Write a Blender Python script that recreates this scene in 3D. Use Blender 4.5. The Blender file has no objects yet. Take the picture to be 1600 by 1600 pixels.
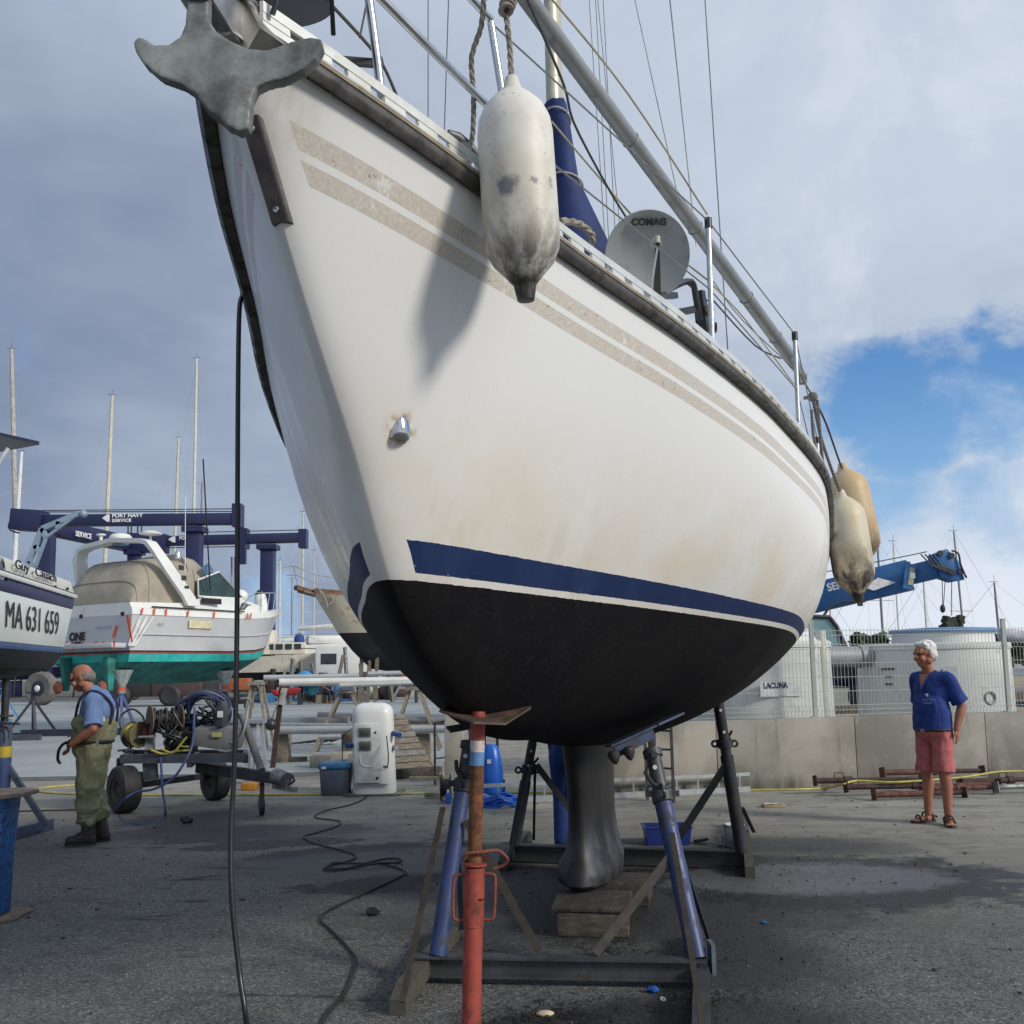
import bpy, bmesh, math, random
import numpy as np
from mathutils import Vector as V, Matrix, noise as mnoise
rad = math.radians
S = bpy.context.scene
COL = S.collection
random.seed(7)
# ------------------------------------------------------------------ camera
FOC, PPX, PPY, EYE = 1540., 800., 870., 1.55
TH, RHO = rad(6.48), rad(1.0)
cd = bpy.data.cameras.new('camera'); cam = bpy.data.objects.new('camera', cd); COL.objects.link(cam)
cd.sensor_fit = 'HORIZONTAL'; cd.sensor_width = 36.; cd.lens = 36. * FOC / 1600.
cd.shift_x = 0.; cd.shift_y = (PPY - 800.) / 1600.
cd.clip_start = .05; cd.clip_end = 3000.
cam.matrix_world = (Matrix.Translation((0, 0, EYE)) @ Matrix.Rotation(rad(90) + TH, 4, 'X') @ Matrix.Rotation(-RHO, 4, 'Z'))
S.camera = cam

def ray(px, py):
    u = (px - PPX) / FOC; v = (PPY - py) / FOC; c, s = math.cos(RHO), math.sin(RHO)
    a = u * c + v * s; b = -u * s + v * c
    return V((a, math.cos(TH) - b * math.sin(TH), math.sin(TH) + b * math.cos(TH)))
def gz(px, py, z=0.):                       # the point at height z seen at a pixel of the 1600 px photograph
    d = ray(px, py); return V((0, 0, EYE)) + d * ((z - EYE) / d.z)
def gy(px, py, y):                          # the point at distance y seen at that pixel
    d = ray(px, py); return V((0, 0, EYE)) + d * (y / d.y)
# ------------------------------------------------------------------ shader helper
class G:
    def __init__(s, nt): s.nt = nt; s.N = nt.nodes; s.L = nt.links
    def put(s, sock, v):
        if v is None: return
        if isinstance(v, bpy.types.NodeSocket): s.L.new(v, sock)
        elif isinstance(v, (tuple, list)) and len(v) == 3 and sock.type == 'RGBA': sock.default_value = (*v, 1)
        else: sock.default_value = v
    def new(s, t, **kw):
        n = s.N.new(t)
        for k, v in kw.items(): setattr(n, k, v)
        return n
    def m(s, op, a, b=None, c=None, clamp=False):
        n = s.new('ShaderNodeMath', operation=op, use_clamp=clamp)
        for i, v in enumerate((a, b, c)): s.put(n.inputs[i], v)
        return n.outputs[0]
    def add(s, a, b): return s.m('ADD', a, b)
    def mul(s, a, b): return s.m('MULTIPLY', a, b)
    def gt(s, a, b): return s.m('GREATER_THAN', a, b)
    def ss(s, x, lo, hi, a=0., b=1.):
        n = s.new('ShaderNodeMapRange', interpolation_type='SMOOTHSTEP')
        for i, v in enumerate((x, lo, hi, a, b)): s.put(n.inputs[i], v)
        return n.outputs[0]
    def mix(s, f, a, b, mode='MIX'):
        n = s.new('ShaderNodeMix', data_type='RGBA', blend_type=mode)
        s.put(n.inputs[0], f); s.put(n.inputs[6], a); s.put(n.inputs[7], b); return n.outputs[2]
    def noise(s, vec, sc, det=4., ro=.55, dist=0.):
        n = s.new('ShaderNodeTexNoise'); s.put(n.inputs['Vector'], vec)
        s.put(n.inputs['Scale'], sc); s.put(n.inputs['Detail'], det); s.put(n.inputs['Roughness'], ro); s.put(n.inputs['Distortion'], dist)
        return n.outputs['Fac']
    def vmul(s, vec, k):
        n = s.new('ShaderNodeVectorMath', operation='MULTIPLY'); s.put(n.inputs[0], vec); n.inputs[1].default_value = k; return n.outputs[0]
    def dot(s, vec, k):
        n = s.new('ShaderNodeVectorMath', operation='DOT_PRODUCT'); s.put(n.inputs[0], vec); n.inputs[1].default_value = k; return n.outputs['Value']
    def xyz(s, vec):
        n = s.new('ShaderNodeSeparateXYZ'); s.put(n.inputs[0], vec); return n.outputs
    def bump(s, h, st=.3, d=.01):
        n = s.new('ShaderNodeBump'); s.put(n.inputs['Height'], h); n.inputs['Strength'].default_value = st; n.inputs['Distance'].default_value = d; return n.outputs[0]
def mat_new(name):
    m = bpy.data.materials.new(name); m.use_nodes = True; g = G(m.node_tree)
    return m, g, g.N['Principled BSDF']
# ------------------------------------------------------------------ world, sun, exposure
SUND = V((.335, -.20, .20)).normalized()      # towards the sun (right, a little behind the camera)
w = bpy.data.worlds.new('World'); S.world = w; w.use_nodes = True
g = G(w.node_tree)
sky = g.new('ShaderNodeTexSky', sky_type='NISHITA', sun_disc=False)
sky.sun_elevation = math.asin(SUND.z); sky.sun_rotation = math.atan2(SUND.x, SUND.y)
sky.ozone_density = 3.; sky.dust_density = .6; sky.air_density = 1.3
d = g.new('ShaderNodeTexCoord').outputs['Generated']
px_, py_, pz_ = g.xyz(d)
bg1 = g.N['Background']; skc = g.mix(1., sky.outputs[0], (.62, .92, 1.30), 'MULTIPLY'); skc = g.mix(g.ss(pz_, .30, .0), skc, (3.0, 4.9, 7.6)); skc = g.mix(g.mul(g.ss(pz_, .14, .0), .6), skc, (4.6, 5.8, 7.4)); g.put(bg1.inputs[0], skc); bg1.inputs[1].default_value = .105
# clouds: planar projection of the direction on a cloud deck, so streaks flatten towards the horizon
zc = g.m('MAXIMUM', pz_, .0); inv = g.m('DIVIDE', 1., g.add(zc, .16))
cv = g.new('ShaderNodeCombineXYZ'); g.put(cv.inputs[0], g.mul(px_, inv)); g.put(cv.inputs[1], g.mul(py_, inv)); g.put(cv.inputs[2], g.mul(pz_, .6))
cvec = cv.outputs[0]
n1 = g.noise(cvec, .85, 7., .56, .25); n2 = g.noise(d, 5.5, 7., .6, .3); n3 = g.noise(g.vmul(d, (1, 1, 2.2)), 2.1, 5., .55)
def dirv(az, el): a, e = rad(az), rad(el); return (math.sin(a) * math.cos(e), math.cos(a) * math.cos(e), math.sin(e))
wn_ = g.new('ShaderNodeTexNoise'); g.put(wn_.inputs['Vector'], g.vmul(d, (1, 1, 1.8))); wn_.inputs['Scale'].default_value = 4.2; wn_.inputs['Detail'].default_value = 6.; wn_.inputs['Roughness'].default_value = .62
wa = g.new('ShaderNodeVectorMath', operation='MULTIPLY_ADD'); g.put(wa.inputs[0], wn_.outputs['Color']); wa.inputs[1].default_value = (.20, .20, .16); g.put(wa.inputs[2], d)
wb_ = g.new('ShaderNodeVectorMath', operation='SUBTRACT'); g.put(wb_.inputs[0], wa.outputs[0]); wb_.inputs[1].default_value = (.10, .10, .08); dw = g.new('ShaderNodeVectorMath', operation='NORMALIZE'); g.put(dw.inputs[0], wb_.outputs[0]); dw = dw.outputs[0]
def lobe(c, inner, outer):
    v = ray(*c).normalized() if isinstance(c[0], int) and c[0] > 360 else V(dirv(*c)); return g.ss(g.dot(dw, tuple(v)), math.cos(rad(outer)), math.cos(rad(inner)))
mxx = lambda a_, b_: g.m('MAXIMUM', a_, b_)
gap = mxx(mxx(lobe((1400, 640), .5, 6.), lobe((1545, 640), .5, 5.2)), mxx(lobe((1690, 640), 1., 6.5), g.mul(lobe((1560, 800), .3, 5.), .85)))
gap = mxx(gap, mxx(g.mul(lobe((1400, 800), .3, 4.5), .7), g.mul(lobe((412, 940), .3, 4.), .6)))
gap = mxx(gap, mxx(g.mul(lobe((75., 16.), 6, 24), .8), g.mul(lobe((-110., 24.), 8, 26), .6)))
cov = g.add(g.mul(g.add(n2, -.5), 3.0), g.mul(g.add(n1, -.5), .9))
cover = g.ss(g.add(cov, g.mul(g.add(gap, -.5), -1.5)), -.60, .46)
lo = g.ss(pz_, .02, .12)
light = g.add(g.add(g.mul(px_, .75), g.mul(g.add(py_, -.93), -.30)), g.mul(g.add(n3, -.5), 1.3)); light = g.add(light, g.mul(g.add(n1, -.5), .9)); light = g.add(light, g.mul(g.m('SUBTRACT', pz_, .28), .45))
ccol = g.mix(g.ss(light, -.55, .48), (.175, .218, .315), (.47, .53, .615))
ccol = g.mix(g.mul(g.ss(n2, .47, .72), g.mul(g.ss(px_, .0, .35), .85)), ccol, (.60, .645, .71)); ccol = g.mix(g.mul(g.ss(pz_, .22, .05), g.ss(px_, .1, .35)), ccol, (.62, .67, .74))
ccol = g.mix(g.mul(g.ss(n3, .45, .65), .25), ccol, (.27, .33, .44))
bg2 = g.new('ShaderNodeBackground'); g.put(bg2.inputs[0], ccol); bg2.inputs[1].default_value = 1.2
mx = g.new('ShaderNodeMixShader'); g.put(mx.inputs[0], g.mul(cover, .97)); g.L.new(bg1.outputs[0], mx.inputs[1]); g.L.new(bg2.outputs[0], mx.inputs[2])
g.L.new(mx.outputs[0], g.N['World Output'].inputs[0])
sd = bpy.data.lights.new('sun', 'SUN'); sd.energy = 2.6; sd.angle = rad(11); sd.color = (1., .935, .845)
so = bpy.data.objects.new('sun', sd); COL.objects.link(so); so.location = (20, -12, 14)
so.rotation_euler = (-SUND).to_track_quat('-Z', 'Y').to_euler()
vs = S.view_settings; S.display_settings.display_device = 'sRGB'
vs.view_transform = 'Standard'; vs.look = 'None'; vs.exposure = .06; vs.gamma = 1.; vs.use_curve_mapping = False
# ------------------------------------------------------------------ object helpers
ORI = {}
def link(o): COL.objects.link(o); return o
def tag(o, label=None, cat=None, group=None, kind=None):
    if label: o['label'] = label
    if cat: o['category'] = cat
    if group: o['group'] = group
    if kind: o['kind'] = kind
    return o
def thing(name, label, cat, loc=(0, 0, 0), group=None):
    o = link(bpy.data.objects.new(name, None)); o.location = loc; o.empty_display_size = .2
    ORI[o.name] = V(loc); return tag(o, label, cat, group)
def frame(d, up=(0, 0, 1)):
    d = V(d).normalized(); up = V(up)
    if abs(d.dot(up.normalized())) > .995: up = V((1, 0, 0)) if abs(d.x) < .9 else V((0, 1, 0))
    s = d.cross(up).normalized(); return d, s, s.cross(d)
class MB:
    def __init__(s): s.v = []; s.f = []; s.X = None
    def _a(s, vs, fs):
        b = len(s.v)
        s.v += [(s.X @ V(v)) if s.X else V(v) for v in vs]; s.f += [tuple(b + i for i in f) for f in fs]; return s
    def box(s, c, sz, rot=None):
        c = V(c); h = V(sz) / 2; vs = [V((x * h.x, y * h.y, z * h.z)) for x in (-1, 1) for y in (-1, 1) for z in (-1, 1)]
        if rot: vs = [rot @ v for v in vs]
        return s._a([c + v for v in vs], [(0, 1, 3, 2), (4, 6, 7, 5), (0, 4, 5, 1), (2, 3, 7, 6), (0, 2, 6, 4), (1, 5, 7, 3)])
    def beam(s, p, q, w_, h, up=(0, 0, 1), w2=None, h2=None):
        p, q = V(p), V(q); d, a, b = frame(q - p, up); w2 = w_ if w2 is None else w2; h2 = h if h2 is None else h2
        vs = [p + a * x * w_ / 2 + b * z * h / 2 for x, z in ((-1, -1), (1, -1), (1, 1), (-1, 1))] + [q + a * x * w2 / 2 + b * z * h2 / 2 for x, z in ((-1, -1), (1, -1), (1, 1), (-1, 1))]
        return s._a(vs, [(3, 2, 1, 0), (4, 5, 6, 7), (0, 1, 5, 4), (1, 2, 6, 5), (2, 3, 7, 6), (3, 0, 4, 7)])
    def ibeam(s, p, q, w_, h, t=.012, up=(0, 0, 1)):
        p, q = V(p), V(q); d, a, b = frame(q - p, up)
        s.beam(p + b * (h / 2 - t / 2), q + b * (h / 2 - t / 2), w_, t, up); s.beam(p - b * (h / 2 - t / 2), q - b * (h / 2 - t / 2), w_, t, up)
        return s.beam(p, q, t, h - 2 * t, up)
    def rings(s, rs, cap=True, closed=True):
        n = len(rs[0]); vs = [v for r in rs for v in r]; fs = []
        for i in range(len(rs) - 1):
            for j in range(n if closed else n - 1):
                k = (j + 1) % n; fs.append((i * n + j, i * n + k, (i + 1) * n + k, (i + 1) * n + j))
        if cap: fs.append(tuple(range(n - 1, -1, -1))); b = (len(rs) - 1) * n; fs.append(tuple(range(b, b + n)))
        return s._a(vs, fs)
    def tube(s, pts, r, n=8, cap=True, loop=False):
        pts = [V(p) for p in pts]
        if loop: pts = pts + [pts[0]]
        R_ = r if isinstance(r, (list, tuple)) else [r] * len(pts)
        rs = []; a = None
        for i, p in enumerate(pts):
            t = (pts[min(i + 1, len(pts) - 1)] - pts[max(i - 1, 0)])
            if loop and i in (0, len(pts) - 1): t = pts[1] - pts[-2]
            if t.length < 1e-9: t = V((0, 0, 1))
            t.normalize()
            if a is None: _, a, _ = frame(t)
            a = (a - t * a.dot(t))
            if a.length < 1e-6: _, a, _ = frame(t)
            a.normalize(); b = t.cross(a)
            rs.append([p + (a * math.cos(2 * math.pi * k / n) + b * math.sin(2 * math.pi * k / n)) * R_[i] for k in range(n)])
        return s.rings(rs, cap and not loop)
    def cyl(s, p, q, r, r2=None, n=12): return s.tube([p, q], [r, r if r2 is None else r2], n)
    def lathe(s, prof, o=(0, 0, 0), ax=(0, 0, 1), n=20, flat=1., cap=True):
        o = V(o); d, a, b = frame(ax)
        return s.rings([[o + d * z + (a * math.cos(2 * math.pi * k / n) + b * flat * math.sin(2 * math.pi * k / n)) * max(r, 1e-4) for k in range(n)] for r, z in prof], cap)
    def sph(s, c, r, n=10, sc=(1, 1, 1)):
        c = V(c); m_ = n // 2 + 1
        return s.rings([[c + V((sc[0] * r * math.sin(t) * math.cos(2 * math.pi * k / n), sc[1] * r * math.sin(t) * math.sin(2 * math.pi * k / n), sc[2] * r * math.cos(t))) for k in range(n)] for t in [max(.02, min(math.pi - .02, math.pi * i / m_)) for i in range(m_ + 1)]])
    def poly(s, pts, thick):                       # closed outline, extruded by the vector thick
        pts = [V(p) for p in pts]; n = len(pts); t = V(thick)
        return s._a(pts + [p + t for p in pts], [tuple(range(n - 1, -1, -1)), tuple(range(n, 2 * n))] + [(i, (i + 1) % n, n + (i + 1) % n, n + i) for i in range(n)])
    def quad(s, *p): return s._a(p, [tuple(range(len(p)))])
    def torus(s, c, ax, R_, r, n=20, k=8):
        d, a, b = frame(ax); c = V(c)
        return s.tube([c + (a * math.cos(2 * math.pi * i / n) + b * math.sin(2 * math.pi * i / n)) * R_ for i in range(n)], r, k, loop=True)
    def cap(s, p, q, r1, r2=None, n=12):            # capsule for bodies
        p, q = V(p), V(q); r2 = r1 if r2 is None else r2; d = (q - p)
        if d.length < 1e-6: return s.sph(p, r1, n)
        d.normalize(); pts = []; R_ = []
        for t in (-.98, -.8, -.45): pts.append(p + d * t * r1); R_.append(r1 * math.sqrt(1 - t * t))
        pts.append(p); R_.append(r1); pts.append(q); R_.append(r2)
        for t in (.45, .8, .98): pts.append(q + d * t * r2); R_.append(r2 * math.sqrt(1 - t * t))
        return s.tube(pts, R_, n)
    def ell(s, c, r, rot=None, n=16):
        c = V(c); m_ = 10; rs = []
        for i in range(m_ + 1):
            t = max(.03, min(math.pi - .03, math.pi * i / m_)); ring = []
            for k in range(n):
                v = V((r[0] * math.sin(t) * math.cos(2 * math.pi * k / n), r[1] * math.sin(t) * math.sin(2 * math.pi * k / n), r[2] * math.cos(t)))
                ring.append(c + (rot @ v if rot else v))
            rs.append(ring)
        return s.rings(rs)
    def build(s, name, mat, par=None, smooth=40, bevel=0., remesh=0., sm_it=0, fn=None, folds=None):
        o0 = ORI.get(par.name, V((0, 0, 0))) if par else V((0, 0, 0))
        me = bpy.data.meshes.new(name); me.from_pydata([tuple(v) for v in s.v], [], s.f)
        bm = bmesh.new(); bm.from_mesh(me); bmesh.ops.recalc_face_normals(bm, faces=bm.faces); bm.to_mesh(me); bm.free()
        o = link(bpy.data.objects.new(name, me))
        if remesh or bevel:
            if remesh:
                md = o.modifiers.new('r', 'REMESH'); md.mode = 'VOXEL'; md.voxel_size = remesh
                if sm_it: md = o.modifiers.new('s', 'SMOOTH'); md.iterations = sm_it; md.factor = .5
            if bevel:
                md = o.modifiers.new('b', 'BEVEL'); md.width = bevel; md.segments = 2; md.limit_method = 'ANGLE'; md.angle_limit = rad(35)
            dg = bpy.context.evaluated_depsgraph_get(); dg.update()
            me2 = bpy.data.meshes.new_from_object(o.evaluated_get(dg)); o.modifiers.clear(); o.data = me2; bpy.data.meshes.remove(me); me = me2; me.name = name
        n = len(me.vertices); co = np.empty(n * 3, np.float32); me.vertices.foreach_get('co', co); co = co.reshape(-1, 3)
        if fn: co = fn(co)
        if folds:                                    # cloth folds: (depth, frequency, vertical stretch)
            am, fq, vz = folds; nr_ = np.empty(n * 3, np.float32); me.vertices.foreach_get('normal', nr_); nr_ = nr_.reshape(-1, 3)
            dv = np.array([ (1 - abs(mnoise.noise(V((c_[0] * fq + c_[2] * fq * .35, c_[1] * fq, c_[2] * fq * vz + 3.1))))*2.2) + .5 * mnoise.noise(V((c_[0] * fq * 2.3, c_[1] * fq * 2.3 - c_[2] * fq, c_[2] * fq * vz * 2.1))) for c_ in co], np.float32)
            co = co + nr_ * (dv[:, None] * am - am * .3)
        co = (co - np.array(o0, np.float32)).astype(np.float32); me.vertices.foreach_set('co', co.ravel())
        if smooth:
            me.polygons.foreach_set('use_smooth', [True] * len(me.polygons))
            if smooth < 180: me.set_sharp_from_angle(angle=rad(smooth))
        me.update()
        if mat: me.materials.clear(); me.materials.append(mat)
        if par: o.parent = par; ORI[o.name] = o0
        else:
            # the origin goes to the middle of the base
            lo = co.min(0); hi = co.max(0); c = np.array([(lo[0] + hi[0]) / 2, (lo[1] + hi[1]) / 2, lo[2]], np.float32)
            me.vertices.foreach_set('co', (co - c).astype(np.float32).ravel()); me.update(); o.location = V(c.tolist()); ORI[o.name] = V(c.tolist())
        return o
def part(o, label=None, kind=None):
    if label: o['label'] = label
    if kind: o['kind'] = kind
    return o
def text(s, size, mtx, mat, par, name='lettering', sx=1., ext=.002, align='LEFT', sp=1., off=0., fit=None):
    c = bpy.data.curves.new(name, 'FONT'); c.body = s; c.size = size; c.extrude = ext; c.align_x = align; c.align_y = 'CENTER'; c.space_character = sp; c.offset = off
    t = link(bpy.data.objects.new(name, c)); dg = bpy.context.evaluated_depsgraph_get(); dg.update()
    me = bpy.data.meshes.new_from_object(t.evaluated_get(dg)); bpy.data.objects.remove(t); bpy.data.curves.remove(c)
    o = link(bpy.data.objects.new(name, me)); o0 = ORI.get(par.name, V((0, 0, 0)))
    if fit: xs_ = [v.co.x for v in me.vertices]; sx = fit / (max(xs_) - min(xs_))
    me.transform(Matrix.Translation(-o0) @ mtx @ Matrix.Diagonal((sx, 1, 1, 1))); me.materials.clear(); me.materials.append(mat); o.parent = par; ORI[o.name] = o0
    return o
def basis(o, x, y):                                  # matrix: local x along x, local y along y (made square), z out
    x = V(x).normalized(); y = V(y); z = x.cross(y).normalized(); y = z.cross(x)
    m = Matrix.Identity(4)
    for i in range(3): m[i][0] = x[i]; m[i][1] = y[i]; m[i][2] = z[i]; m[i][3] = o[i]
    return m
def copy_tree(o, par=None):
    c = o.copy(); COL.objects.link(c); c.parent = par
    for ch in list(o.children): copy_tree(ch, c)
    return c
def smooth_path(pts, k=6):
    pts = [V(p) for p in pts]; out = []
    for i in range(len(pts) - 1):
        p0, p1, p2, p3 = pts[max(i - 1, 0)], pts[i], pts[i + 1], pts[min(i + 2, len(pts) - 1)]
        for j in range(k):
            t = j / k; out.append(.5 * ((2 * p1) + (p2 - p0) * t + (2 * p0 - 5 * p1 + 4 * p2 - p3) * t * t + (3 * p1 - p0 - 3 * p2 + p3) * t ** 3))
    return out + [pts[-1]]
# ------------------------------------------------------------------ materials
MATS = {}
def M(key, col=None, rough=.55, metal=0., var=.18, vs=6., dirt=None, da=.5, ds=9., bump=.0, bs=60., tr=0., stretch=(1, 1, 1), spec=.5, coat=0.):
    if key in MATS: return MATS[key]
    m, g, b = mat_new(key); vec = g.new('ShaderNodeTexCoord').outputs['Object']
    if stretch != (1, 1, 1): vec = g.vmul(vec, stretch)
    n = g.noise(vec, vs, 5., .6); f = g.ss(n, .3, .7, 1 - var, 1 + var)
    cm = g.new('ShaderNodeMix', data_type='RGBA', blend_type='MULTIPLY'); g.put(cm.inputs[0], 1.); g.put(cm.inputs[6], col); cc = g.new('ShaderNodeCombineColor')
    for i in range(3): g.put(cc.inputs[i], f)
    g.put(cm.inputs[7], cc.outputs[0]); c = cm.outputs[2]; r = rough
    if dirt:
        dn = g.noise(vec, ds, 8., .68, .2); df = g.ss(dn, .62 - .3 * da, .72 - .16 * da); df = g.mul(df, min(1., .55 + .5 * da)); c = g.mix(df, c, dirt); r = g.add(g.mul(df, .9 - rough), rough)
        if metal: g.put(b.inputs['Metallic'], g.mul(g.m('SUBTRACT', 1., df), metal))
    elif metal: g.put(b.inputs['Metallic'], metal)
    g.put(b.inputs['Base Color'], c); g.put(b.inputs['Roughness'], r); g.put(b.inputs['Specular IOR Level'], spec)
    if coat: g.put(b.inputs['Coat Weight'], coat); g.put(b.inputs['Coat Roughness'], .08)
    if tr: g.put(b.inputs['Transmission Weight'], tr)
    if bump: g.put(b.inputs['Normal'], g.bump(g.noise(vec, bs, 4., .6), bump, .01))
    MATS[key] = m; return m
steel = M('stainless steel', (.62, .62, .60), .22, 1., .1, 14)
alu = M('aluminium', (.55, .57, .58), .38, .9, .12, 12, (.25, .25, .24), .25)
aluw = M('painted aluminium', (.55, .56, .54), .4, .2, .08, 5)
galv = M('galvanised iron', (.25, .265, .25), .5, .45, .22, 18, (.085, .085, .085), .6, 6, .12, 90)
black = M('black plastic', (.018, .019, .022), .42, 0, .2, 10)
rubber = M('black rubber', (.022, .022, .024), .62, 0, .3, 14, (.07, .065, .06), .35, 20)
white = M('white gelcoat', (.72, .72, .68), .3, 0, .05, 2, (.5, .47, .4), .15, 4)
cream = M('cream gelcoat', (.66, .62, .51), .4, 0, .08, 2, (.35, .3, .22), .25, 5)
greyp = M('grey paint', (.25, .26, .27), .5, 0, .12, 5)
navy = M('navy paint', (.018, .024, .085), .4, 0, .15, 3)
rope = M('rope', (.33, .30, .25), .9, 0, .3, 60, (.16, .14, .11), .4, 40, .5, 180)
ropeg = M('grey rope', (.17, .16, .145), .9, 0, .3, 60, None, .4, 40, .5, 180)
wire = M('wire rope', (.24, .24, .23), .45, .6, .15, 30)
dwire = M('dark cord', (.04, .04, .045), .7)
wood = M('weathered timber', (.17, .14, .105), .85, 0, .35, 9, (.07, .06, .05), .4, 20, .4, 60, stretch=(1, 1, 4))
woodd = M('dark wet timber', (.060, .050, .042), .75, 0, .4, 9, (.02, .02, .02), .6, 8, .4, 60)
rust = M('rusty steel', (.115, .055, .032), .8, .1, .4, 14, (.05, .028, .022), .6, 12, .35, 90)
rustbr = M('dark rusty steel', (.055, .028, .026), .75, .1, .35, 14, (.03, .018, .018), .5, 12, .35, 90)
glass = M('tinted glass', (.05, .10, .10), .06, 0, .1, 2, spec=.8)
dglass = M('dark glass', (.012, .014, .018), .08, 0, .1, 2, spec=.8)
ink = M('black lettering', (.012, .012, .014), .5)
winkl = M('white lettering', (.75, .75, .74), .5)
# ------------------------------------------------------------------ ground
def blobmask(g, P, c, rx, ry, soft, nz, amt, rot=0.):
    x, y, z = g.xyz(P); x = g.add(x, -c[0]); y = g.add(y, -c[1]); ca, sa = math.cos(rot), math.sin(rot)
    xr = g.mul(g.add(g.mul(x, ca), g.mul(y, sa)), 1 / rx); yr = g.mul(g.add(g.mul(x, -sa), g.mul(y, ca)), 1 / ry)
    r = g.m('SQRT', g.add(g.mul(xr, xr), g.mul(yr, yr))); r = g.add(r, g.mul(g.add(nz, -.5), amt))
    return g.ss(r, 1 - soft, 1 + soft, 1., 0.)
m, g, b = mat_new('asphalt'); P = g.new('ShaderNodeTexCoord').outputs['Object']
X, Y, Z = g.xyz(P)
nb = g.noise(P, .55, 6., .62, .4); nm = g.noise(P, 3.2, 6., .65, .3); nf = g.noise(P, 75., 3., .7); nst = g.noise(g.vmul(P, (.6, 2.2, 1)), 1.7, 6., .65, .6)
vor = g.new('ShaderNodeTexVoronoi'); g.put(vor.inputs['Vector'], P); vor.inputs['Scale'].default_value = 95.
agg = vor.outputs['Color']; ag = g.xyz(agg)[0]
near_c = g.mix(g.ss(ag, .1, .95), (.058, .059, .058), (.182, .182, .174))
near_c = g.mix(g.ss(nf, .45, .75), near_c, (.135, .135, .128)); near_c = g.mix(g.ss(ag, .968, .99), near_c, (.30, .30, .29))
far_c = g.mix(g.ss(nst, .3, .7), (.215, .205, .178), (.335, .320, .275))
far_c = g.mix(g.mul(g.ss(ag, .6, .95), .3), far_c, (.11, .11, .105))
yy = g.add(g.add(Y, g.mul(g.add(nb, -.5), 6.)), g.mul(X, .34))
fx = g.ss(yy, 6.0, 12.4)
c = g.mix(fx, near_c, far_c)
c = g.mix(g.mul(g.ss(nm, .5, .72), .42), c, (.034, .034, .036))
c = g.mix(g.mul(g.ss(nb, .52, .68), .32), c, (.055, .055, .056))
c = g.mix(g.mul(g.ss(nst, .58, .70), g.ss(yy, 12.5, 8.)), c, (.022, .022, .024))
wet = None
for (cx, cy), rx, ry, ro, so in (((.75, 6.9), 1.5, 1.3, .2, .35), ((2.35, 8.7), .9, .45, -.2, .4), ((-3.2, 11.1), 1.1, .55, .5, .3), ((-2.7, 9.9), 1.3, .5, 0., .3), ((.6, 4.4), 1.0, .45, .1, .35), ((-1.0, 8.3), 1.4, .55, .1, .4), ((-3.3, 10.2), .5, .9, .2, .3), ((1.15, 5.6), .5, .9, 0, .5)):
    k = blobmask(g, P, (cx, cy), rx, ry, so, nm, 1.25, ro); wet = k if wet is None else g.m('MAXIMUM', wet, k)
c = g.mix(g.mul(wet, .80), c, (.017, .017, .019))
for (qx, qy), rx, ry in (((345, 1272), .42, .22), ((372, 1296), .5, .26), ((420, 1318), .75, .30), ((330, 1312), .5, .16), ((455, 1300), .8, .30), ((560, 1330), 1.0, .32), ((640, 1380), .8, .35)):
    q_ = gz(qx, qy); c = g.mix(g.mul(blobmask(g, P, (q_.x, q_.y), rx, ry, .14, nm, 2.2, .25), .72), c, (.026, .026, .029))
# black paint spots and scrapings where the hull was washed down
sp = g.noise(P, 22., 5., .75); sm = blobmask(g, P, (.9, 6.6), 2.3, 2.3, .5, nb, .7)
c = g.mix(g.mul(g.ss(sp, .59, .66), g.mul(sm, .9)), c, (.010, .010, .011))
pc = gz(1290, 1374); pw = g.noise(P, 2.6, 7., .72, .2)
rim = blobmask(g, P, (pc.x, pc.y), 1.38, .92, .14, pw, 1.6); pud = blobmask(g, P, (pc.x - .12, pc.y + .06), 1.02, .52, .17, pw, 1.5)
spk = g.ss(g.noise(P, 24., 5., .75), .60, .66)
c = g.mix(g.mul(rim, .97), c, g.mix(g.ss(g.noise(P, 14., 5., .7), .42, .62), (.012, .012, .013), (.026, .026, .027)))
c = g.mix(pud, c, g.mix(spk, (.105, .108, .118), (.012, .012, .013)))  # pale grey middle: the puddle's sky reflection, put into the base colour
ws = g.noise(P, 9., 6., .8, .4); c = g.mix(g.mul(g.ss(ws, .64, .74), .45), c, (.23, .23, .22)); dk = g.noise(g.vmul(P, (1, 2, 1)), 5.5, 6., .75, .5); c = g.mix(g.mul(g.ss(dk, .60, .68), .6), c, (.022, .022, .024))
g.put(b.inputs['Base Color'], c); rg_ = g.ss(wet, 0., 1., .93, .55); rg_ = g.mix(rim, rg_, (.5, .5, .5)); g.put(b.inputs['Roughness'], g.mix(g.mul(pud, g.ss(pw, .40, .6)), rg_, (.30, .30, .30))); b.inputs['Specular IOR Level'].default_value = .35
bh = g.add(g.mul(ag, .6), g.mul(nf, 1.)); bh = g.add(bh, g.mul(nm, 1.6)); g.put(b.inputs['Normal'], g.bump(bh, .42, .012))
asph = m
def sheet(name, pts, mat, z, n=None):
    return tag(MB().quad(*[(p[0], p[1], z) for p in pts]).build(name, mat), kind='structure')
gr = MB(); gr.quad((-900, -60, 0), (900, -60, 0), (900, 1400, 0), (-900, 1400, 0))
go = gr.build('ground', asph); go.data.transform(Matrix.Translation(go.location)); go.location = (0, 0, 0); tag(go, kind='structure')
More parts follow.
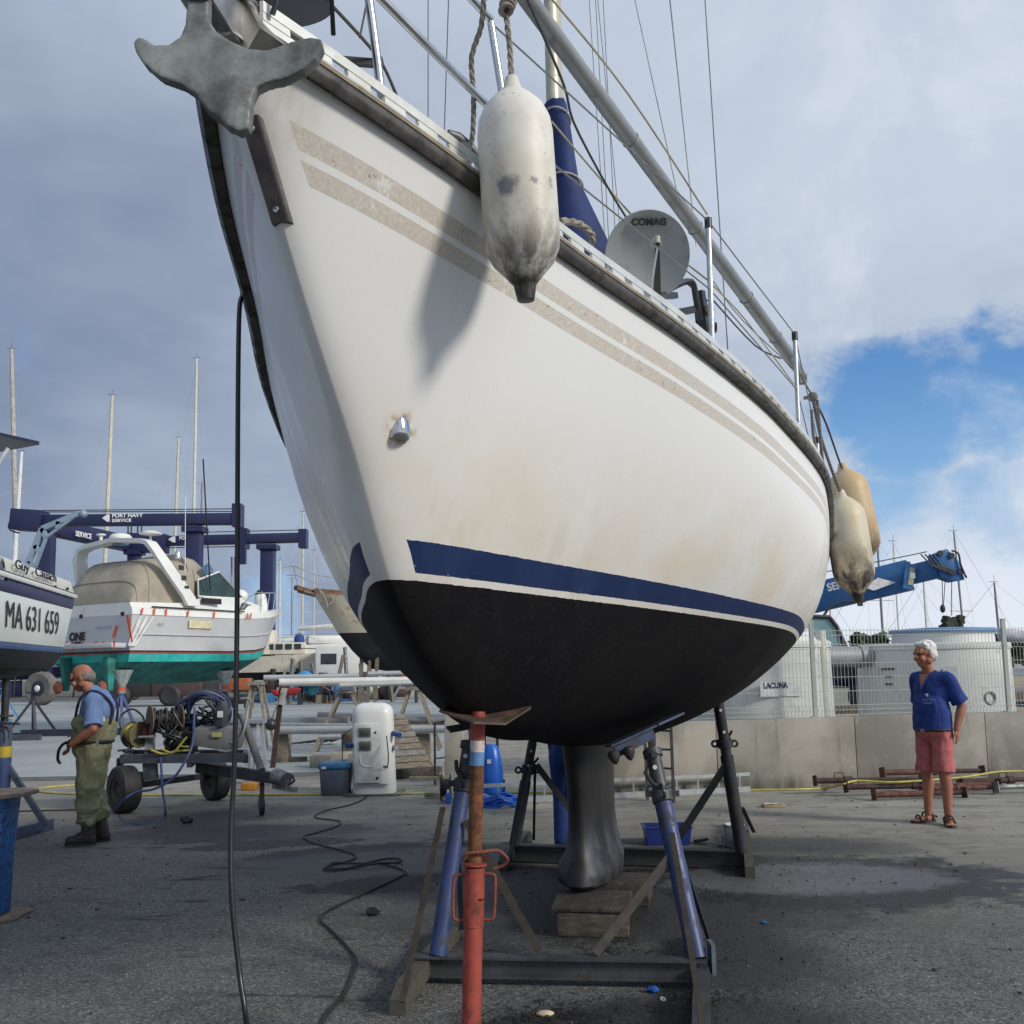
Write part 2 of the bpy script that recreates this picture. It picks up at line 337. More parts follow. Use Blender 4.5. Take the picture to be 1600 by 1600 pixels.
# pale concrete slab on the far left with a drain channel
m, g, b = mat_new('pale concrete'); P = g.new('ShaderNodeTexCoord').outputs['Object']
n = g.noise(g.vmul(P, (.5, .6, 1)), .6, 8., .62, .5); n2_ = g.noise(P, 6., 6., .7)
c = g.mix(g.ss(n, .35, .68), (.25, .27, .27), (.335, .36, .355)); c = g.mix(g.mul(g.ss(n2_, .52, .7), .35), c, (.16, .165, .16)); g.put(b.inputs['Base Color'], c); b.inputs['Roughness'].default_value = .85
conc = m
sl = sheet('concrete_slab', [(-90, 15.9), (-1.2, 15.6), (-1.2, 62), (-90, 62)], conc, .006)
# the joint at the slab edge
gut = M('gutter concrete', (.10, .10, .092), .9, 0, .3, 4)
sheet('drain_channel', [(-90, 15.35), (-1.2, 15.05), (-1.2, 15.55), (-90, 15.85)], gut, .004)
far_g = M('yard gravel', (.13, .122, .105), .95, 0, .3, .5, (.07, .066, .06), .5, .8)
sheet('far_yard', [(-200, 62), (60, 62), (60, 900), (-200, 900)], far_g, .005)
# scrapings of old antifouling under the boat
ch = MB(); rnd = random.Random(3)
for _ in range(1900):
    if rnd.random() < .55: c = (rnd.gauss(.75, .75), rnd.gauss(6.5, .9))
    elif rnd.random() < .5: c = (rnd.gauss(1.9, .6), rnd.gauss(7.9, .55))
    else: c = (rnd.gauss(.6, .55), rnd.gauss(4.6, .35))
    if c[1] < 3.9: continue
    s = rnd.uniform(.002, .009) * (1.8 if rnd.random() < .06 else 1); a = rnd.random() * 6.28
    pts = [(c[0] + s * rnd.uniform(.6, 1.3) * math.cos(a + k * 2.09), c[1] + s * rnd.uniform(.6, 1.3) * math.sin(a + k * 2.09), .010) for k in range(3)]
    ch._a(pts + [(c[0], c[1], .012 + s * rnd.uniform(.3, 1.1))], [(0, 1, 3), (1, 2, 3), (2, 0, 3)])
o = ch.build('paint_scrapings', M('black paint flakes', (.012, .012, .013), .8, 0, .3, 30)); tag(o, kind='stuff')
ch = MB()
for _ in range(420):
    c = (rnd.uniform(-4.5, 5.), rnd.uniform(4.1, 12.)); s = rnd.uniform(.002, .006)
    ch.box((c[0], c[1], s * .5 + .004), (s * rnd.uniform(.8, 2.5), s * 1.4, s), Matrix.Rotation(rnd.random() * 3, 3, 'Z'))
tag(ch.build('grit', M('pale grit', (.26, .25, .23), .9)), kind='stuff')
ch = MB()
for _ in range(260):
    c = (rnd.uniform(-5., 6.), rnd.uniform(4.2, 12.)); s = rnd.uniform(.006, .02)
    ch.box((c[0], c[1], .007), (s * rnd.uniform(.8, 2.5), s * .5, .006), Matrix.Rotation(rnd.random() * 3, 3, 'Z'))
tag(ch.build('dark_debris', M('dark debris', (.018, .017, .016), .9)), kind='stuff')
# ------------------------------------------------------------------ concrete wall with mesh fence
A = gz(985, 1234); B = gz(1175, 1235); C = gz(1600, 1215)
wd = (C - B); wd.z = 0; wd.normalize(); W0 = B - wd * 2.35; W1 = C + wd * 9.
WH = .86; wn = V((wd.y, -wd.x, 0));  # towards the camera
if wn.y > 0: wn = -wn
m, g, b = mat_new('cast concrete'); P = g.new('ShaderNodeTexCoord').outputs['Object']; X, Y, Z = g.xyz(P)
n = g.noise(P, 1.1, 7., .6, .3); nn = g.noise(g.vmul(P, (3.5, 3.5, .5)), 1.6, 6., .65); sp = g.noise(P, 26., 4., .7)
c = g.mix(g.ss(n, .34, .66), (.20, .187, .158), (.33, .312, .27)); c = g.mix(g.mul(g.ss(nn, .54, .72), .55), c, (.125, .115, .098)); c = g.mix(g.mul(g.ss(g.noise(P, 2.3, 5., .6), .56, .7), .5), c, (.36, .30, .235))
c = g.mix(g.mul(g.ss(sp, .64, .70), .55), c, (.10, .095, .085)); c = g.mix(g.mul(g.ss(Z, .22, .02), g.ss(nn, .3, .62)), c, (.10, .093, .08))
sp2 = g.noise(P, 19., 3., .6); c = g.mix(g.mul(g.ss(sp2, .69, .73), .6), c, (.48, .46, .42)); g.put(b.inputs['Base Color'], c); b.inputs['Roughness'].default_value = .9; g.put(b.inputs['Normal'], g.bump(g.noise(P, 30., 5., .65), .22, .012)); wallm = m
wt = thing('concrete_wall', 'low grey cast concrete wall with stains and mesh fence on top', 'wall', W0)
mb = MB(); L_ = (W1 - W0).length
nseg = 8
for k in range(nseg):
    p = W0 + wd * (L_ * k / nseg + .004); q = W0 + wd * (L_ * (k + 1) / nseg - .004); o2 = wn * -.11 + V((0, 0, WH / 2))
    part(MB().beam(p + o2, q + o2, .22, WH).build('wall_panel', wallm, wt, bevel=.008))
fence = thing('mesh_fence', 'pale welded wire mesh fence standing along the concrete wall', 'fence', W0 + V((0, 0, WH)))
fw = M('pale fence wire', (.40, .43, .40), .45, .2, .1, 5)
FH = 1.12; np_ = 6; fo = wn * -.10; base = V((0, 0, WH))
p0 = W0 + wd * (gz(1292, 1231) - W0).dot(wd)
fx0 = (p0 - W0).dot(wd)
p9 = W0 + wd * (gz(1597, 1216) - W0).dot(wd); fsp = (p9 - p0).dot(wd)
posts = [fx0 + fsp * k for k in range(-2, 5)]
for s_ in posts:
    p = W0 + wd * s_ + fo + base
    if s_ < .05 or s_ > L_: continue
    part(MB().box(p + V((0, 0, .62)), (.05, .05, 1.24)).box(p + V((0, 0, 1.245)), (.056, .056, .012)).box(p + V((0, 0, .005)), (.12, .12, .01)).build('fence_post', fw, fence))
zz = [.03, .09, .15, .33, .51, .69, .87, .93, 1.05, 1.11]
for s0, s1 in zip(posts[:-1], posts[1:]):
    s0 = max(s0, .02)
    if s1 < .05: continue
    mb = MB(); a0, a1 = W0 + wd * (s0 + .03) + fo + base, W0 + wd * (s1 - .03) + fo + base
    fold = lambda z: wn * (.035 if (abs(z - .09) < .03 or abs(z - .9) < .015) else 0.)
    for z in zz: mb.beam(a0 + V((0, 0, z)) + fold(z), a1 + V((0, 0, z)) + fold(z), .006, .006)
    n = int((s1 - s0) / .052)
    for k in range(n + 1):
        p = a0 + (a1 - a0) * (k / n) + wn * .005
        for z0, z1 in ((0, .06), (.06, .09), (.09, .12), (.12, .86), (.86, .9), (.9, .94), (.94, 1.14)):
            mb.beam(p + V((0, 0, z0)) + fold(z0), p + V((0, 0, z1)) + fold(z1), .0042, .0042)
    part(mb.build('wire_panel', fw, fence, smooth=0), kind='stuff')
# wall continues to the left behind the keel; a pale cabinet closes it
# ------------------------------------------------------------------ white tanks behind the fence
tankm = M('white plastic tank', (.60, .61, .58), .45, 0, .05, 1.5, (.38, .38, .36), .2, 3)
def behind(px, py, dd):                          # a point dd behind the wall line, on the ray through the pixel
    d = ray(px, py); o = V((0, 0, EYE)); n_ = V((wn.x, wn.y, 0)); t = ((W0 - wn * dd) - o).dot(n_) / d.dot(n_); return o + d * t
def tank(name, label, pxl, pxr, pytop, dd, neck=True):
    l, r = behind(pxl, 1060, dd), behind(pxr, 1060, dd); c = (l + r) / 2; D_ = math.hypot(c.x, c.y); a0, a1 = math.atan2(l.x, l.y), math.atan2(r.x, r.y); c = V((math.sin((a0 + a1) / 2) * D_, math.cos((a0 + a1) / 2) * D_, 0)); R_ = D_ * math.sin((a1 - a0) / 2) * .985; zt = behind((pxl + pxr) / 2, pytop, dd).z
    t = thing(name, label, 'tank', (c.x, c.y, 0), 'white tanks behind the fence'); R0 = R_ * 1.03
    part(MB().lathe([(R0, 0), (R0, .05), (R_ * .995, zt - .10), (R_ * 1.012, zt - .09), (R_ * 1.012, zt - .02), (R_ * .99, zt)], (c.x, c.y, 0), n=64).build('tank_body', tankm, t))
    return t, c, R_, zt
tk, c, R_, zt = tank('water_tank', 'round white tank with a blue lidded neck behind the fence', 1338, 1585, 1006, 1.9)
part(MB().lathe([(R_ * .68, 0), (R_ * .66, .15), (R_ * .66, .16)], (c.x + .18, c.y, zt), n=48).build('neck', tankm, tk))
part(MB().lathe([(R_ * .70, 0), (R_ * .71, .03), (R_ * .69, .06), (R_ * .3, .085)], (c.x + .18, c.y, zt + .16), n=48).build('lid', M('blue plastic lid', (.10, .20, .38), .5, 0, .1, 2), tk))
hp = c + V((.32 * R_, -R_ * .965, 1.02)); part(MB().torus(hp, (.25, -1, 0), .085, .016, 18, 6).build('hatch_ring', greyp, tk))
lp = c + V((-R_ * .30, -R_ * .955, 1.28)); tdir = V((.96, -.29, 0))
part(MB().poly([lp + tdir * a + V((0, 0, b_)) for a, b_ in ((-.22, -.18), (.22, -.18), (.22, .2), (-.22, .2))], wn * .012).build('sign_plate', M('white sign', (.62, .62, .62), .5), tk))
text('sai', .15, basis(lp + wn * .016 + tdir * -.10 + V((0, 0, .10)), tdir, (0, 0, 1)), navy, tk, sx=.8, off=.006)
tp = c + V((-R_ * .84, -R_ * .56, 1.45)); td2 = V((.56, -.83, 0)).normalized()
for k in range(3): part(MB().box(tp + V((0, -.02, -.11 * k)), (.12 if k else .22, .01, .025), Matrix.Rotation(-.95, 3, 'Z')).build('mark', ink, tk))
tk2, c2, R2, zt2 = tank('water_tank', 'white tank half hidden behind the yacht hull, joined by a pipe', 1050, 1302, 1004, 1.5)
part(MB().lathe([(R2 * .97, 0), (R2 * .9, .12), (R2 * .6, .22), (R2 * .1, .25)], (c2.x, c2.y, zt2), n=48).build('dome', tankm, tk2))
lp = c2 + V((R2 * .22, -R2 * .99, 1.22)); tdir = V((.975, .2, 0))
part(MB().poly([lp + tdir * a + V((0, 0, b_)) for a, b_ in ((-.42, -.09), (.16, -.09), (.16, .10), (-.42, .10))], wn * .012).build('sign_plate', M('white sign'), tk2))
text('LACUNA', .10, basis(lp + wn * .016 + tdir * -.38 + V((0, 0, .05)), tdir, (0, 0, 1)), navy, tk2, sx=.85, off=.005)
text('. . . . . . .', .05, basis(lp + wn * .016 + tdir * -.42 + V((0, 0, -.06)), tdir, (0, 0, 1)), M('grey lettering', (.3, .3, .3), .5), tk2, sx=.9)
a, b2 = behind(1296, 1026, 1.9), behind(1346, 1026, 1.9)
pp = thing('pipe', 'short grey pipe joining the two white tanks', 'pipe', (a.x, a.y, a.z)); part(MB().cyl(a - wd * .3, b2 + wd * .15, .155, n=24).build('pipe_body', greyp, pp)); part(MB().cyl(b2 - wd * .06, b2 + wd * .0, .175, n=24).build('collar', greyp, pp))
po = behind(1288, 1120, .65); pt = behind(1282, 985, .65)
pst = thing('slim_silo', 'tall pale rounded post standing against the left tank', 'post', (po.x, po.y, 0)); part(MB().lathe([(.085, 0), (.10, .5), (.085, 1.3), (.075, pt.z)], (po.x, po.y, 0), n=20).build('shaft', M('pale post', (.52, .52, .46), .5, 0, .08, 2), pst))
# ------------------------------------------------------------------ the yacht
BX, BY, BPH = -.6732, 2.2448, .2566; BL = 8.8
AX = V((math.sin(BPH), math.cos(BPH), 0)); NX = V((math.cos(BPH), -math.sin(BPH), 0))   # aft, and towards the near side
def pchip(xk, yk, x):
    xk = np.asarray(xk, float); yk = np.asarray(yk, float); x = np.asarray(x, float); h = np.diff(xk); d = np.diff(yk) / h; n = len(xk); m = np.zeros(n)
    for i in range(1, n - 1):
        if d[i - 1] * d[i] > 0:
            w1 = 2 * h[i] + h[i - 1]; w2 = h[i] + 2 * h[i - 1]; m[i] = (w1 + w2) / (w1 / d[i - 1] + w2 / d[i])
    m[0] = d[0]; m[-1] = d[-1]; i = np.clip(np.searchsorted(xk, x) - 1, 0, n - 2); t = (x - xk[i]) / h[i]
    return (2 * t**3 - 3 * t**2 + 1) * yk[i] + (t**3 - 2 * t**2 + t) * h[i] * m[i] + (-2 * t**3 + 3 * t**2) * yk[i + 1] + (t**3 - t**2) * h[i] * m[i + 1]
UB = [0, .2, .45, .75, 1.1, 1.6, 2.3, 3.2, 4.5, 6, 7.8, 9.6]; HB = [3.086, 2.8454, 2.5437, 2.2127, 1.7728, 1.4684, 1.2426, 1.1674, 1.044, 1.1313, 1.5612, 1.75]
US = [0, .25, .6, 1.2, 2., 3., 4.2, 5.6, 7.4, 9.6]; BSH = [.0384, .1672, .334, .5876, .9507, 1.3092, 1.574, 1.6478, 1.66, 1.45]
def hsf(u): return 3.086 - .12 * u + .0015 * u * u
def hbf(u): return pchip(UB, HB, u)
def hww(u): return 1.8807 - .0301 * u - .0003 * u * u
def sec(u, h):
    a = pchip([0, 1.5, 4.5, 9.6], [.9821, 1.1243, 2.2206, 2.0786], u); b = pchip([0, 1.5, 4.5, 9.6], [.9768, .728, .5583, .5663], u)
    return pchip(US, BSH, u) * np.maximum(1 - (1 - h) ** a, 1e-9) ** b
def bw(u, v, z): return V((BX, BY, z)) + AX * u + NX * v
def sheer(u, side=1, out=0., up=0.):
    v = float(sec(u, 1.)) + .022 * max(0, 1 - u / 3); return bw(u, side * (v + out), float(hsf(u)) + up)
def side_pt(u, z, side=1, out=0.):
    hb, hs = float(hbf(u)), float(hsf(u)); h = min(1, max(0, (z - hb) / (hs - hb))); return bw(u, side * (float(sec(u, h)) + .02 * max(0, 1 - u / 3) + out), z)
boat = thing('sailing_yacht', 'big white sailing yacht with beige stripes and black bottom propped up in the middle', 'sailing yacht', bw(4.2, 0, 0))
uu = np.concatenate([np.linspace(0, .4, 14), np.linspace(.46, 2.2, 32), np.linspace(2.3, BL, 56)]); hh = np.linspace(0, 1, 37) ** 1.4
U, H = np.meshgrid(uu, hh, indexing='ij'); HBm, HSm = hbf(U), hsf(U); Wm = HBm + (HSm - HBm) * H
Vm = sec(U, H) + .022 * np.maximum(0, 1 - U / 3) * (1 - np.exp(-(Wm - HBm) / .02))
nu, nh = U.shape; vs_, at_hs, at_hw, at_u = [], [], [], []
for i in range(nu):
    for sgn, js in ((-1, range(nh - 1, 0, -1)), (1, range(nh))):
        for j in js:
            vs_.append(bw(U[i, j], sgn * Vm[i, j], Wm[i, j])); at_hs.append(HSm[i, j] - Wm[i, j]); at_hw.append(Wm[i, j] - hww(U[i, j])); at_u.append(U[i, j] - (0 if sgn > 0 else 0.))
nr = 2 * nh - 1; fs_ = [(i * nr + j, (i + 1) * nr + j, (i + 1) * nr + j + 1, i * nr + j + 1) for i in range(nu - 1) for j in range(nr - 1)]
fs_.append(tuple((nu - 1) * nr + j for j in range(nr))); fs_.append(tuple(j for j in range(nr)))
m, g, b = mat_new('yacht hull paint')
def at(n): a = g.new('ShaderNodeAttribute', attribute_name=n); return a.outputs['Fac']
hs_, hw_, hu_ = at('below_sheer'), at('above_water'), at('from_bow'); P = g.new('ShaderNodeTexCoord').outputs['Object']
na = g.noise(P, 30., 4., .6); nbn = g.noise(P, 2.2, 6., .6, .3); nc = g.noise(P, 90., 3., .6); nd = g.noise(g.vmul(P, (1.4, 1.4, .35)), 4., 6., .65)
wob = g.mul(g.add(na, -.5), .007)
def band(x, lo, hi): return g.mul(g.gt(x, lo), g.m('LESS_THAN', x, hi))
topc = g.mix(g.mul(g.ss(hw_, .75, .16), g.ss(nbn, .25, .75)), (.80, .80, .78), (.74, .675, .56))
topc = g.mix(g.mul(g.ss(nd, .52, .75), g.mul(g.ss(hw_, .7, .2), .4)), topc, (.60, .51, .39))
# rust streaks from the through-hull and brown stains round the stem
sx_ = g.new('ShaderNodeVectorMath', operation='DISTANCE')
fit_p = side_pt(.817, 2.30, 1) - bw(4.2, 0, 0); g.put(sx_.inputs[0], P); sx_.inputs[1].default_value = fit_p
rs = g.mul(g.ss(sx_.outputs['Value'], .075, .03), g.ss(na, .4, .65)); topc = g.mix(g.mul(rs, .8), topc, (.42, .22, .06))
stemst = g.mul(g.ss(hu_, .34, .02), g.mul(g.ss(hs_, .62, .05), g.ss(nd, .3, .62))); topc = g.mix(g.mul(stemst, .75), topc, (.36, .27, .17))
grime = g.mul(g.ss(hs_, .055, .0), g.ss(nd, .35, .7)); topc = g.mix(g.mul(grime, .5), topc, (.40, .36, .28))
# scuffs
scf = g.noise(g.vmul(P, (8, 8, 30)), 2., 3., .8); topc = g.mix(g.mul(g.ss(scf, .76, .79), .7), topc, (.12, .11, .10))
tan_c = g.mix(g.ss(nc, .35, .7), (.55, .503, .44), (.66, .615, .545)); tan_c = g.mix(g.ss(na, .66, .72), tan_c, (.22, .16, .13)); wear = g.ss(g.noise(P, 7., 6., .75), .62, .68)
start = lambda s0: g.gt(g.add(hu_, g.mul(hs_, -1.05)), s0)
st1 = g.mul(band(hs_, .104, .152), start(.062)); st2 = g.mul(band(hs_, .170, .216), start(.058)); st = g.mul(g.m('MAXIMUM', st1, st2), g.m('SUBTRACT', 1., g.mul(wear, .75)))
c = g.mix(st, topc, tan_c)
hww_ = g.add(hw_, wob); ntop = g.m('SUBTRACT', .134, g.mul(hu_, .0105))
ntop = g.m('MAXIMUM', ntop, .06)
nv = g.mul(g.mul(g.gt(hww_, .024), g.m('LESS_THAN', hww_, ntop)), g.gt(g.add(hu_, g.mul(hw_, .85)), 1.095))
navc = g.mix(g.ss(nd, .45, .75), (.014, .030, .098), (.024, .045, .120)); navc = g.mix(g.mul(g.ss(na, .66, .70), g.ss(hw_, .055, .03)), navc, (.45, .45, .44))
c = g.mix(nv, c, navc)
blk = g.m('LESS_THAN', hww_, .0)
bc = g.mix(g.ss(nbn, .3, .75), (.0062, .0062, .0085), (.0135, .012, .0118)); bc = g.mix(g.mul(g.ss(g.noise(g.vmul(P, (1, 1, 3)), 3., 6., .7), .5, .72), g.ss(hu_, 2.5, 5.5)), bc, (.046, .037, .032)); rl_ = g.noise(g.vmul(P, (6, 6, .7)), 5., 5., .7); bc = g.mix(g.mul(g.ss(rl_, .5, .75), .5), bc, (.026, .026, .028))
bc = g.mix(g.mul(g.ss(nc, .6, .7), .25), bc, (.05, .05, .05))
c = g.mix(blk, c, bc); g.put(b.inputs['Base Color'], c)
rr = g.mix(nv, g.ss(nd, .3, .8, .24, .40), (.55, .55, .55)); rr = g.mix(blk, rr, (.68, .68, .68)); g.put(b.inputs['Specular IOR Level'], g.ss(g.m('MAXIMUM', blk, g.mul(nv, .6)), 0., 1., .42, .16)); g.put(b.inputs['Roughness'], rr)
g.put(b.inputs['Normal'], g.bump(g.add(g.mul(nc, blk), g.mul(g.noise(P, 1.6, 3.), .6)), .10, .02)); hullm = m
mb = MB(); mb.v = vs_; mb.f = fs_
me = bpy.data.meshes.new('hull'); o0 = ORI[boat.name]; me.from_pydata([tuple(v - o0) for v in vs_], [], fs_)
for nm_, arr in (('below_sheer', at_hs), ('above_water', at_hw), ('from_bow', at_u)):
    a_ = me.attributes.new(nm_, 'FLOAT', 'POINT'); a_.data.foreach_set('value', np.array(arr, np.float32))
me.polygons.foreach_set('use_smooth', [True] * len(me.polygons)); me.set_sharp_from_angle(angle=rad(60)); me.materials.append(hullm)
hull = link(bpy.data.objects.new('hull', me)); hull.parent = boat; ORI['hull'] = o0
bm = bmesh.new(); bm.from_mesh(me); bmesh.ops.recalc_face_normals(bm, faces=bm.faces); bm.to_mesh(me); bm.free()
# deck
mb = MB(); us = np.linspace(0.03, BL, 40)
mb.rings([[sheer(u, s_, -.012, .012 + .05 * (1 - abs(t)) * min(1, u)) if abs(s_) == 1 and abs(t) == 1 else bw(u, t * float(sec(u, 1.)) * .99, float(hsf(u)) + .012 + .06 * (1 - t * t) * min(1, u)) for t, s_ in ((-1, -1), (-.5, 0), (0, 0), (.5, 0), (1, 1))] for u in us], cap=False, closed=False)
mb.build('deck', white, boat)
# cabin trunk
mb = MB(); mb.rings([[bw(u, v * k, float(hsf(u)) + z) for v, z in ((-1, .02), (-.86, .30), (-.4, .40), (.4, .40), (.86, .30), (1, .02))] for u, k in ((2.6, .35), (3.0, .62), (4.5, .95), (6.6, 1.0), (6.75, .98))]); mb.build('cabin_trunk', white, boat)
# fin keel
mb = MB(); kz0 = .29
def foil(cu, chord, th, z, n=14):
    r = []
    for k in range(2 * n):
        t = k / n if k < n else 2 - k / n; s = 1 if k < n else -1
        x = .5 - .5 * math.cos(math.pi * t); y = 5 * th * (.2969 * math.sqrt(x) - .126 * x - .3516 * x * x + .2843 * x**3 - .1036 * x**4)
        r.append(bw(cu + x * chord, s * y * chord, z))
    return r
mb.rings([foil(3.95, 1.85, .150, 1.18), foil(4.02, 1.62, .150, 1.04), foil(4.12, 1.46, .155, .78), foil(4.16, 1.42, .165, .52), foil(4.14, 1.46, .20, .38), foil(4.08, 1.56, .25, .29), foil(4.08, 1.54, .255, .22), foil(4.16, 1.4, .2, .180), foil(4.32, 1.0, .14, .172)])
m, g, b = mat_new('keel antifouling'); P = g.new('ShaderNodeTexCoord').outputs['Object']; z_ = g.xyz(P)[2]; q = g.noise(g.vmul(P, (1, 1, .4)), 5., 6., .65)
c = g.mix(g.ss(q, .35, .7), (.0085, .0085, .0095), (.022, .018, .016)); c = g.mix(g.mul(g.ss(z_, .62, .42), g.ss(q, .40, .62)), c, (.055, .057, .070)); g.put(b.inputs['Base Color'], c); b.inputs['Roughness'].default_value = .52; g.put(b.inputs['Normal'], g.bump(g.noise(P, 60., 4.), .12, .01))
mb.build('keel', m, boat, smooth=60)
# rudder
mb = MB(); mb.rings([foil(7.8, .62, .12, 1.7), foil(7.88, .5, .12, .75)]); mb.build('rudder', m, boat)
# rubbing strake on both sides, metal edging and perforated toe rail on the near and far sides
rubm = M('grimy rubbing strake', (.065, .059, .053), .45, 0, .35, 20, (.016, .015, .014), .5, 14)
stripm = M('cream edging', (.55, .49, .38), .45, .1, .15, 12, (.30, .24, .16), .35, 14)
railm = M('anodised rail', (.60, .61, .58), .42, .35, .1, 8, (.42, .38, .3), .2, 10)
def sweep(prof, side, ulist):
    rs = []
    for u in ulist: rs.append([sheer(u, side, o_, z_) for o_, z_ in prof])
    return MB().rings(rs)
ul = np.concatenate([np.linspace(.10, 1.5, 24), np.linspace(1.6, 8.75, 60)])
for side in (1, -1):
    u_ = ul if side == 1 else np.concatenate([[.02], ul])
    sweep([(-.005, -.012), (.018, -.020), (.032, -.006), (.036, .010), (.026, .024), (-.005, .028)] if side == 1 else [(-.005, -.022), (.03, -.028), (.046, -.008), (.045, .016), (.03, .026), (-.005, .028)], side, u_).build('rubbing_strake', rubm, boat, smooth=50)
    sweep([(-.01, .0285), (.028, .0275), (.034, .034), (.028, .042), (-.01, .043)], side, u_).build('edge_strip', stripm if side == 1 else rubm, boat)
    mb = MB(); ur = np.linspace(.03 if side == 1 else .3, 8.6, 110); k = 0; pitch = .118; u = float(ur[0])
    def piece(ua, ub_, z0, z1): 
        return mb.rings([[sheer(x, side, o_, z_) for o_, z_ in ((-.004, z0), (.006, z0), (.004, z1), (-.006, z1))] for x in (ua, (ua + ub_) / 2, ub_)])
    while u < 8.6:
        piece(u, u + pitch, .042, .062); piece(u, u + pitch, .083, .112); piece(u, u + pitch * .60, .0621, .0829); u += pitch
    mb.build('toe_rail', railm, boat, smooth=30)
# stem plate with its screws
mb = MB()
def stem(z, out=.012):
    u = float(np.interp(z, HB[::-1][5:], UB[::-1][5:])); return bw(u - out, 0, z)
zs = np.linspace(2.95, 2.745, 6); 
pl = [stem(z, .003) for z in zs]
rs = []
for z, p in zip(zs, pl): rs.append([p + NX * -.027, p + NX * -.022 - AX * .004, p + NX * .022 - AX * .004, p + NX * .027, p + NX * .030 + AX * .05, p + NX * -.030 + AX * .05])
MB().rings(rs).build('stem_plate', M('dull stem plate', (.17, .15, .145), .5, .45, .25, 20, (.07, .05, .04), .4, 15), boat, smooth=30)
for z in (2.925, 2.77):
    p = stem(z, .008); part(MB().lathe([(.009, 0), (.009, .003), (.006, .005), (.002, .003)], p, -AX + V((0, 0, -.3)), 12).build('screw', steel, boat))
# shell-shaped through-hull fitting
p = side_pt(.817, 2.30, 1, .0); q = side_pt(.867, 2.30, 1); nrm = (p - side_pt(.817, 2.38, 1)).cross(q - p).normalized()
if nrm.dot(NX) < 0: nrm = -nrm
mb = MB(); tdir = (q - p).normalized(); udir = nrm.cross(tdir); udir = udir if udir.z > 0 else -udir
rs = []
for i in range(9):
    t = i / 8.; wd_ = .032 * math.sqrt(max(1 - (1 - t) ** 2, .0)) + .002; hg = .030 * math.sin(t * math.pi * .55); y = .040 - .072 * t
    rs.append([p + udir * y + tdir * (wd_ * math.cos(a)) + nrm * (hg * math.sin(a) + .001) for a in np.linspace(0, math.pi, 10)])
mb.rings(rs, closed=True); mb.build('skin_fitting', M('chromed fitting', (.5, .5, .5), .12, 1., .1, 9), boat, smooth=60)
# bow roller cheeks and furling drum
mb = MB()
for s_ in (-1, 1):
    pts = [bw(-.20, 0, 3.18), bw(-.17, 0, 3.11), bw(-.02, 0, 3.07), bw(.20, 0, 3.08), bw(.34, 0, 3.10), bw(.34, 0, 3.15), bw(.05, 0, 3.17), bw(-.12, 0, 3.24)]
    mb.poly([p + NX * (.035 * s_ - .003) for p in pts], NX * .006)
mb.poly([bw(-.03, -.04, 3.075), bw(-.03, .04, 3.075), bw(.4, .10, 3.10), bw(.4, -.10, 3.10)], (0, 0, .008))
mb.cyl(bw(-.155, -.033, 3.16), bw(-.155, .033, 3.16), .024, n=14)
mb.rings([[bw(.0, .05, 3.04), bw(.0, .09, 3.10), bw(.0, .04, 3.20), bw(.0, .035, 3.1)], [bw(.22, .08, 3.08), bw(.22, .16, 3.10), bw(.22, .09, 3.22), bw(.22, .07, 3.12)]])
mb.build('bow_roller', M('brushed steel', (.58, .56, .52), .3, 1., .15, 20, (.35, .26, .16), .25, 12), boat, smooth=35)
dc = bw(.20, .05, 3.285); dax = V((-.10, -.30, .95)).normalized()
mb = MB(); mb.lathe([(.03, 0), (.125, .0), (.13, .006), (.125, .012), (.05, .012), (.05, .10), (.125, .10), (.13, .106), (.125, .112), (.03, .112)], dc, dax, 36); mb.build('furling_drum', black, boat, smooth=30)
part(MB().lathe([(.06, .016), (.105, .02), (.11, .05), (.108, .08), (.06, .096)], dc, dax, 28).build('furling_line', ropeg, boat))
mb = MB(); mb.tube([bw(.04, .10, 3.16), bw(.03, .14, 3.25), bw(.16, .20, 3.30), bw(.26, .16, 3.24)], .007, 8); mb.build('drum_guard', black, boat)
# pulpit tubes, stanchions, lifelines
mb = MB(); mb.tube(smooth_path([sheer(.42, 1, -.03, .05), sheer(.36, 1, -.02, .35), sheer(.30, 1, -.02, .62)], 4), .0125, 10); 
mb.tube(smooth_path([sheer(1.02, 1, -.04, .05), sheer(.94, 1, -.035, .34), sheer(.86, 1, -.03, .64)], 4), .0125, 10)
mb.tube(smooth_path([bw(-.12, 0, 3.72), sheer(.30, 1, .0, .66), sheer(.86, 1, -.03, .65)], 6), .0125, 10); mb.tube(smooth_path([sheer(.92, 1, -.035, .34), sheer(.55, 1, -.02, .36), sheer(.33, 1, -.02, .40)], 4), .0125, 10)
mb.tube(smooth_path([bw(-.12, 0, 3.72), sheer(.30, -1, .0, .66), sheer(.86, -1, -.03, .65), sheer(.94, -1, -.04, .3), sheer(1.0, -1, -.04, .05)], 6), .0125, 10)
mb.build('pulpit', steel, boat)
stn = []
for u in (2.29, 3.56, 5.4, 7.2):
    for s_ in (1, -1):
        a_, b_ = sheer(u, s_, -.05, .10), sheer(u, s_, -.045, .70)
        o = MB().cyl(a_, b_, .0125, n=12).build('stanchion', alu if s_ == 1 else steel, boat)
        mb = MB().cyl(b_ - V((0, 0, .035)), b_ + V((0, 0, .012)), .017, n=12); mb.build('cap', black, o)
        mb = MB().cyl(a_ - V((0, 0, .09)), a_ + V((0, 0, .02)), .018, .016, n=12); mb.build('foot', black, o)
def line(name, pts, r, mat, par, label=None): return part(MB().tube(pts, r, 6).build(name, mat, par), label)
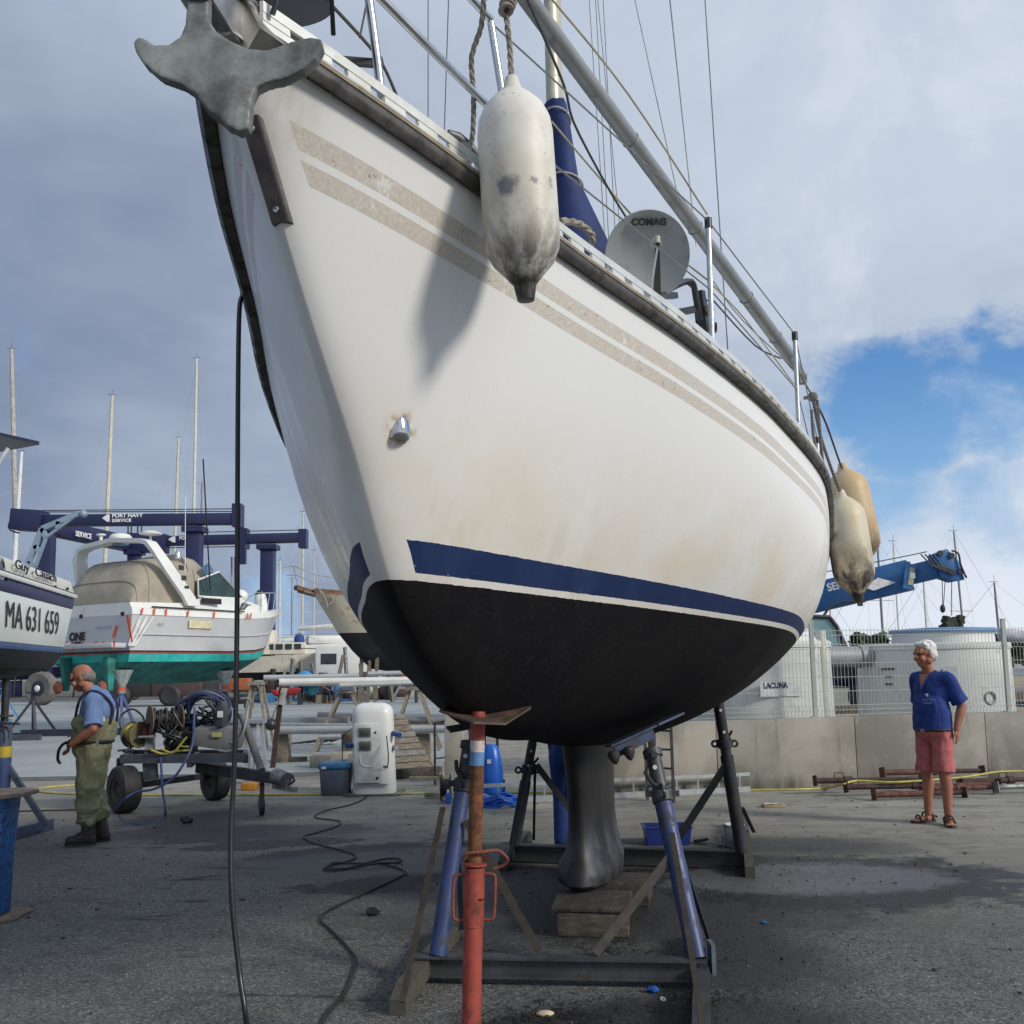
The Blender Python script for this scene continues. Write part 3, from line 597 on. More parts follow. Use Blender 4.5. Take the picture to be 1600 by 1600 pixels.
for s_ in (1, -1):
    top = [sheer(.86, s_, -.03, .64)] + [sheer(u, s_, -.045, .70) for u in (2.29, 3.56, 5.4, 7.2)]; mid = [sheer(.92, s_, -.035, .33)] + [sheer(u, s_, -.047, .38) for u in (2.29, 3.56, 5.4, 7.2)]
    line('lifeline', top, .0035, wire, boat); line('lifeline', mid, .0035, wire, boat)
# mast with its folded blue sail cover, shrouds and stays
mb0 = gy(872, 400, 5.75); mt = gy(861, 0, 5.75); ddir = (mt - gy(868, 170, 5.75)).normalized(); mbase = bw(3.2, .05, 2.9)
mast_b = gy(872, 330, 5.75); mast_b = V((mast_b.x, mast_b.y, 2.95)); mast_t = V((mast_b.x - .02, mast_b.y - .05, 12.))
mb = MB(); rs = []
for z in (0, 1): 
    c_ = mast_b if z == 0 else mast_t; rs.append([c_ + AX * .085 * math.cos(t) + NX * .052 * math.sin(t) for t in np.linspace(0, 2 * math.pi, 24, endpoint=False)])
mb.rings(rs).build('mast', M('weathered mast', (.50, .48, .38), .42, .25, .15, 8, (.28, .27, .25), .3, 7), boat)
def mpt(px, py, y): return gy(px, py, y)
blue_cv = M('blue canvas', (.008, .022, .105), .75, 0, .3, 8, None, bump=.25, bs=25)
rs = []
for px, py, wpx, dpt in ((868, 170, 17, 5.68), (874, 215, 19, 5.64), (880, 280, 24, 5.6), (890, 330, 36, 5.6), (900, 380, 46, 5.62), (905, 430, 48, 5.65)):
    c_ = gy(px, py, dpt); rw = wpx / 1540 * 6.; ring = []
    for k in range(20):
        t = 2 * math.pi * k / 20; q = 1 + .10 * math.sin(3 * t + py * .02) + .05 * math.sin(7 * t + py * .05); ring.append(c_ + V((math.cos(t) * rw * q, math.sin(t) * .13 * q, 0)))
    rs.append(ring)
MB().rings(rs).build('sail_cover', blue_cv, boat, smooth=80)
mb = MB()
for px, py, wpx, dpt in ((870, 188, 19.5, 5.66), (882, 288, 26, 5.6)):
    c_ = gy(px, py, dpt); rw = wpx / 1540 * 6.; mb.tube([c_ + V((math.cos(t) * rw * 1.08, math.sin(t) * .145, -.02 * math.cos(t))) for t in np.linspace(0, 2 * math.pi, 20, endpoint=False)], .006, 6, loop=True)
mb.build('cover_lashing', M('pale cord', (.45, .44, .40), .8), boat)
# long alloy spar stowed along the near rail
pa, pb = gy(770, -75, 3.9), gy(1236, 560, 6.55)
sp_ = MB().cyl(pa, pb, .042, n=20).build('stowed_spar', M('dull grey alloy', (.27, .28, .28), .42, .35, .1, 6, (.16, .16, .16), .3, 8), boat); part(sp_, 'long dull grey spar slanting above the rail')
dd_ = (pb - pa).normalized(); _, sa, ua = frame(dd_)
MB().beam(pa + ua * .040 + sa * .012, pb + ua * .040 + sa * .012, .012, .016).build('luff_groove', black, sp_)
mb = MB()
for t in (.35, .57, .78, .92): c_ = pa.lerp(pb, t); mb.torus(c_, dd_, .0435, .004, 18, 5)
mb.build('spar_band', galv, sp_)
mb = MB(); c_ = gy(1245, 575, 6.6); mb.beam(pb - dd_ * .05, c_ + dd_ * .12, .06, .075, w2=.03, h2=.05); mb.box(c_ + dd_ * .10 - V((0, 0, .03)), (.05, .06, .06)); mb.build('spar_end_fitting', galv, sp_)
# rigging wires that run up out of the picture
def vline(px0, py0, px1, py1, y0, y1, r=.004, mat=wire, name='stay', ext=1.): 
    a, b_ = gy(px0, py0, y0), gy(px1, py1, y1); d_ = b_ - a; line(name, [a, b_ + d_ * ext], r, mat, boat)
for a_ in ((1060, 310, 990, -10, 6.2, 5.9), (1082, 330, 1046, -10, 6.0, 5.9), (1138, 560, 1101, -10, 6.3, 5.9), (1088, 385, 1046, -5, 6.1, 5.92)): vline(*a_, ext=1.6)
for a_ in ((945, 370, 920, -10, 6.2, 5.9), (952, 390, 930, -10, 6.2, 5.9), (962, 380, 942, -10, 6.2, 5.9), (968, 350, 933, -10, 6.5, 6.)): vline(*a_, r=.0026, name='halyard', ext=1.6)
vline(669, 190, 669, -5, 3.6, 3.5, .0022, name='halyard', ext=2.); vline(694, 215, 701, -5, 3.7, 3.5, .0022, name='halyard', ext=2.)
vline(562, 60, 575, -5, 2.75, 2.7, .0035, name='halyard', ext=2.)
line('sheet_line', smooth_path([gy(820, -10, 3.8), gy(880, 130, 4.3), gy(905, 210, 4.6), gy(1000, 370, 5.3), gy(1105, 470, 5.9)], 5), .0065, dwire, boat)
line('sheet_line', smooth_path([gy(855, -10, 3.7), gy(980, 145, 4.2), gy(1105, 335, 4.9)], 5), .005, M('tan cord', (.36, .31, .2), .8), boat)
line('sheet_line', smooth_path([gy(862, 190, 5.4), gy(930, 270, 5.2), gy(1010, 360, 5.2), gy(1105, 437, 4.95)], 5), .0055, M('tan cord'), boat)
line('sheet_line', smooth_path([gy(1105, 437, 4.95), gy(1165, 500, 5.4), gy(1240, 600, 6.0)], 5), .0045, M('tan cord'), boat)
line('control_line', smooth_path([gy(1115, 470, 5.2), gy(1180, 540, 5.8), gy(1220, 560, 6.2)], 4), .005, dwire, boat)
line('control_line', smooth_path([gy(1115, 440, 5.2), gy(1160, 500, 5.6), gy(1245, 580, 6.3)], 4), .0035, wire, boat)
line('furler_line', smooth_path([gy(520, 10, 2.6), gy(575, 70, 2.75), gy(600, 105, 2.85), gy(622, 155, 2.95)], 5), .0055, M('speckled dark rope', (.09, .085, .075), .9, 0, .5, 200), boat)
mb = MB(); a_ = gy(545, 100, 2.8); mb.beam(gy(535, 95, 2.78), gy(598, 100, 2.82), .018, .022); mb.cyl(gy(593, 90, 2.82), gy(597, 106, 2.82), .009); mb.build('fairlead_bracket', black, boat)
# mooring cleat and rope tail by the fender
mb = MB(); a_, b_ = gy(700, 207, 2.98), gy(748, 245, 3.05); mb.tube([a_, a_.lerp(b_, .3) + V((0, 0, .01)), a_.lerp(b_, .7) + V((0, 0, .01)), b_], [.010, .017, .017, .012], 10); mb.box(a_.lerp(b_, .5) - V((0, 0, .03)), (.05, .05, .05)); mb.build('mooring_cleat', M('cast alloy', (.16, .16, .165), .5, .5, .2, 20), boat)
def twisted(name, pts, r, mat, par, k=8):
    path = smooth_path(pts, k); mb = MB(); n = len(path); L2 = 0.; ph = []
    for i in range(n): ph.append(L2); L2 += (path[min(i + 1, n - 1)] - path[i]).length
    fine = []; 
    step = r * .9; tot = L2; q = np.arange(0, tot, step)
    xs = np.array([[*p] for p in path]); s_ = np.array(ph); fin = [V((float(np.interp(t, s_, xs[:, 0])), float(np.interp(t, s_, xs[:, 1])), float(np.interp(t, s_, xs[:, 2])))) for t in q]
    for st_ in range(3):
        pts2 = []
        for i, p in enumerate(fin):
            d_ = fin[min(i + 1, len(fin) - 1)] - fin[max(i - 1, 0)]; _, a, b_ = frame(d_ if d_.length > 1e-7 else V((0, 0, 1)), (0.2, .1, 1) if abs(d_.normalized().z) < .9 else (1, .2, 0)); t = q[i] / (r * 8.5) * 2 * math.pi + st_ * 2.094
            pts2.append(p + (a * math.cos(t) + b_ * math.sin(t)) * r * .5)
        mb.tube(pts2, r * .54, 6)
    return mb.build(name, mat, par)
twisted('mooring_rope', [gy(757, -20, 2.75), gy(752, 40, 2.8), gy(737, 90, 2.85), gy(740, 150, 2.92), gy(738, 215, 3.0), gy(728, 240, 3.02)], .009, rope, boat)
twisted('mooring_rope', [gy(875, 345, 3.35), gy(905, 350, 3.4), gy(925, 368, 3.45), gy(922, 388, 3.5)], .0135, rope, boat)
# ------------------------------------------------------------------ anchor in the roller
ol = [(295, -12), (290, 40), (283, 59), (266, 73), (243, 76), (234, 69), (221, 66), (214, 75), (217, 89), (229, 106), (252, 124), (286, 134), (306, 147), (321, 170), (344, 187), (355, 198), (372, 204), (387, 198), (390, 178), (393, 152), (401, 136), (418, 129), (447, 125), (476, 113), (496, 98), (507, 80), (505, 70), (487, 65), (459, 68), (418, 79), (387, 76), (361, 65), (338, 49), (325, 29), (325, -12)]
AY = 2.00; pts = [gy(x, y, AY) for x, y in ol]
anc = thing('anchor', 'grey galvanised claw anchor hanging in the bow roller', 'anchor', gy(360, 120, AY))
ac = gy(360, 110, AY)
mb = MB(); mb.poly(pts, V((0, .034, 0)))
def bend(co):
    c = co.copy(); dx = co[:, 0] - ac.x; dz = co[:, 2] - ac.z
    c[:, 1] += -.55 * dx * dx + np.where(dz < 0, .5 * dz * dz, 0.) - .012 * np.exp(-(dx / .035) ** 2) * np.clip(.6 - dz * 4, 0, 1); return c
o = mb.build('claw', galv, anc, remesh=.0036, sm_it=5, fn=bend)
mb = MB(); mb.beam(gy(309, 2, 2.0) + V((0, .0, 0)), gy(309, -120, 1.98), .05, .03); mb.beam(gy(309, -110, 2.0), bw(.25, .0, 3.22) , .04, .035); mb.build('shank', galv, anc, bevel=.006)
# ------------------------------------------------------------------ fenders
def fender_mat(key, c1, c2, dirtc, lo, hi, smudge=()):
    m, g, b = mat_new(key); P = g.new('ShaderNodeTexCoord').outputs['Object']; z_ = g.xyz(P)[2]; n_ = g.noise(g.vmul(P, (1, 1, .6)), 9., 7., .7, .4); n2_ = g.noise(P, 40., 5., .7); n3_ = g.noise(P, 4., 5., .6)
    c = g.mix(g.ss(n3_, .35, .65), c1, c2); c = g.mix(g.mul(g.ss(z_, lo, hi), g.ss(n_, .36, .58)), c, dirtc); c = g.mix(g.mul(g.ss(n2_, .60, .70), .55), c, (.10, .09, .08)); c = g.mix(g.mul(g.ss(n_, .58, .70), .5), c, (.30, .26, .20))
    c = g.mix(g.mul(g.ss(z_, .085, .05), g.ss(n2_, .2, .5)), c, (.022, .022, .014))
    for sp_, sr in smudge:
        dn_ = g.new('ShaderNodeVectorMath', operation='DISTANCE'); g.put(dn_.inputs[0], P); dn_.inputs[1].default_value = sp_; c = g.mix(g.mul(g.ss(g.add(dn_.outputs['Value'], g.mul(g.add(n2_, -.5), .06)), sr, sr * .3), .75), c, (.05, .055, .10))
    g.put(b.inputs['Base Color'], c); b.inputs['Roughness'].default_value = .5; g.put(b.inputs['Normal'], g.bump(n2_, .12, .006)); return m
fprof = lambda R_, L_: [(R_ * .10, -.5), (R_ * .22, -.498), (R_ * .26, -.465), (R_ * .30, -.43), (R_ * .52, -.385), (R_ * .80, -.335), (R_ * .95, -.28), (R_, -.22), (R_, .24), (R_ * .95, .30), (R_ * .80, .355), (R_ * .52, .405), (R_ * .27, .44), (R_ * .20, .48), (R_ * .17, .50), (R_ * .05, .502)]
def fender(label, top, bot, R_, mat, ropes, rm, rr=.008, spec=None):
    t = thing('fender', label, 'fender', bot, 'fenders hanging from the yacht'); d_ = (V(top) - V(bot)); L_ = d_.length; c_ = (V(top) + V(bot)) / 2; d_.normalize()
    prof = [(r, z * L_) for r, z in fprof(R_, L_)]
    MB().lathe(prof, c_, d_, 36).build('body', mat, t, smooth=60)
    ex = V((1, 0, 0)); side_ = V((0, -1, 0))
    part(MB().torus(V(bot) + d_ * .045 * L_ / .7 + side_ * R_ * .2, (side_ + V((0, 0, -.2))), R_ * .11, R_ * .055, 16, 6).build('eye', rubber if spec is None else mat, t))
    for pts in ropes: twisted('hanging_rope', pts, rr, rm, t)
    return t
ftop, fbot = gy(799, 122, 2.80), gy(822, 470, 2.80)
fm1 = fender_mat('scuffed white fender', (.58, .54, .46), (.72, .70, .65), (.085, .065, .05), .36, .03, [(gy(793, 290, 2.70) - fbot, .045), (gy(851, 290, 2.74) - fbot, .03), (gy(834, 281, 2.70) - fbot, .018)])
fn1 = fender('large scuffed white fender hanging in front of the bow rail', ftop, fbot, .114, fm1, [[gy(790, -30, 2.74), gy(792, 30, 2.76), gy(797, 80, 2.78), ftop - V((0, 0, .02))]], rope, .0095)
mb = MB()
for px, py in ((793, 288), (845, 290)):
    pass
knot = gy(791, 10, 2.74); kb = MB()
for k in range(3): kb.torus(knot + V((.004 * k, -.004 * k, .012 * k - .01)), V((.3 * k - .3, .4, 1)), .017, .009, 14, 6)
kb.build('knot', rope, fn1)
u1 = 7.0
def fpt(px, py, y): return gy(px, py, y)
fm2 = fender_mat('yellowed fender', (.60, .51, .34), (.58, .54, .44), (.06, .055, .055), .52, .18); fm3 = fender_mat('tan fender', (.52, .36, .17), (.50, .40, .26), (.16, .12, .08), .5, .1)
ring = gy(1270, 620, 6.45)
fender('yellowed fender with grey smears, nearer of the two by the stern rail', fpt(1313, 766, 7.25), fpt(1342, 941, 7.25), .150, fm2, [[ring, fpt(1282, 680, 6.75), fpt(1300, 735, 7.1), fpt(1314, 772, 7.25)]], ropeg, .012, 1)
fender('tan fender half hidden behind the yellowed one', fpt(1315, 724, 7.75), fpt(1352, 890, 7.75), .165, fm3, [[ring, fpt(1290, 660, 7.0), fpt(1312, 722, 7.6), fpt(1317, 732, 7.75)]], dwire, .008, 1)
mb = MB()
for k, (a_, b_) in enumerate((((1272, 625), (1284, 725)), ((1277, 625), (1286, 728)), ((1268, 640), (1280, 722)))): mb.tube(smooth_path([gy(a_[0], a_[1], 6.45), gy((a_[0] + b_[0]) / 2 + 3 - 3 * k, (a_[1] + b_[1]) / 2, 6.5), gy(*b_, 6.55)], 4), .010, 6)
mb.sph(ring, .035, 8); mb.beam(gy(1256, 622, 6.45), ring, .02, .02); mb.tube([gy(1250, 585, 6.3), ring], .006)
mb.build('lashed_ropes', ropeg, boat)
# ------------------------------------------------------------------ satellite dish clamped to a stanchion
dsh = thing('satellite_dish', 'grey satellite dish on a black arm clamped to the rail post', 'dish', sheer(2.29, 1, -.05, .15))
dc = gy(1012, 400, 4.45); look = (V((.10, 0, 1.9)) - dc).normalized(); dax = V((.02, -.86, -.42)).normalized(); 
_, sa, ua = frame(dax, (0, 0, 1))
RD = .205; rs = []
for rr_ in (0.02, .3, .6, .85, 1.): rs.append([dc + (sa * math.cos(t) * .97 + ua * math.sin(t)) * RD * rr_ - dax * (.05 * (1 - rr_ * rr_)) for t in np.linspace(0, 2 * math.pi, 48, endpoint=False)])
for rr_ in (1.015, .6, .02): rs.append([dc + (sa * math.cos(t) * .97 + ua * math.sin(t)) * RD * rr_ - dax * (.05 * (1 - rr_ * rr_) + .012) for t in np.linspace(0, 2 * math.pi, 48, endpoint=False)])
MB().rings(rs).build('reflector', M('grey dish enamel', (.30, .315, .315), .4, 0, .08, 4, (.2, .2, .19), .2, 6), dsh, smooth=60)
text('COMAG', .042, basis(dc + ua * .150 + dax * -.006 - sa * 0.0, sa if sa.x > 0 else -sa, ua), ink, dsh, sx=1.05, align='CENTER', off=.0015)
lnb = gy(1027, 380, 4.15); foot = gy(1027, 462, 4.45)
mb = MB().beam(foot, lnb, .035, .028, w2=.02, h2=.02); mb.build('feed_arm', black, dsh)
mb = MB().cyl(lnb - dax * .0, lnb - dax * .06, .022, n=14); mb.cyl(lnb + V((0, 0, .0)), lnb + V((0, 0, .03)), .014, n=10); mb.build('feed_horn', M('grey feed horn', (.4, .38, .33), .5), dsh)
mb = MB().tube(smooth_path([lnb + V((.0, 0, -.02)), gy(1022, 420, 4.25), gy(1017, 458, 4.4)], 5), .0045, 6); mb.build('cable', M('white cable', (.65, .65, .63), .5), dsh)
hub = gy(1095, 490, 4.95); mb = MB()
mb.beam(foot, gy(1055, 462, 4.7), .03, .03); mb.tube(smooth_path([gy(1032, 466, 4.6), gy(1050, 450, 4.7), gy(1080, 440, 4.8), gy(1088, 470, 4.85), gy(1094, 500, 4.9)], 4), .016, 8); mb.beam(gy(1052, 490, 4.75), gy(1092, 482, 4.9), .03, .035); mb.build('bracket', black, dsh)
mb = MB().beam(gy(1092, 455, 4.93), gy(1100, 520, 4.97), .05, .05, w2=.06, h2=.06); mb.cyl(gy(1104, 512, 4.98) - V((.05, 0, 0)), gy(1104, 512, 4.98) + V((.05, 0, 0)), .028); mb.build('clamp', black, dsh)
MB().sph(gy(1108, 484, 4.93), .028, 10).build('knob', M('tan knob', (.30, .19, .09), .6), dsh)
# ------------------------------------------------------------------ hose hanging over the far rail
hp = [gy(379, 462, 3.55), gy(374, 485, 3.5), gy(372, 600, 3.47), gy(371, 800, 3.45), gy(370, 1000, 3.43), gy(366, 1200, 3.42), gy(361, 1290, 3.4), gy(362, 1400, 3.36), gy(374, 1520, 3.33), gy(386, 1610, 3.3), gz(395, 1780, .012)]
o = MB().tube([sheer(.95, -1, .02, .05), *smooth_path(hp, 5), hp[-1] + V((.5, -.6, 0)), hp[-1] + V((1.4, -.9, 0))], .0088, 10).build('hose', M('glossy black hose', (.012, .012, .013), .3)); tag(o, 'long black hose hanging from the far rail down to the ground', 'hose')
# ------------------------------------------------------------------ boat stands
bluep = M('scratched blue paint', (.026, .048, .145), .45, 0, .25, 6, (.05, .05, .055), .5, 12)
dkst = M('grimy dark steel', (.028, .030, .036), .55, .1, .3, 8, (.045, .035, .028), .4, 9)
gst = M('dull grey steel', (.060, .063, .068), .5, .2, .25, 8, (.035, .028, .022), .4, 12)
brst = M('worn flat steel', (.040, .032, .024), .6, .1, .3, 12, (.05, .035, .022), .4, 16)
st = thing('boat_stand', 'blue legged steel boat stand nearest the camera under the hull', 'boat stand', gy(880, 1500, 5.1) * 1., 'boat stands under the yacht'); st.location.z = 0; ORI[st.name] = V(st.location)
bl, br = gy(645, 1484, 5.14), gy(1104, 1500, 4.98); bl.z = br.z = .085
MB().ibeam(bl + (bl - br).normalized() * .0, br, .085, .10, .012).build('cross_beam', gst, st)
legs = []
for (bp, by), (tp_, ty), r in (((684, 1478), (733, 1165), .044), ((1089, 1487), (1020, 1178), .048)):
    b_ = gy(bp, by, 5.13 if bp < 800 else 5.0); t_ = gy(tp_, ty, 5.40); b_.z = .13; mid_ = b_.lerp(t_, .78 if bp > 800 else .80); ax = (t_ - b_).normalized()
    part(MB().cyl(b_, mid_, r, r * .98, 18).build('leg', bluep, st)); lo_ = COL.objects[-1]
    part(MB().cyl(mid_ - ax * .02, t_ + ax * .02, r * .86, n=18).build('upper_tube', gst if bp > 800 else dkst, st))
    mb = MB().lathe([(r * 1.0, -.04), (r * 1.16, -.035), (r * 1.16, .03), (r, .035)], mid_, ax, 18); mb.torus(mid_ + V((0, -r * 1.0, .03)), (1, 0, .2), .035, .008, 12, 6); mb.beam(mid_ + V((-r * 1.8, 0, .01)), mid_ + V((r * 1.9, 0, .01)), .02, .03); mb.build('collar', gst if bp > 800 else dkst, st)
    mb = MB(); hq = mid_ + ax * .16 + V((-.01, -r * .86, 0)); mb.cyl(hq, hq + V((0, -.012, 0)), .012, n=10); part(mb.build('bolt', M('bright bolt', (.6, .6, .6), .4), st))
    mb = MB().tube(smooth_path([mid_ + ax * .13 + V((-r * 1.3, -.01, 0)), mid_ + ax * .07 + V((-r * .8, -r * 1.2, 0)), mid_ + ax * .05 + V((r * .5, -r * 1.2, 0)), mid_ + ax * .06 + V((r * 1.0, -r * .3, 0))], 4), .011, 8); mb.build('locking_handle', gst if bp > 800 else dkst, st)
    mb = MB().lathe([(r * .9, -.02), (r * 1.1, -.016), (r * 1.1, .02), (r * .9, .024)], t_, ax, 18); mb.box(t_ + V((0, -r, 0)), (.03, .03, .03)); mb.build('top_socket', gst if bp > 800 else dkst, st); legs.append((b_, mid_, t_))
# swivelling pads against the hull
p0, p1, p2 = gy(950, 1166, 5.45), gy(1020, 1134, 5.5), gy(1057, 1116, 5.55)
mb = MB(); mb.beam(p0, p1, .16, .012, up=(-.45, 0, 1)); mb.beam(p1, p2 + V((.01, 0, 0)), .16, .012, up=(-.45, 0, 1)); mb.beam(p0 + V((.04, -.03, -.03)), p1 + V((0, -.03, -.035)), .012, .06); mb.beam(p0 + V((.04, .05, -.03)), p1 + V((0, .05, -.035)), .012, .06)
pd = mb.build('hull_pad', M('blue edged steel', (.035, .06, .12), .5, 0, .3, 10, (.07, .05, .035), .5, 14), st)
mb = MB(); mb.lathe([(.02, 0), (.034, .01), (.034, .03), (.02, .06), (.004, .075)], p0 + V((.02, -.06, -.02)), (.2, -.2, -1), 10); mb.build('swivel_nut', dkst, pd); MB().lathe([(.02, 0), (.034, .01), (.034, .03), (.02, .06), (.004, .075)], p0 + V((.10, -.06, .0)), (.2, -.2, -1), 10).build('swivel_nut', dkst, pd)
p0, p1 = gy(700, 1140, 5.45), gy(770, 1128, 5.5); MB().beam(p0, p1, .16, .012, up=(.45, 0, 1)).build('hull_pad', dkst, st)
# skid feet
def foot(a, b_, w_, h, mat, par): 
    a, b_ = V(a), V(b_); d_ = (b_ - a).normalized(); mb = MB()
    mb.poly([a + V((0, 0, .0)), a + d_ * .10, a + d_ * .10 + V((0, 0, .03)), b_ - d_ * .10 + V((0, 0, .03)), b_ - d_ * .10, b_, b_ + V((0, 0, h * .6)), b_ - d_ * .12 + V((0, 0, h)), a + d_ * .12 + V((0, 0, h)), a + V((0, 0, h * .6))], frame(d_)[1] * w_); return mb.build('foot_beam', mat, par)
foot(gz(634, 1588), gz(728, 1462), -.075, .115, M('mud stained steel', (.085, .078, .062), .7, .1, .3, 10, (.04, .035, .03), .5, 10), st)
foot(gz(1112, 1655), gz(1108, 1470), -.075, .10, gst, st)
MB().beam(gz(628, 1566, .09), gy(692, 1262, 5.28), .028, .010).build('side_brace', brst, st); MB().beam(gz(722, 1452, .09), gy(712, 1262, 5.38), .028, .010).build('side_brace', dkst, st)
MB().beam(gz(1104, 1640, .09), gy(1050, 1302, 5.1), .026, .010).build('side_brace', brst, st); MB().beam(gz(1108, 1470, .09), gy(1060, 1320, 5.25), .022, .010).build('side_brace', dkst, st)
MB().beam(gy(842, 1486, 5.05), gy(728, 1282, 5.25), .04, .008, up=(0, 1, 0)).build('cross_brace', brst, st)
MB().beam(gy(930, 1490, 5.05), gy(1046, 1340, 5.17), .045, .008, up=(0, 1, 0)).build('cross_brace', M('brown flat steel', (.055, .046, .042), .65, .1, .3, 12), st)
mb = MB(); c_ = gy(1113, 1490, 5.0); mb.box((c_.x, c_.y + .02, .13), (.02, .11, .14)); mb.build('end_plate', M('pale blue plate', (.10, .14, .17), .6, 0, .2, 8), st)
# far stand
s2 = thing('boat_stand', 'dark steel boat stand farther back under the hull, behind the fin keel', 'boat stand', (gz(990, 1350)), 'boat stands under the yacht')
bl, br = gz(798, 1338, .075), gz(1172, 1352, .075)
bl2, br2 = V((bl.x, 8.2, .075)), V((br.x * 1.01, 7.75, .075)); MB().ibeam(bl2, br2, .09, .13, .012).build('cross_beam', dkst, s2)
for a_, b_, r in ((V((bl2.x + .03, 8.2, .13)), gy(832, 1160, 8.0), .045), (V((br2.x - .02, 7.75, .13)), gy(1121, 1090, 7.55), .05)):
    ax = (b_ - a_).normalized(); m_ = a_.lerp(b_, .62)
    MB().cyl(a_, m_, r, r, 16).build('leg', dkst, s2); MB().cyl(m_, b_, r * .82, n=16).build('upper_tube', dkst, s2)
    mb = MB().lathe([(r, -.03), (r * 1.15, -.025), (r * 1.15, .03), (r, .035)], m_ + ax * .10, ax, 16)
    for s_ in (-1, 1): mb.torus(m_ + ax * .10 + V((s_ * .075, 0, 0)), (0, 1, 0), .022, .010, 12, 6)
    mb.cyl(m_ + ax * .14 + V((.03, 0, 0)), m_ + ax * .20 + V((.07, 0, 0)), .010); mb.build('collar', dkst, s2)
    for t in (.78, .92):
        q = a_.lerp(b_, t) + V((0, -r * .82, 0)); MB().cyl(q + V((0, .01, 0)), q + V((0, -.008, 0)), .011, n=10).build('bolt', M('bright bolt'), s2)
rA, rB = gy(1138, 1190, 7.6), gy(1052, 1322, 7.85); MB().beam(rA, rB, .055, .02, up=(0, 1, 0)).build('cross_brace', dkst, s2)
MB().beam(gy(838, 1195, 8.05), gy(905, 1285, 8.0), .05, .02, up=(0, 1, 0)).build('cross_brace', dkst, s2)
foot(gz(1180, 1372), gz(1166, 1290), -.07, .13, M('mud stained steel'), s2); foot(gz(792, 1362), gz(832, 1316), -.07, .12, dkst, s2)
MB().beam(gy(1160, 1262, 7.7), gz(1178, 1300, .1), .03, .012).build('side_brace', dkst, s2); MB().beam(gy(830, 1195, 8.0), gz(793, 1352, .10), .022, .012).build('side_brace', dkst, s2); MB().beam(gy(836, 1195, 8.05), gz(834, 1312, .10), .022, .012).build('side_brace', dkst, s2)
# timbers under the keel
def timber(c, sz, rz, label, mat, chip=.012, sd_=1):
    o = MB().box(c, sz, Matrix.Rotation(rz, 3, 'Z')).build('timber_block', mat, bevel=chip); return tag(o, label, 'timber', 'timber blocks under the keel')
timber((.45, 6.10, .07), (.42, .40, .14), -.10, 'nearest squared timber block under the front of the keel', M('damp timber', (.092, .076, .058), .85, 0, .4, 9, (.035, .03, .026), .5, 14, .4, 60, stretch=(1, 1, 4)))
timber((.66, 6.82, .075), (.46, .34, .15), -.2, 'squared timber block under the rear half of the keel', woodd)
o = MB().box((.45, 6.12, .156), (.46, .46, .028), Matrix.Rotation(-.14, 3, 'Z')).build('bearing_board', woodd, bevel=.006); tag(o, 'dark board lying on the nearest timber under the keel', 'board')
# ------------------------------------------------------------------ red steel prop at the bow
redp = M('red prop paint', (.30, .050, .032), .6, 0, .22, 8, (.085, .030, .018), .45, 14, .1, 60); rustt = M('rusty prop tube', (.155, .058, .022), .8, .1, .5, 26, (.06, .028, .018), .5, 18, .3, 90)
a_, b_ = V((-.195, 3.96, .008)), V((-.148, 4.02, 1.372)); ax = (b_ - a_).normalized()
pr = thing('steel_prop', 'red and rusty telescopic steel prop under the bow of the yacht', 'prop', (-.195, 3.96, 0), 'telescopic steel props')
at_ = lambda z: a_ + ax * z
MB().cyl(at_(0), at_(.62), .0375, n=22).build('outer_tube', redp, pr); MB().lathe([(.0405, 0), (.0405, .215), (.036, .22)], at_(.548), ax, 24).build('collar', redp, pr)
MB().lathe([(.040, 0), (.048, .004), (.048, .012), (.03, .016)], at_(.772), ax, 24).build('collar_flange', redp, pr)
MB().cyl(at_(.77), at_(1.162), .0285, n=20).build('inner_tube', rustt, pr)
o = MB().cyl(at_(1.1622), at_(1.215), .0290, n=20).build('blue_band', M('blue paint band', (.09, .22, .42), .6, 0, .2, 12, (.2, .2, .2), .3, 16), pr)
MB().cyl(at_(1.2152), at_(1.260), .0290, n=20).build('white_band', M('chipped white paint', (.55, .52, .50), .7, 0, .1, 12, (.30, .06, .04), .55, 18), pr)
MB().cyl(at_(1.2602), at_(1.375), .0292, n=20).build('tube_head', redp, pr)
for s_ in (-1, 1):
    mb = MB().tube(smooth_path([at_(.745) + V((s_ * .04, -.004, 0)), at_(.742) + V((s_ * .072, -.008, 0)), at_(.72) + V((s_ * .082, -.008, 0)), at_(.60) + V((s_ * .080, -.008, 0)), at_(.575) + V((s_ * .07, -.008, 0)), at_(.572) + V((s_ * .038, -.004, 0))], 4), .0065, 8); mb.build('handle', M('rusty red handle', (.20, .055, .035), .75, 0, .3, 20, (.08, .03, .02), .5, 20), pr)
mb = MB().tube(smooth_path([at_(.806) + V((-.045, -.03, .0)), at_(.82) + V((-.03, -.045, .01)), at_(.822) + V((.03, -.04, .012)), at_(.825) + V((.09, -.02, .01)), at_(.80) + V((.128, -.005, 0)), at_(.775) + V((.115, .01, 0)), at_(.76) + V((.075, .01, 0))], 5), .0068, 8); mb.tube([at_(.806) + V((-.045, -.03, 0)), at_(.79) + V((-.035, .02, 0)), at_(.80) + V((.06, .01, 0))], .0065, 8); mb.build('locking_pin', M('rusty red handle'), pr)
MB().box(at_(.655) + V((.03, -.036, 0)), (.022, .006, .004)).build('slot_mark', ink, pr)
MB().box(a_, (.14, .14, .012)).build('base_plate', rust, pr)
hd = V((-.148, 4.02, 1.378)); mb = MB()
for xx, z0, z1 in ((-.15, .024, -.004), (.22, .030, -.004)):
    pass
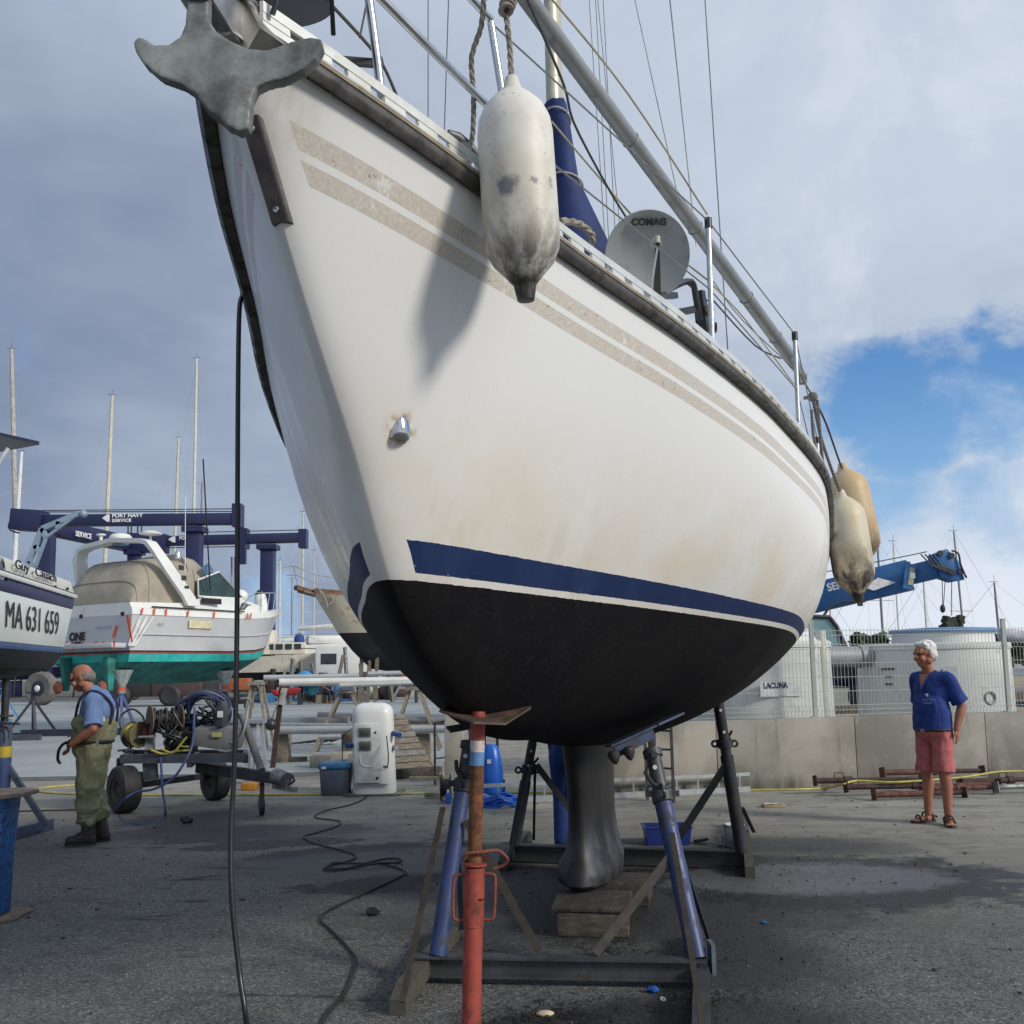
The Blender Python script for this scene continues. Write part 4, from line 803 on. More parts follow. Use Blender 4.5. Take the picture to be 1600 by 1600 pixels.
P1, P2, P3, P4 = gy(686, 1113, 3.92), gy(740, 1131, 3.86), gy(790, 1133, 3.93), gy(829, 1108, 4.06); P5, P6 = gy(830, 1106, 4.24), gy(700, 1106, 4.2)
up_ = V((0, 0, .008)); mb._a([P1, P2, V((P2.x, 4.2, hd.z)), P6, P1 + up_, P2 + up_, V((P2.x, 4.2, hd.z)) + up_, P6 + up_], [(0, 1, 2, 3), (7, 6, 5, 4), (0, 4, 5, 1), (1, 5, 6, 2), (2, 6, 7, 3), (3, 7, 4, 0)])
mb._a([P2, P3, P4, P5, V((P2.x, 4.2, hd.z)), P2 + up_, P3 + up_, P4 + up_, P5 + up_, V((P2.x, 4.2, hd.z)) + up_], [(4, 3, 2, 1, 0), (5, 6, 7, 8, 9), (0, 1, 6, 5), (1, 2, 7, 6), (2, 3, 8, 7), (3, 4, 9, 8)])
mb.build('head_plate', M('rusty head plate', (.085, .06, .045), .6, .15, .3, 12, (.12, .05, .03), .4, 10), pr, smooth=0)
# ------------------------------------------------------------------ things on the ground behind the stands
bx = gz(1042, 1318); t = thing('plastic_tray', 'blue plastic tray standing behind the far stand', 'tray', bx)
mb = MB(); w_, d_, h = .20, .13, .15
mb.rings([[bx + V((x * k, y * k, z)) for x, y in ((-w_, -d_), (w_, -d_), (w_, d_), (-w_, d_))] for k, z in ((.9, .0), (1, h), (1.06, h), (1.06, h + .012), (.97, h + .012), (.88, .02))]); mb.build('tray_body', M('blue plastic', (.012, .03, .17), .4), t); 
MB().box(bx + V((.02, -d_ * .97, .05)), (.05, .006, .04)).build('sticker', M('white sign'), t)
pb_ = gz(1148, 1322); t = thing('paint_tin', 'white paint tin smeared with black beside the far stand leg', 'paint tin', pb_)
MB().lathe([(.082, 0), (.085, .005), (.085, .165), (.092, .17), (.092, .185), (.078, .187), (.076, .16)], pb_, n=28).build('tin', M('smeared white tin', (.52, .52, .52), .4, .3, .1, 6, (.02, .02, .022), .62, 8), t)
MB().tube([pb_ + V((math.cos(a) * .095, -.0 + math.sin(a) * .03 - .06, .15 - math.sin(a) * .07)) for a in np.linspace(0, math.pi, 12)], .003, 6).build('wire_handle', steel, t)
cp = gz(1126, 1320); tag(MB().lathe([(.022, 0), (.032, .08), (.033, .083), (.030, .08), (.02, .004)], cp, n=16).build('paper_cup', white), 'small white cup beside the smeared paint tin', 'cup')
bp = gz(1096, 1318); tag(MB().beam(bp + V((-.06, 0, .02)), bp + V((.06, .03, .035)), .05, .025).build('paint_brush', black, bevel=.006), 'black brush lying on the ground by the blue tray', 'brush')
c_ = gz(1209, 1261); t = thing('flattened_carton', 'torn flattened white and brown carton lying on the asphalt', 'carton', c_)
MB().box(c_ + V((0, 0, .016)), (.25, .10, .03), Matrix.Rotation(.05, 3, 'Z')).build('carton_body', M('cardboard', (.30, .23, .13), .9), t, bevel=.004); MB().poly([c_ + V((-.10, -.03, .034)), c_ + V((-.02, -.04, .045)), c_ + V((.02, -.02, .036)), c_ + V((.10, -.045, .05)), c_ + V((.09, .04, .036)), c_ + V((-.09, .045, .04))], V((0, 0, .003))).build('lid_flap', white, t)
rnd = random.Random(11)
for k, (px, py, col, nm_, lb, r) in enumerate(((1193, 1443, (.02, .10, .25), 'plastic_scrap', 'small blue plastic scrap right of the near stand', .014), (1020, 1551, (.015, .10, .35), 'plastic_scrap', 'crumpled bright blue plastic scrap near the front beam', .024), (582, 1430, (.014, .014, .015), 'dirt_lump', 'black lump of dirt lying near the black cable', .036), (292, 1286, (.018, .018, .018), 'dirt_lump', 'black lump of dirt lying by the wet patch near the trailer', .05))):
    c_ = gz(px, py); o = MB().sph(c_ + V((0, 0, r * .5)), r, 9, (1.3, 1, .7)).build(nm_, M('scrap %d' % k, col, .6, 0, .4, 30)); 
    for v in o.data.vertices: v.co += V((rnd.uniform(-1, 1), rnd.uniform(-1, 1), rnd.uniform(-.3, 1))) * r * .28
    tag(o, lb, 'scrap')
c_ = gz(1036, 1563); tag(MB().torus(c_ + V((0, 0, .006)), (.2, -.3, 1), .011, .004, 14, 6).build('washer_ring', white), 'small pale ring lying on the ground in front', 'ring')
c_ = gz(852, 1588); o = MB().sph(c_ + V((0, 0, .012)), .03, 10, (1.4, .7, .5)).build('broken_shell', M('shell', (.52, .42, .28), .6, 0, .3, 20)); tag(o, 'pale broken shell lying among paint scrapings in front', 'shell')
ch = MB(); rnd = random.Random(9)
for cx, cy, n, sp in ((850, 1592, 160, .10), (1105, 1560, 60, .07), (980, 1490, 60, .1)):
    c_ = gz(cx, cy)
    for _ in range(n):
        p = c_ + V((rnd.gauss(0, sp * 1.5), rnd.gauss(0, sp), .004)); L_ = rnd.uniform(.015, .05); a = rnd.random() * 6.28
        ch.beam(p, p + V((math.cos(a) * L_, math.sin(a) * L_, rnd.uniform(0, .02))), .006, .002)
tag(ch.build('bark_litter', M('dark litter', (.022, .018, .014), .9)), kind='stuff')
# power cable from the pedestal
cab = [(604, 1150), (606, 1195), (590, 1225), (570, 1247), (545, 1258), (510, 1266), (492, 1275), (500, 1279), (530, 1283), (526, 1291), (490, 1302), (474, 1307), (490, 1317), (540, 1330), (556, 1337), (545, 1345), (515, 1352), (506, 1358), (530, 1359), (560, 1352), (600, 1342), (626, 1342), (620, 1348), (590, 1349), (550, 1356), (512, 1356), (522, 1348), (560, 1349), (600, 1350), (634, 1362), (620, 1372), (560, 1400), (512, 1423), (502, 1438), (520, 1455), (548, 1485), (556, 1505), (540, 1550), (515, 1580), (500, 1610), (495, 1680)]
pts = [gy(604, 1150, 12.55), gy(606, 1195, 12.5)] + [gz(x, y, .010 if i != 21 else .03) for i, (x, y) in enumerate(cab[2:])]
o = MB().tube(smooth_path(pts, 5), .0075, 8).build('power_cable', rubber); tag(o, 'black power cable snaking over the asphalt from the white pedestal', 'cable')
yel = M('yellow hose', (.42, .36, .06), .5, 0, .15, 8, (.2, .17, .06), .3, 6)
hs = [gz(118, 1228), gz(70, 1232), gz(62, 1238), gz(90, 1241), gz(160, 1243), gz(300, 1244), gz(480, 1243), gz(620, 1242), gz(760, 1240), gz(900, 1240), gz(1060, 1239), gz(1175, 1236), gz(1240, 1235), gz(1290, 1233)]; hs = [p + V((0, 0, .012)) for p in hs] + [gy(1315, 1226, 11.75), gy(1340, 1220, 11.8), gy(1400, 1222, 11.75), gy(1500, 1215, 12.0), gy(1560, 1206, 12.3), gy(1620, 1205, 12.5)]
o = MB().tube(smooth_path(hs, 5), .0125, 8).build('garden_hose', yel); tag(o, 'long yellow hose lying along the foot of the concrete wall', 'hose')
# rusty props lying at the wall
def lying_prop(p, q, r, label, m1, m2, split=.5, handle=True):
    p, q = V(p), V(q); ax = (q - p).normalized(); L_ = (q - p).length; t = thing('steel_prop', label, 'prop', (p + q) / 2, 'telescopic steel props')
    MB().cyl(p, p.lerp(q, split), r, n=14).build('outer_tube', m1, t); MB().cyl(p.lerp(q, split - .02), q, r * .78, n=14).build('inner_tube', m2, t)
    MB().lathe([(r * 1.05, -.05), (r * 1.3, -.045), (r * 1.3, .05), (r, .055)], p.lerp(q, split), ax, 14).build('collar', m1, t)
    for e, s_ in ((p, -1), (q, 1)): MB().beam(e, e + ax * s_ * .008, .125, .125, up=(.15, .2, 1)).build('end_plate', m1, t)
    if handle:
        h0 = p.lerp(q, split - .12); MB().tube([h0 + V((0, 0, r)), h0 + V((0, 0, r + .055)), h0 + ax * .11 + V((0, 0, r + .055)), h0 + ax * .11 + V((0, 0, r))], .0065, 6).build('handle', m1, t)
rs2 = M('red rust', (.12, .045, .034), .75, .1, .35, 12, (.05, .028, .022), .5, 10)
for a in (((1274, 1220), (1440, 1217), 11.95, 12.05, .034, 'dark rusty prop lying lengthwise at the wall, leftmost of the pile', rustbr, rustbr, .3), ((1379, 1207), (1534, 1204), 12.25, 12.5, .036, 'red rusty prop lying on top of the pile against the wall', rs2, rustbr, .5), ((1322, 1230), (1560, 1225), 11.75, 11.95, .033, 'long rusty prop lying in the middle of the pile', rustbr, rs2, .45), ((1366, 1242), (1506, 1238), 11.4, 11.5, .036, 'short rusty prop lying nearest, in front of the pile', rs2, rustbr, .6), ((1440, 1232), (1556, 1230), 11.65, 11.75, .036, 'red rusty prop lying between pile and standing man', rs2, rs2, .5), ((1500, 1222), (1640, 1216), 12.1, 12.4, .036, 'rusty prop running out of the picture at right', rustbr, rustbr, .55), ((1556, 1230), (1660, 1226), 11.7, 11.85, .03, 'pale grey prop running out of the picture at right', galv, galv, .6)):
    lying_prop(gy(*a[0], a[2]), gy(*a[1], a[3]), *a[4:])
# ladders
lad = thing('ladder', 'long aluminium ladder lying on its side at the wall', 'ladder', gz(1000, 1238)); a_, b_ = W0 + wn * .16 - wd * 1.3, gz(1174, 1238); a_.z = 0; lz = (.035, .215); yv = V((0, 0, 0))
a_ = V((a_.x, a_.y, 0)); b_ = V((b_.x, b_.y + .05, 0))
for z in lz: MB().beam(a_ + V((0, 0, z)), b_ + V((0, 0, z)), .025, .065 if z < .1 else .04).build('rail', alu, lad)
n = int((b_ - a_).length / .27)
for k in range(n): p = a_.lerp(b_, (k + .5) / n); MB().beam(p + V((0, 0, lz[0] + .03)), p + V((0, 0, lz[1] - .02)), .028, .024, up=(1, 0, 0)).build('rung', alu, lad)
l2 = thing('ladder', 'dark steel ladder standing upright behind the near stand leg', 'ladder', gz(1032, 1252)); 
rl = [(gz(1012, 1250), gy(1004, 1080, 11.9)), (gz(1053, 1254), gy(1046, 1080, 11.5))]
for p, q in rl: MB().beam(p, q, .03, .045, up=(0, 1, 0)).build('rail', gst, l2)
for k in range(6): t = .13 + k * .17; MB().cyl(rl[0][0].lerp(rl[0][1], t), rl[1][0].lerp(rl[1][1], t), .013, n=8).build('rung', gst, l2)
for k, (x0, x1, lb) in enumerate(((958, 1005, 'rusty pipe length lying behind the aluminium ladder, left piece'), (1052, 1120, 'reddish pipe length lying behind the aluminium ladder, right piece'))):
    p, q = gy(x0, 1216, 12.62), gy(x1, 1216, 12.5); p.z = q.z = .17; tag(MB().cyl(p, q, .055, n=16).build('steel_pipe', rs2 if k else rust), lb, 'pipe')
# pressure washer and coil
pw_ = gz(768, 1242); t = thing('pressure_washer', 'blue pressure washer standing behind the red prop', 'pressure washer', pw_)
blm = M('bright blue plastic', (.010, .105, .50), .35, 0, .1, 4)
MB().rings([[pw_ + V((math.cos(a) * .15 * k * (1 if math.cos(a) > 0 else .9), math.sin(a) * .13 * k, z)) for a in np.linspace(0, 2 * math.pi, 20, endpoint=False)] for k, z in ((.8, .02), (1., .06), (1., .25), (.9, .42), (.72, .55), (.4, .62))]).build('body', blm, t)
MB().tube([pw_ + V((-.08, .12, .1)), pw_ + V((-.08, .14, .84)), pw_ + V((.08, .14, .84)), pw_ + V((.08, .12, .1))], .018, 8).build('handle', black, t)
for s_ in (-1, 1): MB().cyl(pw_ + V((s_ * .17, .08, .09)), pw_ + V((s_ * .12, .08, .09)), .09, n=18).build('wheel', rubber, t)
MB().box(pw_ + V((-.02, -.135, .42)), (.05, .01, .05)).build('sticker', M('white sign'), t); MB().box(pw_ + V((.09, .1, .80)), (.16, .12, .16)).build('control_box', black, t, bevel=.02)
cc = gz(783, 1260); mb = MB(); pts = []; rnd = random.Random(4)
for k in range(150): a = k * .42; pts.append(cc + V((math.cos(a) * (.20 + .05 * math.sin(k * .9)), math.sin(a) * (.17 + .04 * math.cos(k * .7)), .015 + .11 * (k / 150.) + .02 * math.sin(k * 1.7))))
o = MB().tube(smooth_path(pts, 3), .012, 7).build('hose_coil', blm); tag(o, 'coil of bright blue hose lying beside the blue pressure washer', 'hose')
rp = gz(697, 1252); t = thing('cable_reel', 'black cable reel on its edge beside the near stand leg', 'cable reel', rp)
for s_ in (-1, 1): MB().cyl(rp + V((s_ * .045, 0, .16)), rp + V((s_ * .055, 0, .16)), .155, n=28).build('flange', black, t)
MB().cyl(rp + V((-.045, 0, .16)), rp + V((.045, 0, .16)), .10, n=24).build('wound_cable', rubber, t); MB().tube([rp + V((-.07, -.03, .01)), rp + V((-.07, .0, .34)), rp + V((.07, 0, .34)), rp + V((.07, -.03, .01))], .009, 6).build('stand_frame', steel, t)
bo = gz(700, 1254); t = thing('spray_bottle', 'small blue bottle with white cap in front of the cable reel', 'bottle', bo + V((0, -.12, 0))); q = bo + V((.01, -.12, 0)); MB().lathe([(.03, 0), (.032, .01), (.032, .11), (.015, .13)], q, n=14).build('body', blm, t); MB().lathe([(.014, .13), (.016, .135), (.014, .165)], q, n=12).build('cap', white, t)
for k, (x0, x1, y0, lb) in enumerate(((640, 745, 1218, 'pale timber lath behind the cable reel, upper of two'), (664, 700, 1237, 'short brass ended timber lath behind the cable reel, lower of two'))):
    p, q = gz(x0, y0 + 10), gz(x1, y0 + 10); p.z = q.z = .10 - .06 * k; tag(MB().beam(p, q, .07, .05).build('timber_lath', M('pale lath', (.22, .19, .14), .8, 0, .25, 8), bevel=.004), lb, 'timber')
# ------------------------------------------------------------------ people
skin = M('sunburnt skin', (.33, .135, .085), .5, 0, .14, 14, (.25, .08, .05), .2, 10); skind = M('tanned skin', (.25, .115, .072), .5, 0, .14, 14)
eyem = M('dark eye', (.02, .015, .012), .7, spec=.1)
def rotz(a): return Matrix.Rotation(a, 3, 'Z')
def head_parts(mb, c, hr, s=1.):
    # face towards -Y of the head frame hr; c is the middle of the head
    T = lambda x, y, z: c + hr @ V((x * s, y * s, z * s)); E = lambda p, r, q=None: mb.ell(T(*p), [k * s for k in r], (hr @ q) if q else hr)
    E((0, .012, .035), (.076, .095, .088)); E((0, -.022, -.035), (.060, .070, .075)); E((0, -.045, -.085), (.036, .040, .028)); E((0, -.065, .045), (.055, .028, .035))
    mb.cap(T(0, -.086, .018), T(0, -.104, -.020), .0085 * s, .0125 * s); E((.0, -.096, -.023), (.017, .012, .009)); E((0, -.086, -.055), (.026, .013, .007)); E((0, -.083, -.068), (.022, .013, .007))
    for k in (-1, 1): E((k * .032, -.083, .030), (.024, .012, .010)); E((k * .044, -.070, -.028), (.022, .022, .026)); E((k * .078, .012, -.006), (.010, .022, .034)); E((k * .062, .0, -.05), (.02, .035, .035))
    return T
def hand(mb, w, d, n, t, s=1., curl=.5):
    """palm from the wrist w along d, palm facing n, thumb on the side t; five fingers"""
    d, n, t = V(d).normalized(), V(n).normalized(), V(t).normalized(); s = s * .95
    mb.ell(w + d * .045 * s, (.040 * s, .016 * s, .050 * s), Matrix((t, n, d)).transposed())
    for k, (o, L_) in enumerate(((.030, .066), (.010, .076), (-.011, .071), (-.031, .056))):
        b = w + d * .082 * s + t * o * s; a = b + (d * (1 - curl * .35) + n * curl * .5 + t * o * 2).normalized() * L_ * .52 * s; e = a + (d * (1 - curl) + n * curl).normalized() * L_ * .5 * s
        mb.cap(b, a, .0090 * s, .0082 * s, 8); mb.cap(a, e, .0082 * s, .0070 * s, 8)
    b = w + d * .022 * s + t * .030 * s; a = b + (t * .75 + d * .65 + n * .2).normalized() * .040 * s; e = a + (d * .9 + t * .3 + n * .3).normalized() * .032 * s
    mb.cap(b, a, .012 * s, .0100 * s, 8); mb.cap(a, e, .0100 * s, .008 * s, 8)
def limb(mb, pts, rs):
    for i in range(len(pts) - 1): mb.cap(pts[i], pts[i + 1], rs[i], rs[i + 1], 12)
# --- man in the blue shirt and red shorts, standing by the wall, looking to the left
o0 = gz(1468, 1288); F = rotz(rad(-60))
man = thing('person', 'white haired man in blue v-neck shirt and red shorts standing with hands at his hips', 'person', o0)
L = lambda x, y, z: o0 + F @ V((x, y, z)) * 1.0
bd = MB(); hr = rotz(rad(-74)) @ Matrix.Rotation(rad(6), 3, 'X'); hc = L(-.01, -.045, 1.615)
TH_ = head_parts(bd, hc, hr, 1.02); bd.cap(L(0, .0, 1.42), hc + V((0, 0, -.06)), .060, .056)
bd.ell(L(0, .02, 1.27), (.145, .085, .18), F); bd.ell(L(0, -.01, 1.06), (.145, .115, .18), F); bd.ell(L(0, .01, .92), (.168, .12, .13), F)
hipL, hipR = L(.085, .01, .90), L(-.085, .01, .90); kL, kR = L(.10, -.02, .50), L(-.115, .0, .50); aL, aR = L(.085, .025, .085), L(-.145, .035, .085)
for h_, k_, a_, ft in ((hipL, kL, aL, (.10, -.6)), (hipR, kR, aR, (-.75, -.75))):
    limb(bd, [h_, k_], [.088, .056]); limb(bd, [k_, k_.lerp(a_, .3) + F @ V((0, .022, 0)), a_], [.053, .054, .036]); fd = (F @ V((ft[0], ft[1], 0))).normalized() if ft[0] > 0 else V((-.95, -.25, 0)).normalized()
    if ft[0] > 0: fd = V((-.25, -.97, 0)).normalized()
    bd.cap(a_ - fd * .035 - V((0, 0, .045)), a_ + fd * .12 - V((0, 0, .055)), .034, .026); tz = frame(fd)[1]
    for q in range(5): bd.cap(a_ + fd * .125 + tz * (-.036 + .018 * q) - V((0, 0, .058)), a_ + fd * (.172 - .006 * abs(q - 1.5)) + tz * (-.042 + .021 * q) - V((0, 0, .064)), .0115, .010, 8)
shL, shR = L(.178, .02, 1.375), L(-.172, .02, 1.375); eL, eR = L(.232, .130, 1.125), L(-.225, .115, 1.125); wL, wR = L(.215, .055, .905), L(-.200, .035, .90)
for s_, e_, w_, sg in ((shL, eL, wL, 1), (shR, eR, wR, -1)):
    limb(bd, [s_, e_], [.046, .043]); limb(bd, [e_, e_.lerp(w_, .35), w_], [.043, .043, .029]); hand(bd, w_, F @ V((-.12 * sg, .25, -.9)), F @ V((-sg * .9, 0, 0)), F @ V((.25 * sg, -1, -.2)), 1., .35)
bd.build('body', skin, man, remesh=.0068, sm_it=3, smooth=180)
for k in (-1, 1): MB().sph(TH_(k * .032, -.090, .014), .0095, 8).build('eye', eyem, man)
hb = MB(); hb.ell(TH_(0, .030, .062), (.088, .094, .080), hr); hb.ell(TH_(0, .070, .0), (.072, .055, .075), hr)
for k in (-1, 1): hb.ell(TH_(k * .076, .03, .02), (.014, .04, .055), hr); hb.cap(TH_(k * .025, -.091, .041), TH_(k * .045, -.082, .040), .006, .005)
for k in range(9): a = -1.2 + k * .3; hb.ell(TH_(math.sin(a) * .062, -.045 + .03 * (1 - math.cos(a)), .100 + .008 * math.sin(k * 2.)), (.022, .026, .020), hr)
hb.build('hair', M('white hair', (.66, .65, .62), .8, 0, .2, 60, None, .5, 9, .4, 120), man, remesh=.006, sm_it=1, smooth=180, folds=(.007, 38., .8))
shirtm = M('royal blue jersey', (.010, .034, .19), .85, 0, .16, 7, None, .5, 9, .25, 22)
sb = MB()
sb.ell(L(0, .01, 1.27), (.188, .128, .20), F); sb.ell(L(0, -.015, 1.10), (.178, .152, .20), F); sb.rings([[L(math.cos(a) * .186 * k, -.008 + math.sin(a) * .150 * k, z) for a in np.linspace(0, 2 * math.pi, 28, endpoint=False)] for z, k in ((.895, 1.01), (.94, 1.0), (1.02, .99), (1.1, .96))]); sb.cap(L(-.125, .02, 1.375), L(.125, .02, 1.375), .076); sb.cap(L(-.17, .02, 1.375), L(-.10, .02, 1.385), .074); sb.cap(L(.10, .02, 1.385), L(.17, .02, 1.375), .074)
for s_, e_ in ((shL, eL), (shR, eR)): limb(sb, [s_, s_.lerp(e_, .45), s_.lerp(e_, .66)], [.074, .070, .068]); sb.tube([s_.lerp(e_, .45), s_.lerp(e_, .88)], [.066, .080], 16)
o = sb.build('shirt', shirtm, man, remesh=.009, sm_it=3, smooth=180, folds=(.009, 9., .45))
cm_ = Matrix(((1, 0, 0), (0, 1, 0), (0, 0, 1)))
vb = MB(); vpts = [(-.058, -.088, 1.43), (.058, -.088, 1.43), (.0, -.148, 1.29)]; vb.poly([L(*p) for p in vpts], F @ V((0, .03, 0))); vb.build('neckline', skin, man)
vc = MB(); vc.tube([L(-.066, -.080, 1.435), L(-.033, -.124, 1.36), L(.0, -.152, 1.28), L(.033, -.124, 1.36), L(.066, -.080, 1.435)], .0085, 6); vc.build('collar_band', M('royal blue jersey'), man)
qx = F @ V((1, 0, .0)); q0 = L(.055, -.156, 1.245); vb = MB(); vb.poly([q0, q0 + qx * .034, q0 + qx * .017 - V((0, 0, .03))], F @ V((0, -.006, 0))); vb.build('chest_logo', winkl, man)
text('PORT NAVY', .026, basis(L(.025, -.168, 1.185), qx, (0, 0, 1)), M('faded print', (.10, .14, .32), .8), man, name='print', off=.001); text('SERVICE', .026, basis(L(.035, -.170, 1.155), qx, (0, 0, 1)), M('faded print'), man, name='print', off=.001)
pb2 = MB(); pb2.ell(L(0, -.005, .89), (.186, .142, .12), F)
for h_, k_ in ((hipL, kL), (hipR, kR)): limb(pb2, [h_, h_.lerp(k_, .5), h_.lerp(k_, .72)], [.100, .094, .088]); pb2.tube([h_.lerp(k_, .4), h_.lerp(k_, 1.0)], [.092, .100], 20)
pb2.build('shorts', M('faded red cotton', (.40, .115, .115), .9, 0, .16, 9, None, .5, 9, .3, 25), man, remesh=.009, sm_it=3, smooth=180, folds=(.008, 8., .7))
bb = MB(); bb.tube([L(math.cos(a) * .176, -.006 + math.sin(a) * .138, .900) for a in np.linspace(0, 2 * math.pi, 28, endpoint=False)], .019, 6, loop=True); bb.build('belt', M('dark belt', (.03, .02, .015), .6), man); MB().box(L(.0, -.158, .892), (.05, .012, .035), F).build('buckle', steel, man)
sanm = M('brown sandals', (.035, .026, .020), .7, 0, .2, 12)
for a_, fd in ((aL, V((-.25, -.97, 0))), (aR, V((-.95, -.25, 0)))):
    fd = fd.normalized(); tz = frame(fd)[1]; c0 = V((a_.x, a_.y, 0)); n = 24; so = []
    for k in range(n):
        a = 2 * math.pi * k / n; so.append(c0 + fd * (.060 + .140 * math.cos(a)) + tz * (.050 * math.sin(a) * (1 + .12 * math.cos(a))))
    sn = MB().poly([p + V((0, 0, .002)) for p in so], (0, 0, .022)).build('sandal', sanm, man)
    sm2 = MB()
    for f, z, w_ in ((.115, .052, .046), (.045, .078, .044), (-.03, .075, .040)): sm2.tube([c0 + fd * f + tz * w_ * math.cos(t) + V((0, 0, .02 + (z - .0) * math.sin(t))) for t in np.linspace(0, math.pi, 10)], .0085, 6)
    sm2.tube([c0 - fd * .06 + tz * .038 * math.cos(t) - fd * .015 * math.sin(t) + V((0, 0, .055)) for t in np.linspace(0, math.pi, 8)], .010, 6); sm2.build('strap', sanm, sn)
# --- man in olive chest waders, seen from his left side, looking down to the left
o0 = gz(140, 1318); F = rotz(rad(-84))
wd_ = thing('person', 'balding man in blue shirt, olive chest waders and brown boots looking down, hand on hip', 'person', o0)
L = lambda x, y, z: o0 + F @ V((x, y, z)) * .985
bd = MB(); hr = rotz(rad(-84)) @ Matrix.Rotation(rad(20), 3, 'X'); hc = L(.0, -.115, 1.555)
TH_ = head_parts(bd, hc, hr, 1.04); bd.cap(L(0, .035, 1.36), hc + V((.02, 0, -.05)), .064, .060)
bd.ell(L(0, .04, 1.24), (.15, .10, .19), F); bd.ell(L(0, -.01, 1.0), (.165, .145, .20), F)
hipL, hipR = L(.085, .02, .90), L(-.085, .02, .90); kL, kR = L(.095, .0, .50), L(-.10, -.03, .50); aL, aR = L(.095, .015, .09), L(-.10, .09, .09)
for h_, k_, a_ in ((hipL, kL, aL), (hipR, kR, aR)): limb(bd, [h_, k_, a_], [.085, .055, .04])
shL, shR = L(.185, .045, 1.335), L(-.185, .045, 1.335); eL, eR = L(.275, .085, 1.085), L(-.26, .05, 1.06); wL, wR = L(.22, -.120, .945), L(-.12, -.19, .98)
for s_, e_, w_, sg in ((shL, eL, wL, 1), (shR, eR, wR, -1)):
    limb(bd, [s_, e_], [.054, .045]); limb(bd, [e_, e_.lerp(w_, .35), w_], [.044, .046, .031])
hand(bd, wL, F @ V((-.35, -.55, -.55)), F @ V((-.8, .4, -.1)), F @ V((.1, .75, .45)), 1.05, .45); hand(bd, wR, F @ V((.5, -.4, -.4)), F @ V((0, .5, -.5)), F @ V((0, -.3, .9)), 1., .5)
bd.build('body', skin, wd_, remesh=.0068, sm_it=3, smooth=180)
for k in (-1, 1): MB().sph(TH_(k * .032, -.090, .014), .0095, 8).build('eye', eyem, wd_)
hb = MB(); hb.ell(TH_(0, .068, -.005), (.074, .055, .058), hr)
for k in (-1, 1): hb.ell(TH_(k * .074, .045, .0), (.012, .042, .040), hr); hb.cap(TH_(k * .025, -.091, .041), TH_(k * .045, -.082, .040), .006, .005)
hb.build('hair', M('grey hair', (.17, .155, .135), .8, 0, .25, 60, None, .5, 9, .4, 120), wd_, remesh=.006, sm_it=2, smooth=180)
sb = MB(); sb.ell(L(0, .035, 1.255), (.208, .150, .20), F); sb.cap(L(-.13, .045, 1.345), L(.13, .045, 1.345), .076); sb.ell(L(0, .04, 1.06), (.185, .15, .15), F); sb.cap(L(0, .02, 1.395), L(0, .0, 1.42), .070)
for s_, e_ in ((shL, eL), (shR, eR)): limb(sb, [s_, s_.lerp(e_, .45), s_.lerp(e_, .68)], [.084, .078, .072]); sb.tube([s_.lerp(e_, .45), s_.lerp(e_, .92)], [.072, .086], 16)
sb.build('shirt', M('light blue shirt', (.125, .195, .37), .85, 0, .15, 8, None, .5, 9, .35, 20), wd_, remesh=.009, sm_it=3, smooth=180, folds=(.010, 8., .6))
wam = M('olive waders', (.215, .210, .115), .75, 0, .22, 6, (.13, .125, .07), .4, 7, .5, 14)
wb = MB(); wb.ell(L(0, .0, 1.02), (.205, .178, .165), F); wb.ell(L(0, .0, .90), (.20, .172, .15), F); wb.ell(L(0, .028, 1.06), (.218, .182, .175), F); wb.cap(L(-.10, -.075, 1.13), L(.10, -.075, 1.13), .085); wb.ell(L(.0, .05, 1.10), (.190, .115, .12), F)
rnd = random.Random(8)
for h_, k_, a_ in ((hipL, kL, aL), (hipR, kR, aR)):
    b2 = k_.lerp(a_, .58); limb(wb, [h_, h_.lerp(k_, .55), k_, k_.lerp(a_, .3), b2], [.128, .120, .108, .110, .094])
    for k in range(7):
        t = k / 6.; p = (k_.lerp(a_, -.35 + .92 * t)); a = rnd.random() * 6.28; ex = V((math.cos(a), math.sin(a), .0)); wb.cap(p + ex * .075 + V((0, 0, .03)), p + V((ex.y, -ex.x, 0)) * .06 + ex * .05 - V((0, 0, .045)), .045, .040)
    for k in range(3): wb.lathe([(.05, -.02), (.098, -.012), (.104, 0), (.098, .012), (.05, .02)], b2 + V((0, 0, -.035 + .04 * k)), (.1 * (k - 1), .08, 1), 18)
wb.build('waders', wam, wd_, remesh=.009, sm_it=3, smooth=180, folds=(.014, 7., .75))
bb = MB(); bb.tube([L(math.cos(a) * .206, .0 + math.sin(a) * .178, .955) for a in np.linspace(0, 2 * math.pi, 30, endpoint=False)], [.020] * 31, 6, loop=True); bb.tube(smooth_path([L(.03, -.178, .955), L(.05, -.24, .945), L(.06, -.285, .89), L(.06, -.295, .80), L(.06, -.27, .755)], 5), .015, 6); bb.build('belt', M('black webbing', (.014, .014, .016), .7), wd_)
MB().box(L(.19, .09, .955), (.012, .04, .05), F).build('buckle', M('grey buckle', (.22, .22, .2), .5), wd_)
for s_ in (1, -1):
    so = MB(); so.tube(smooth_path([L(s_ * .11, -.135, 1.16), L(s_ * .135, -.085, 1.36), L(s_ * .135, .03, 1.432), L(s_ * .115, .145, 1.37), L(s_ * .08, .20, 1.26), L(s_ * .10, .185, 1.12)], 6), .013, 6); so.build('brace', M('navy webbing', (.012, .016, .05), .8), wd_)
MB().box(L(.165, .125, 1.165), (.035, .05, .045), F).build('brace_clip', white, wd_)
bm_ = M('brown rubber boots', (.036, .028, .024), .6, 0, .15, 8)
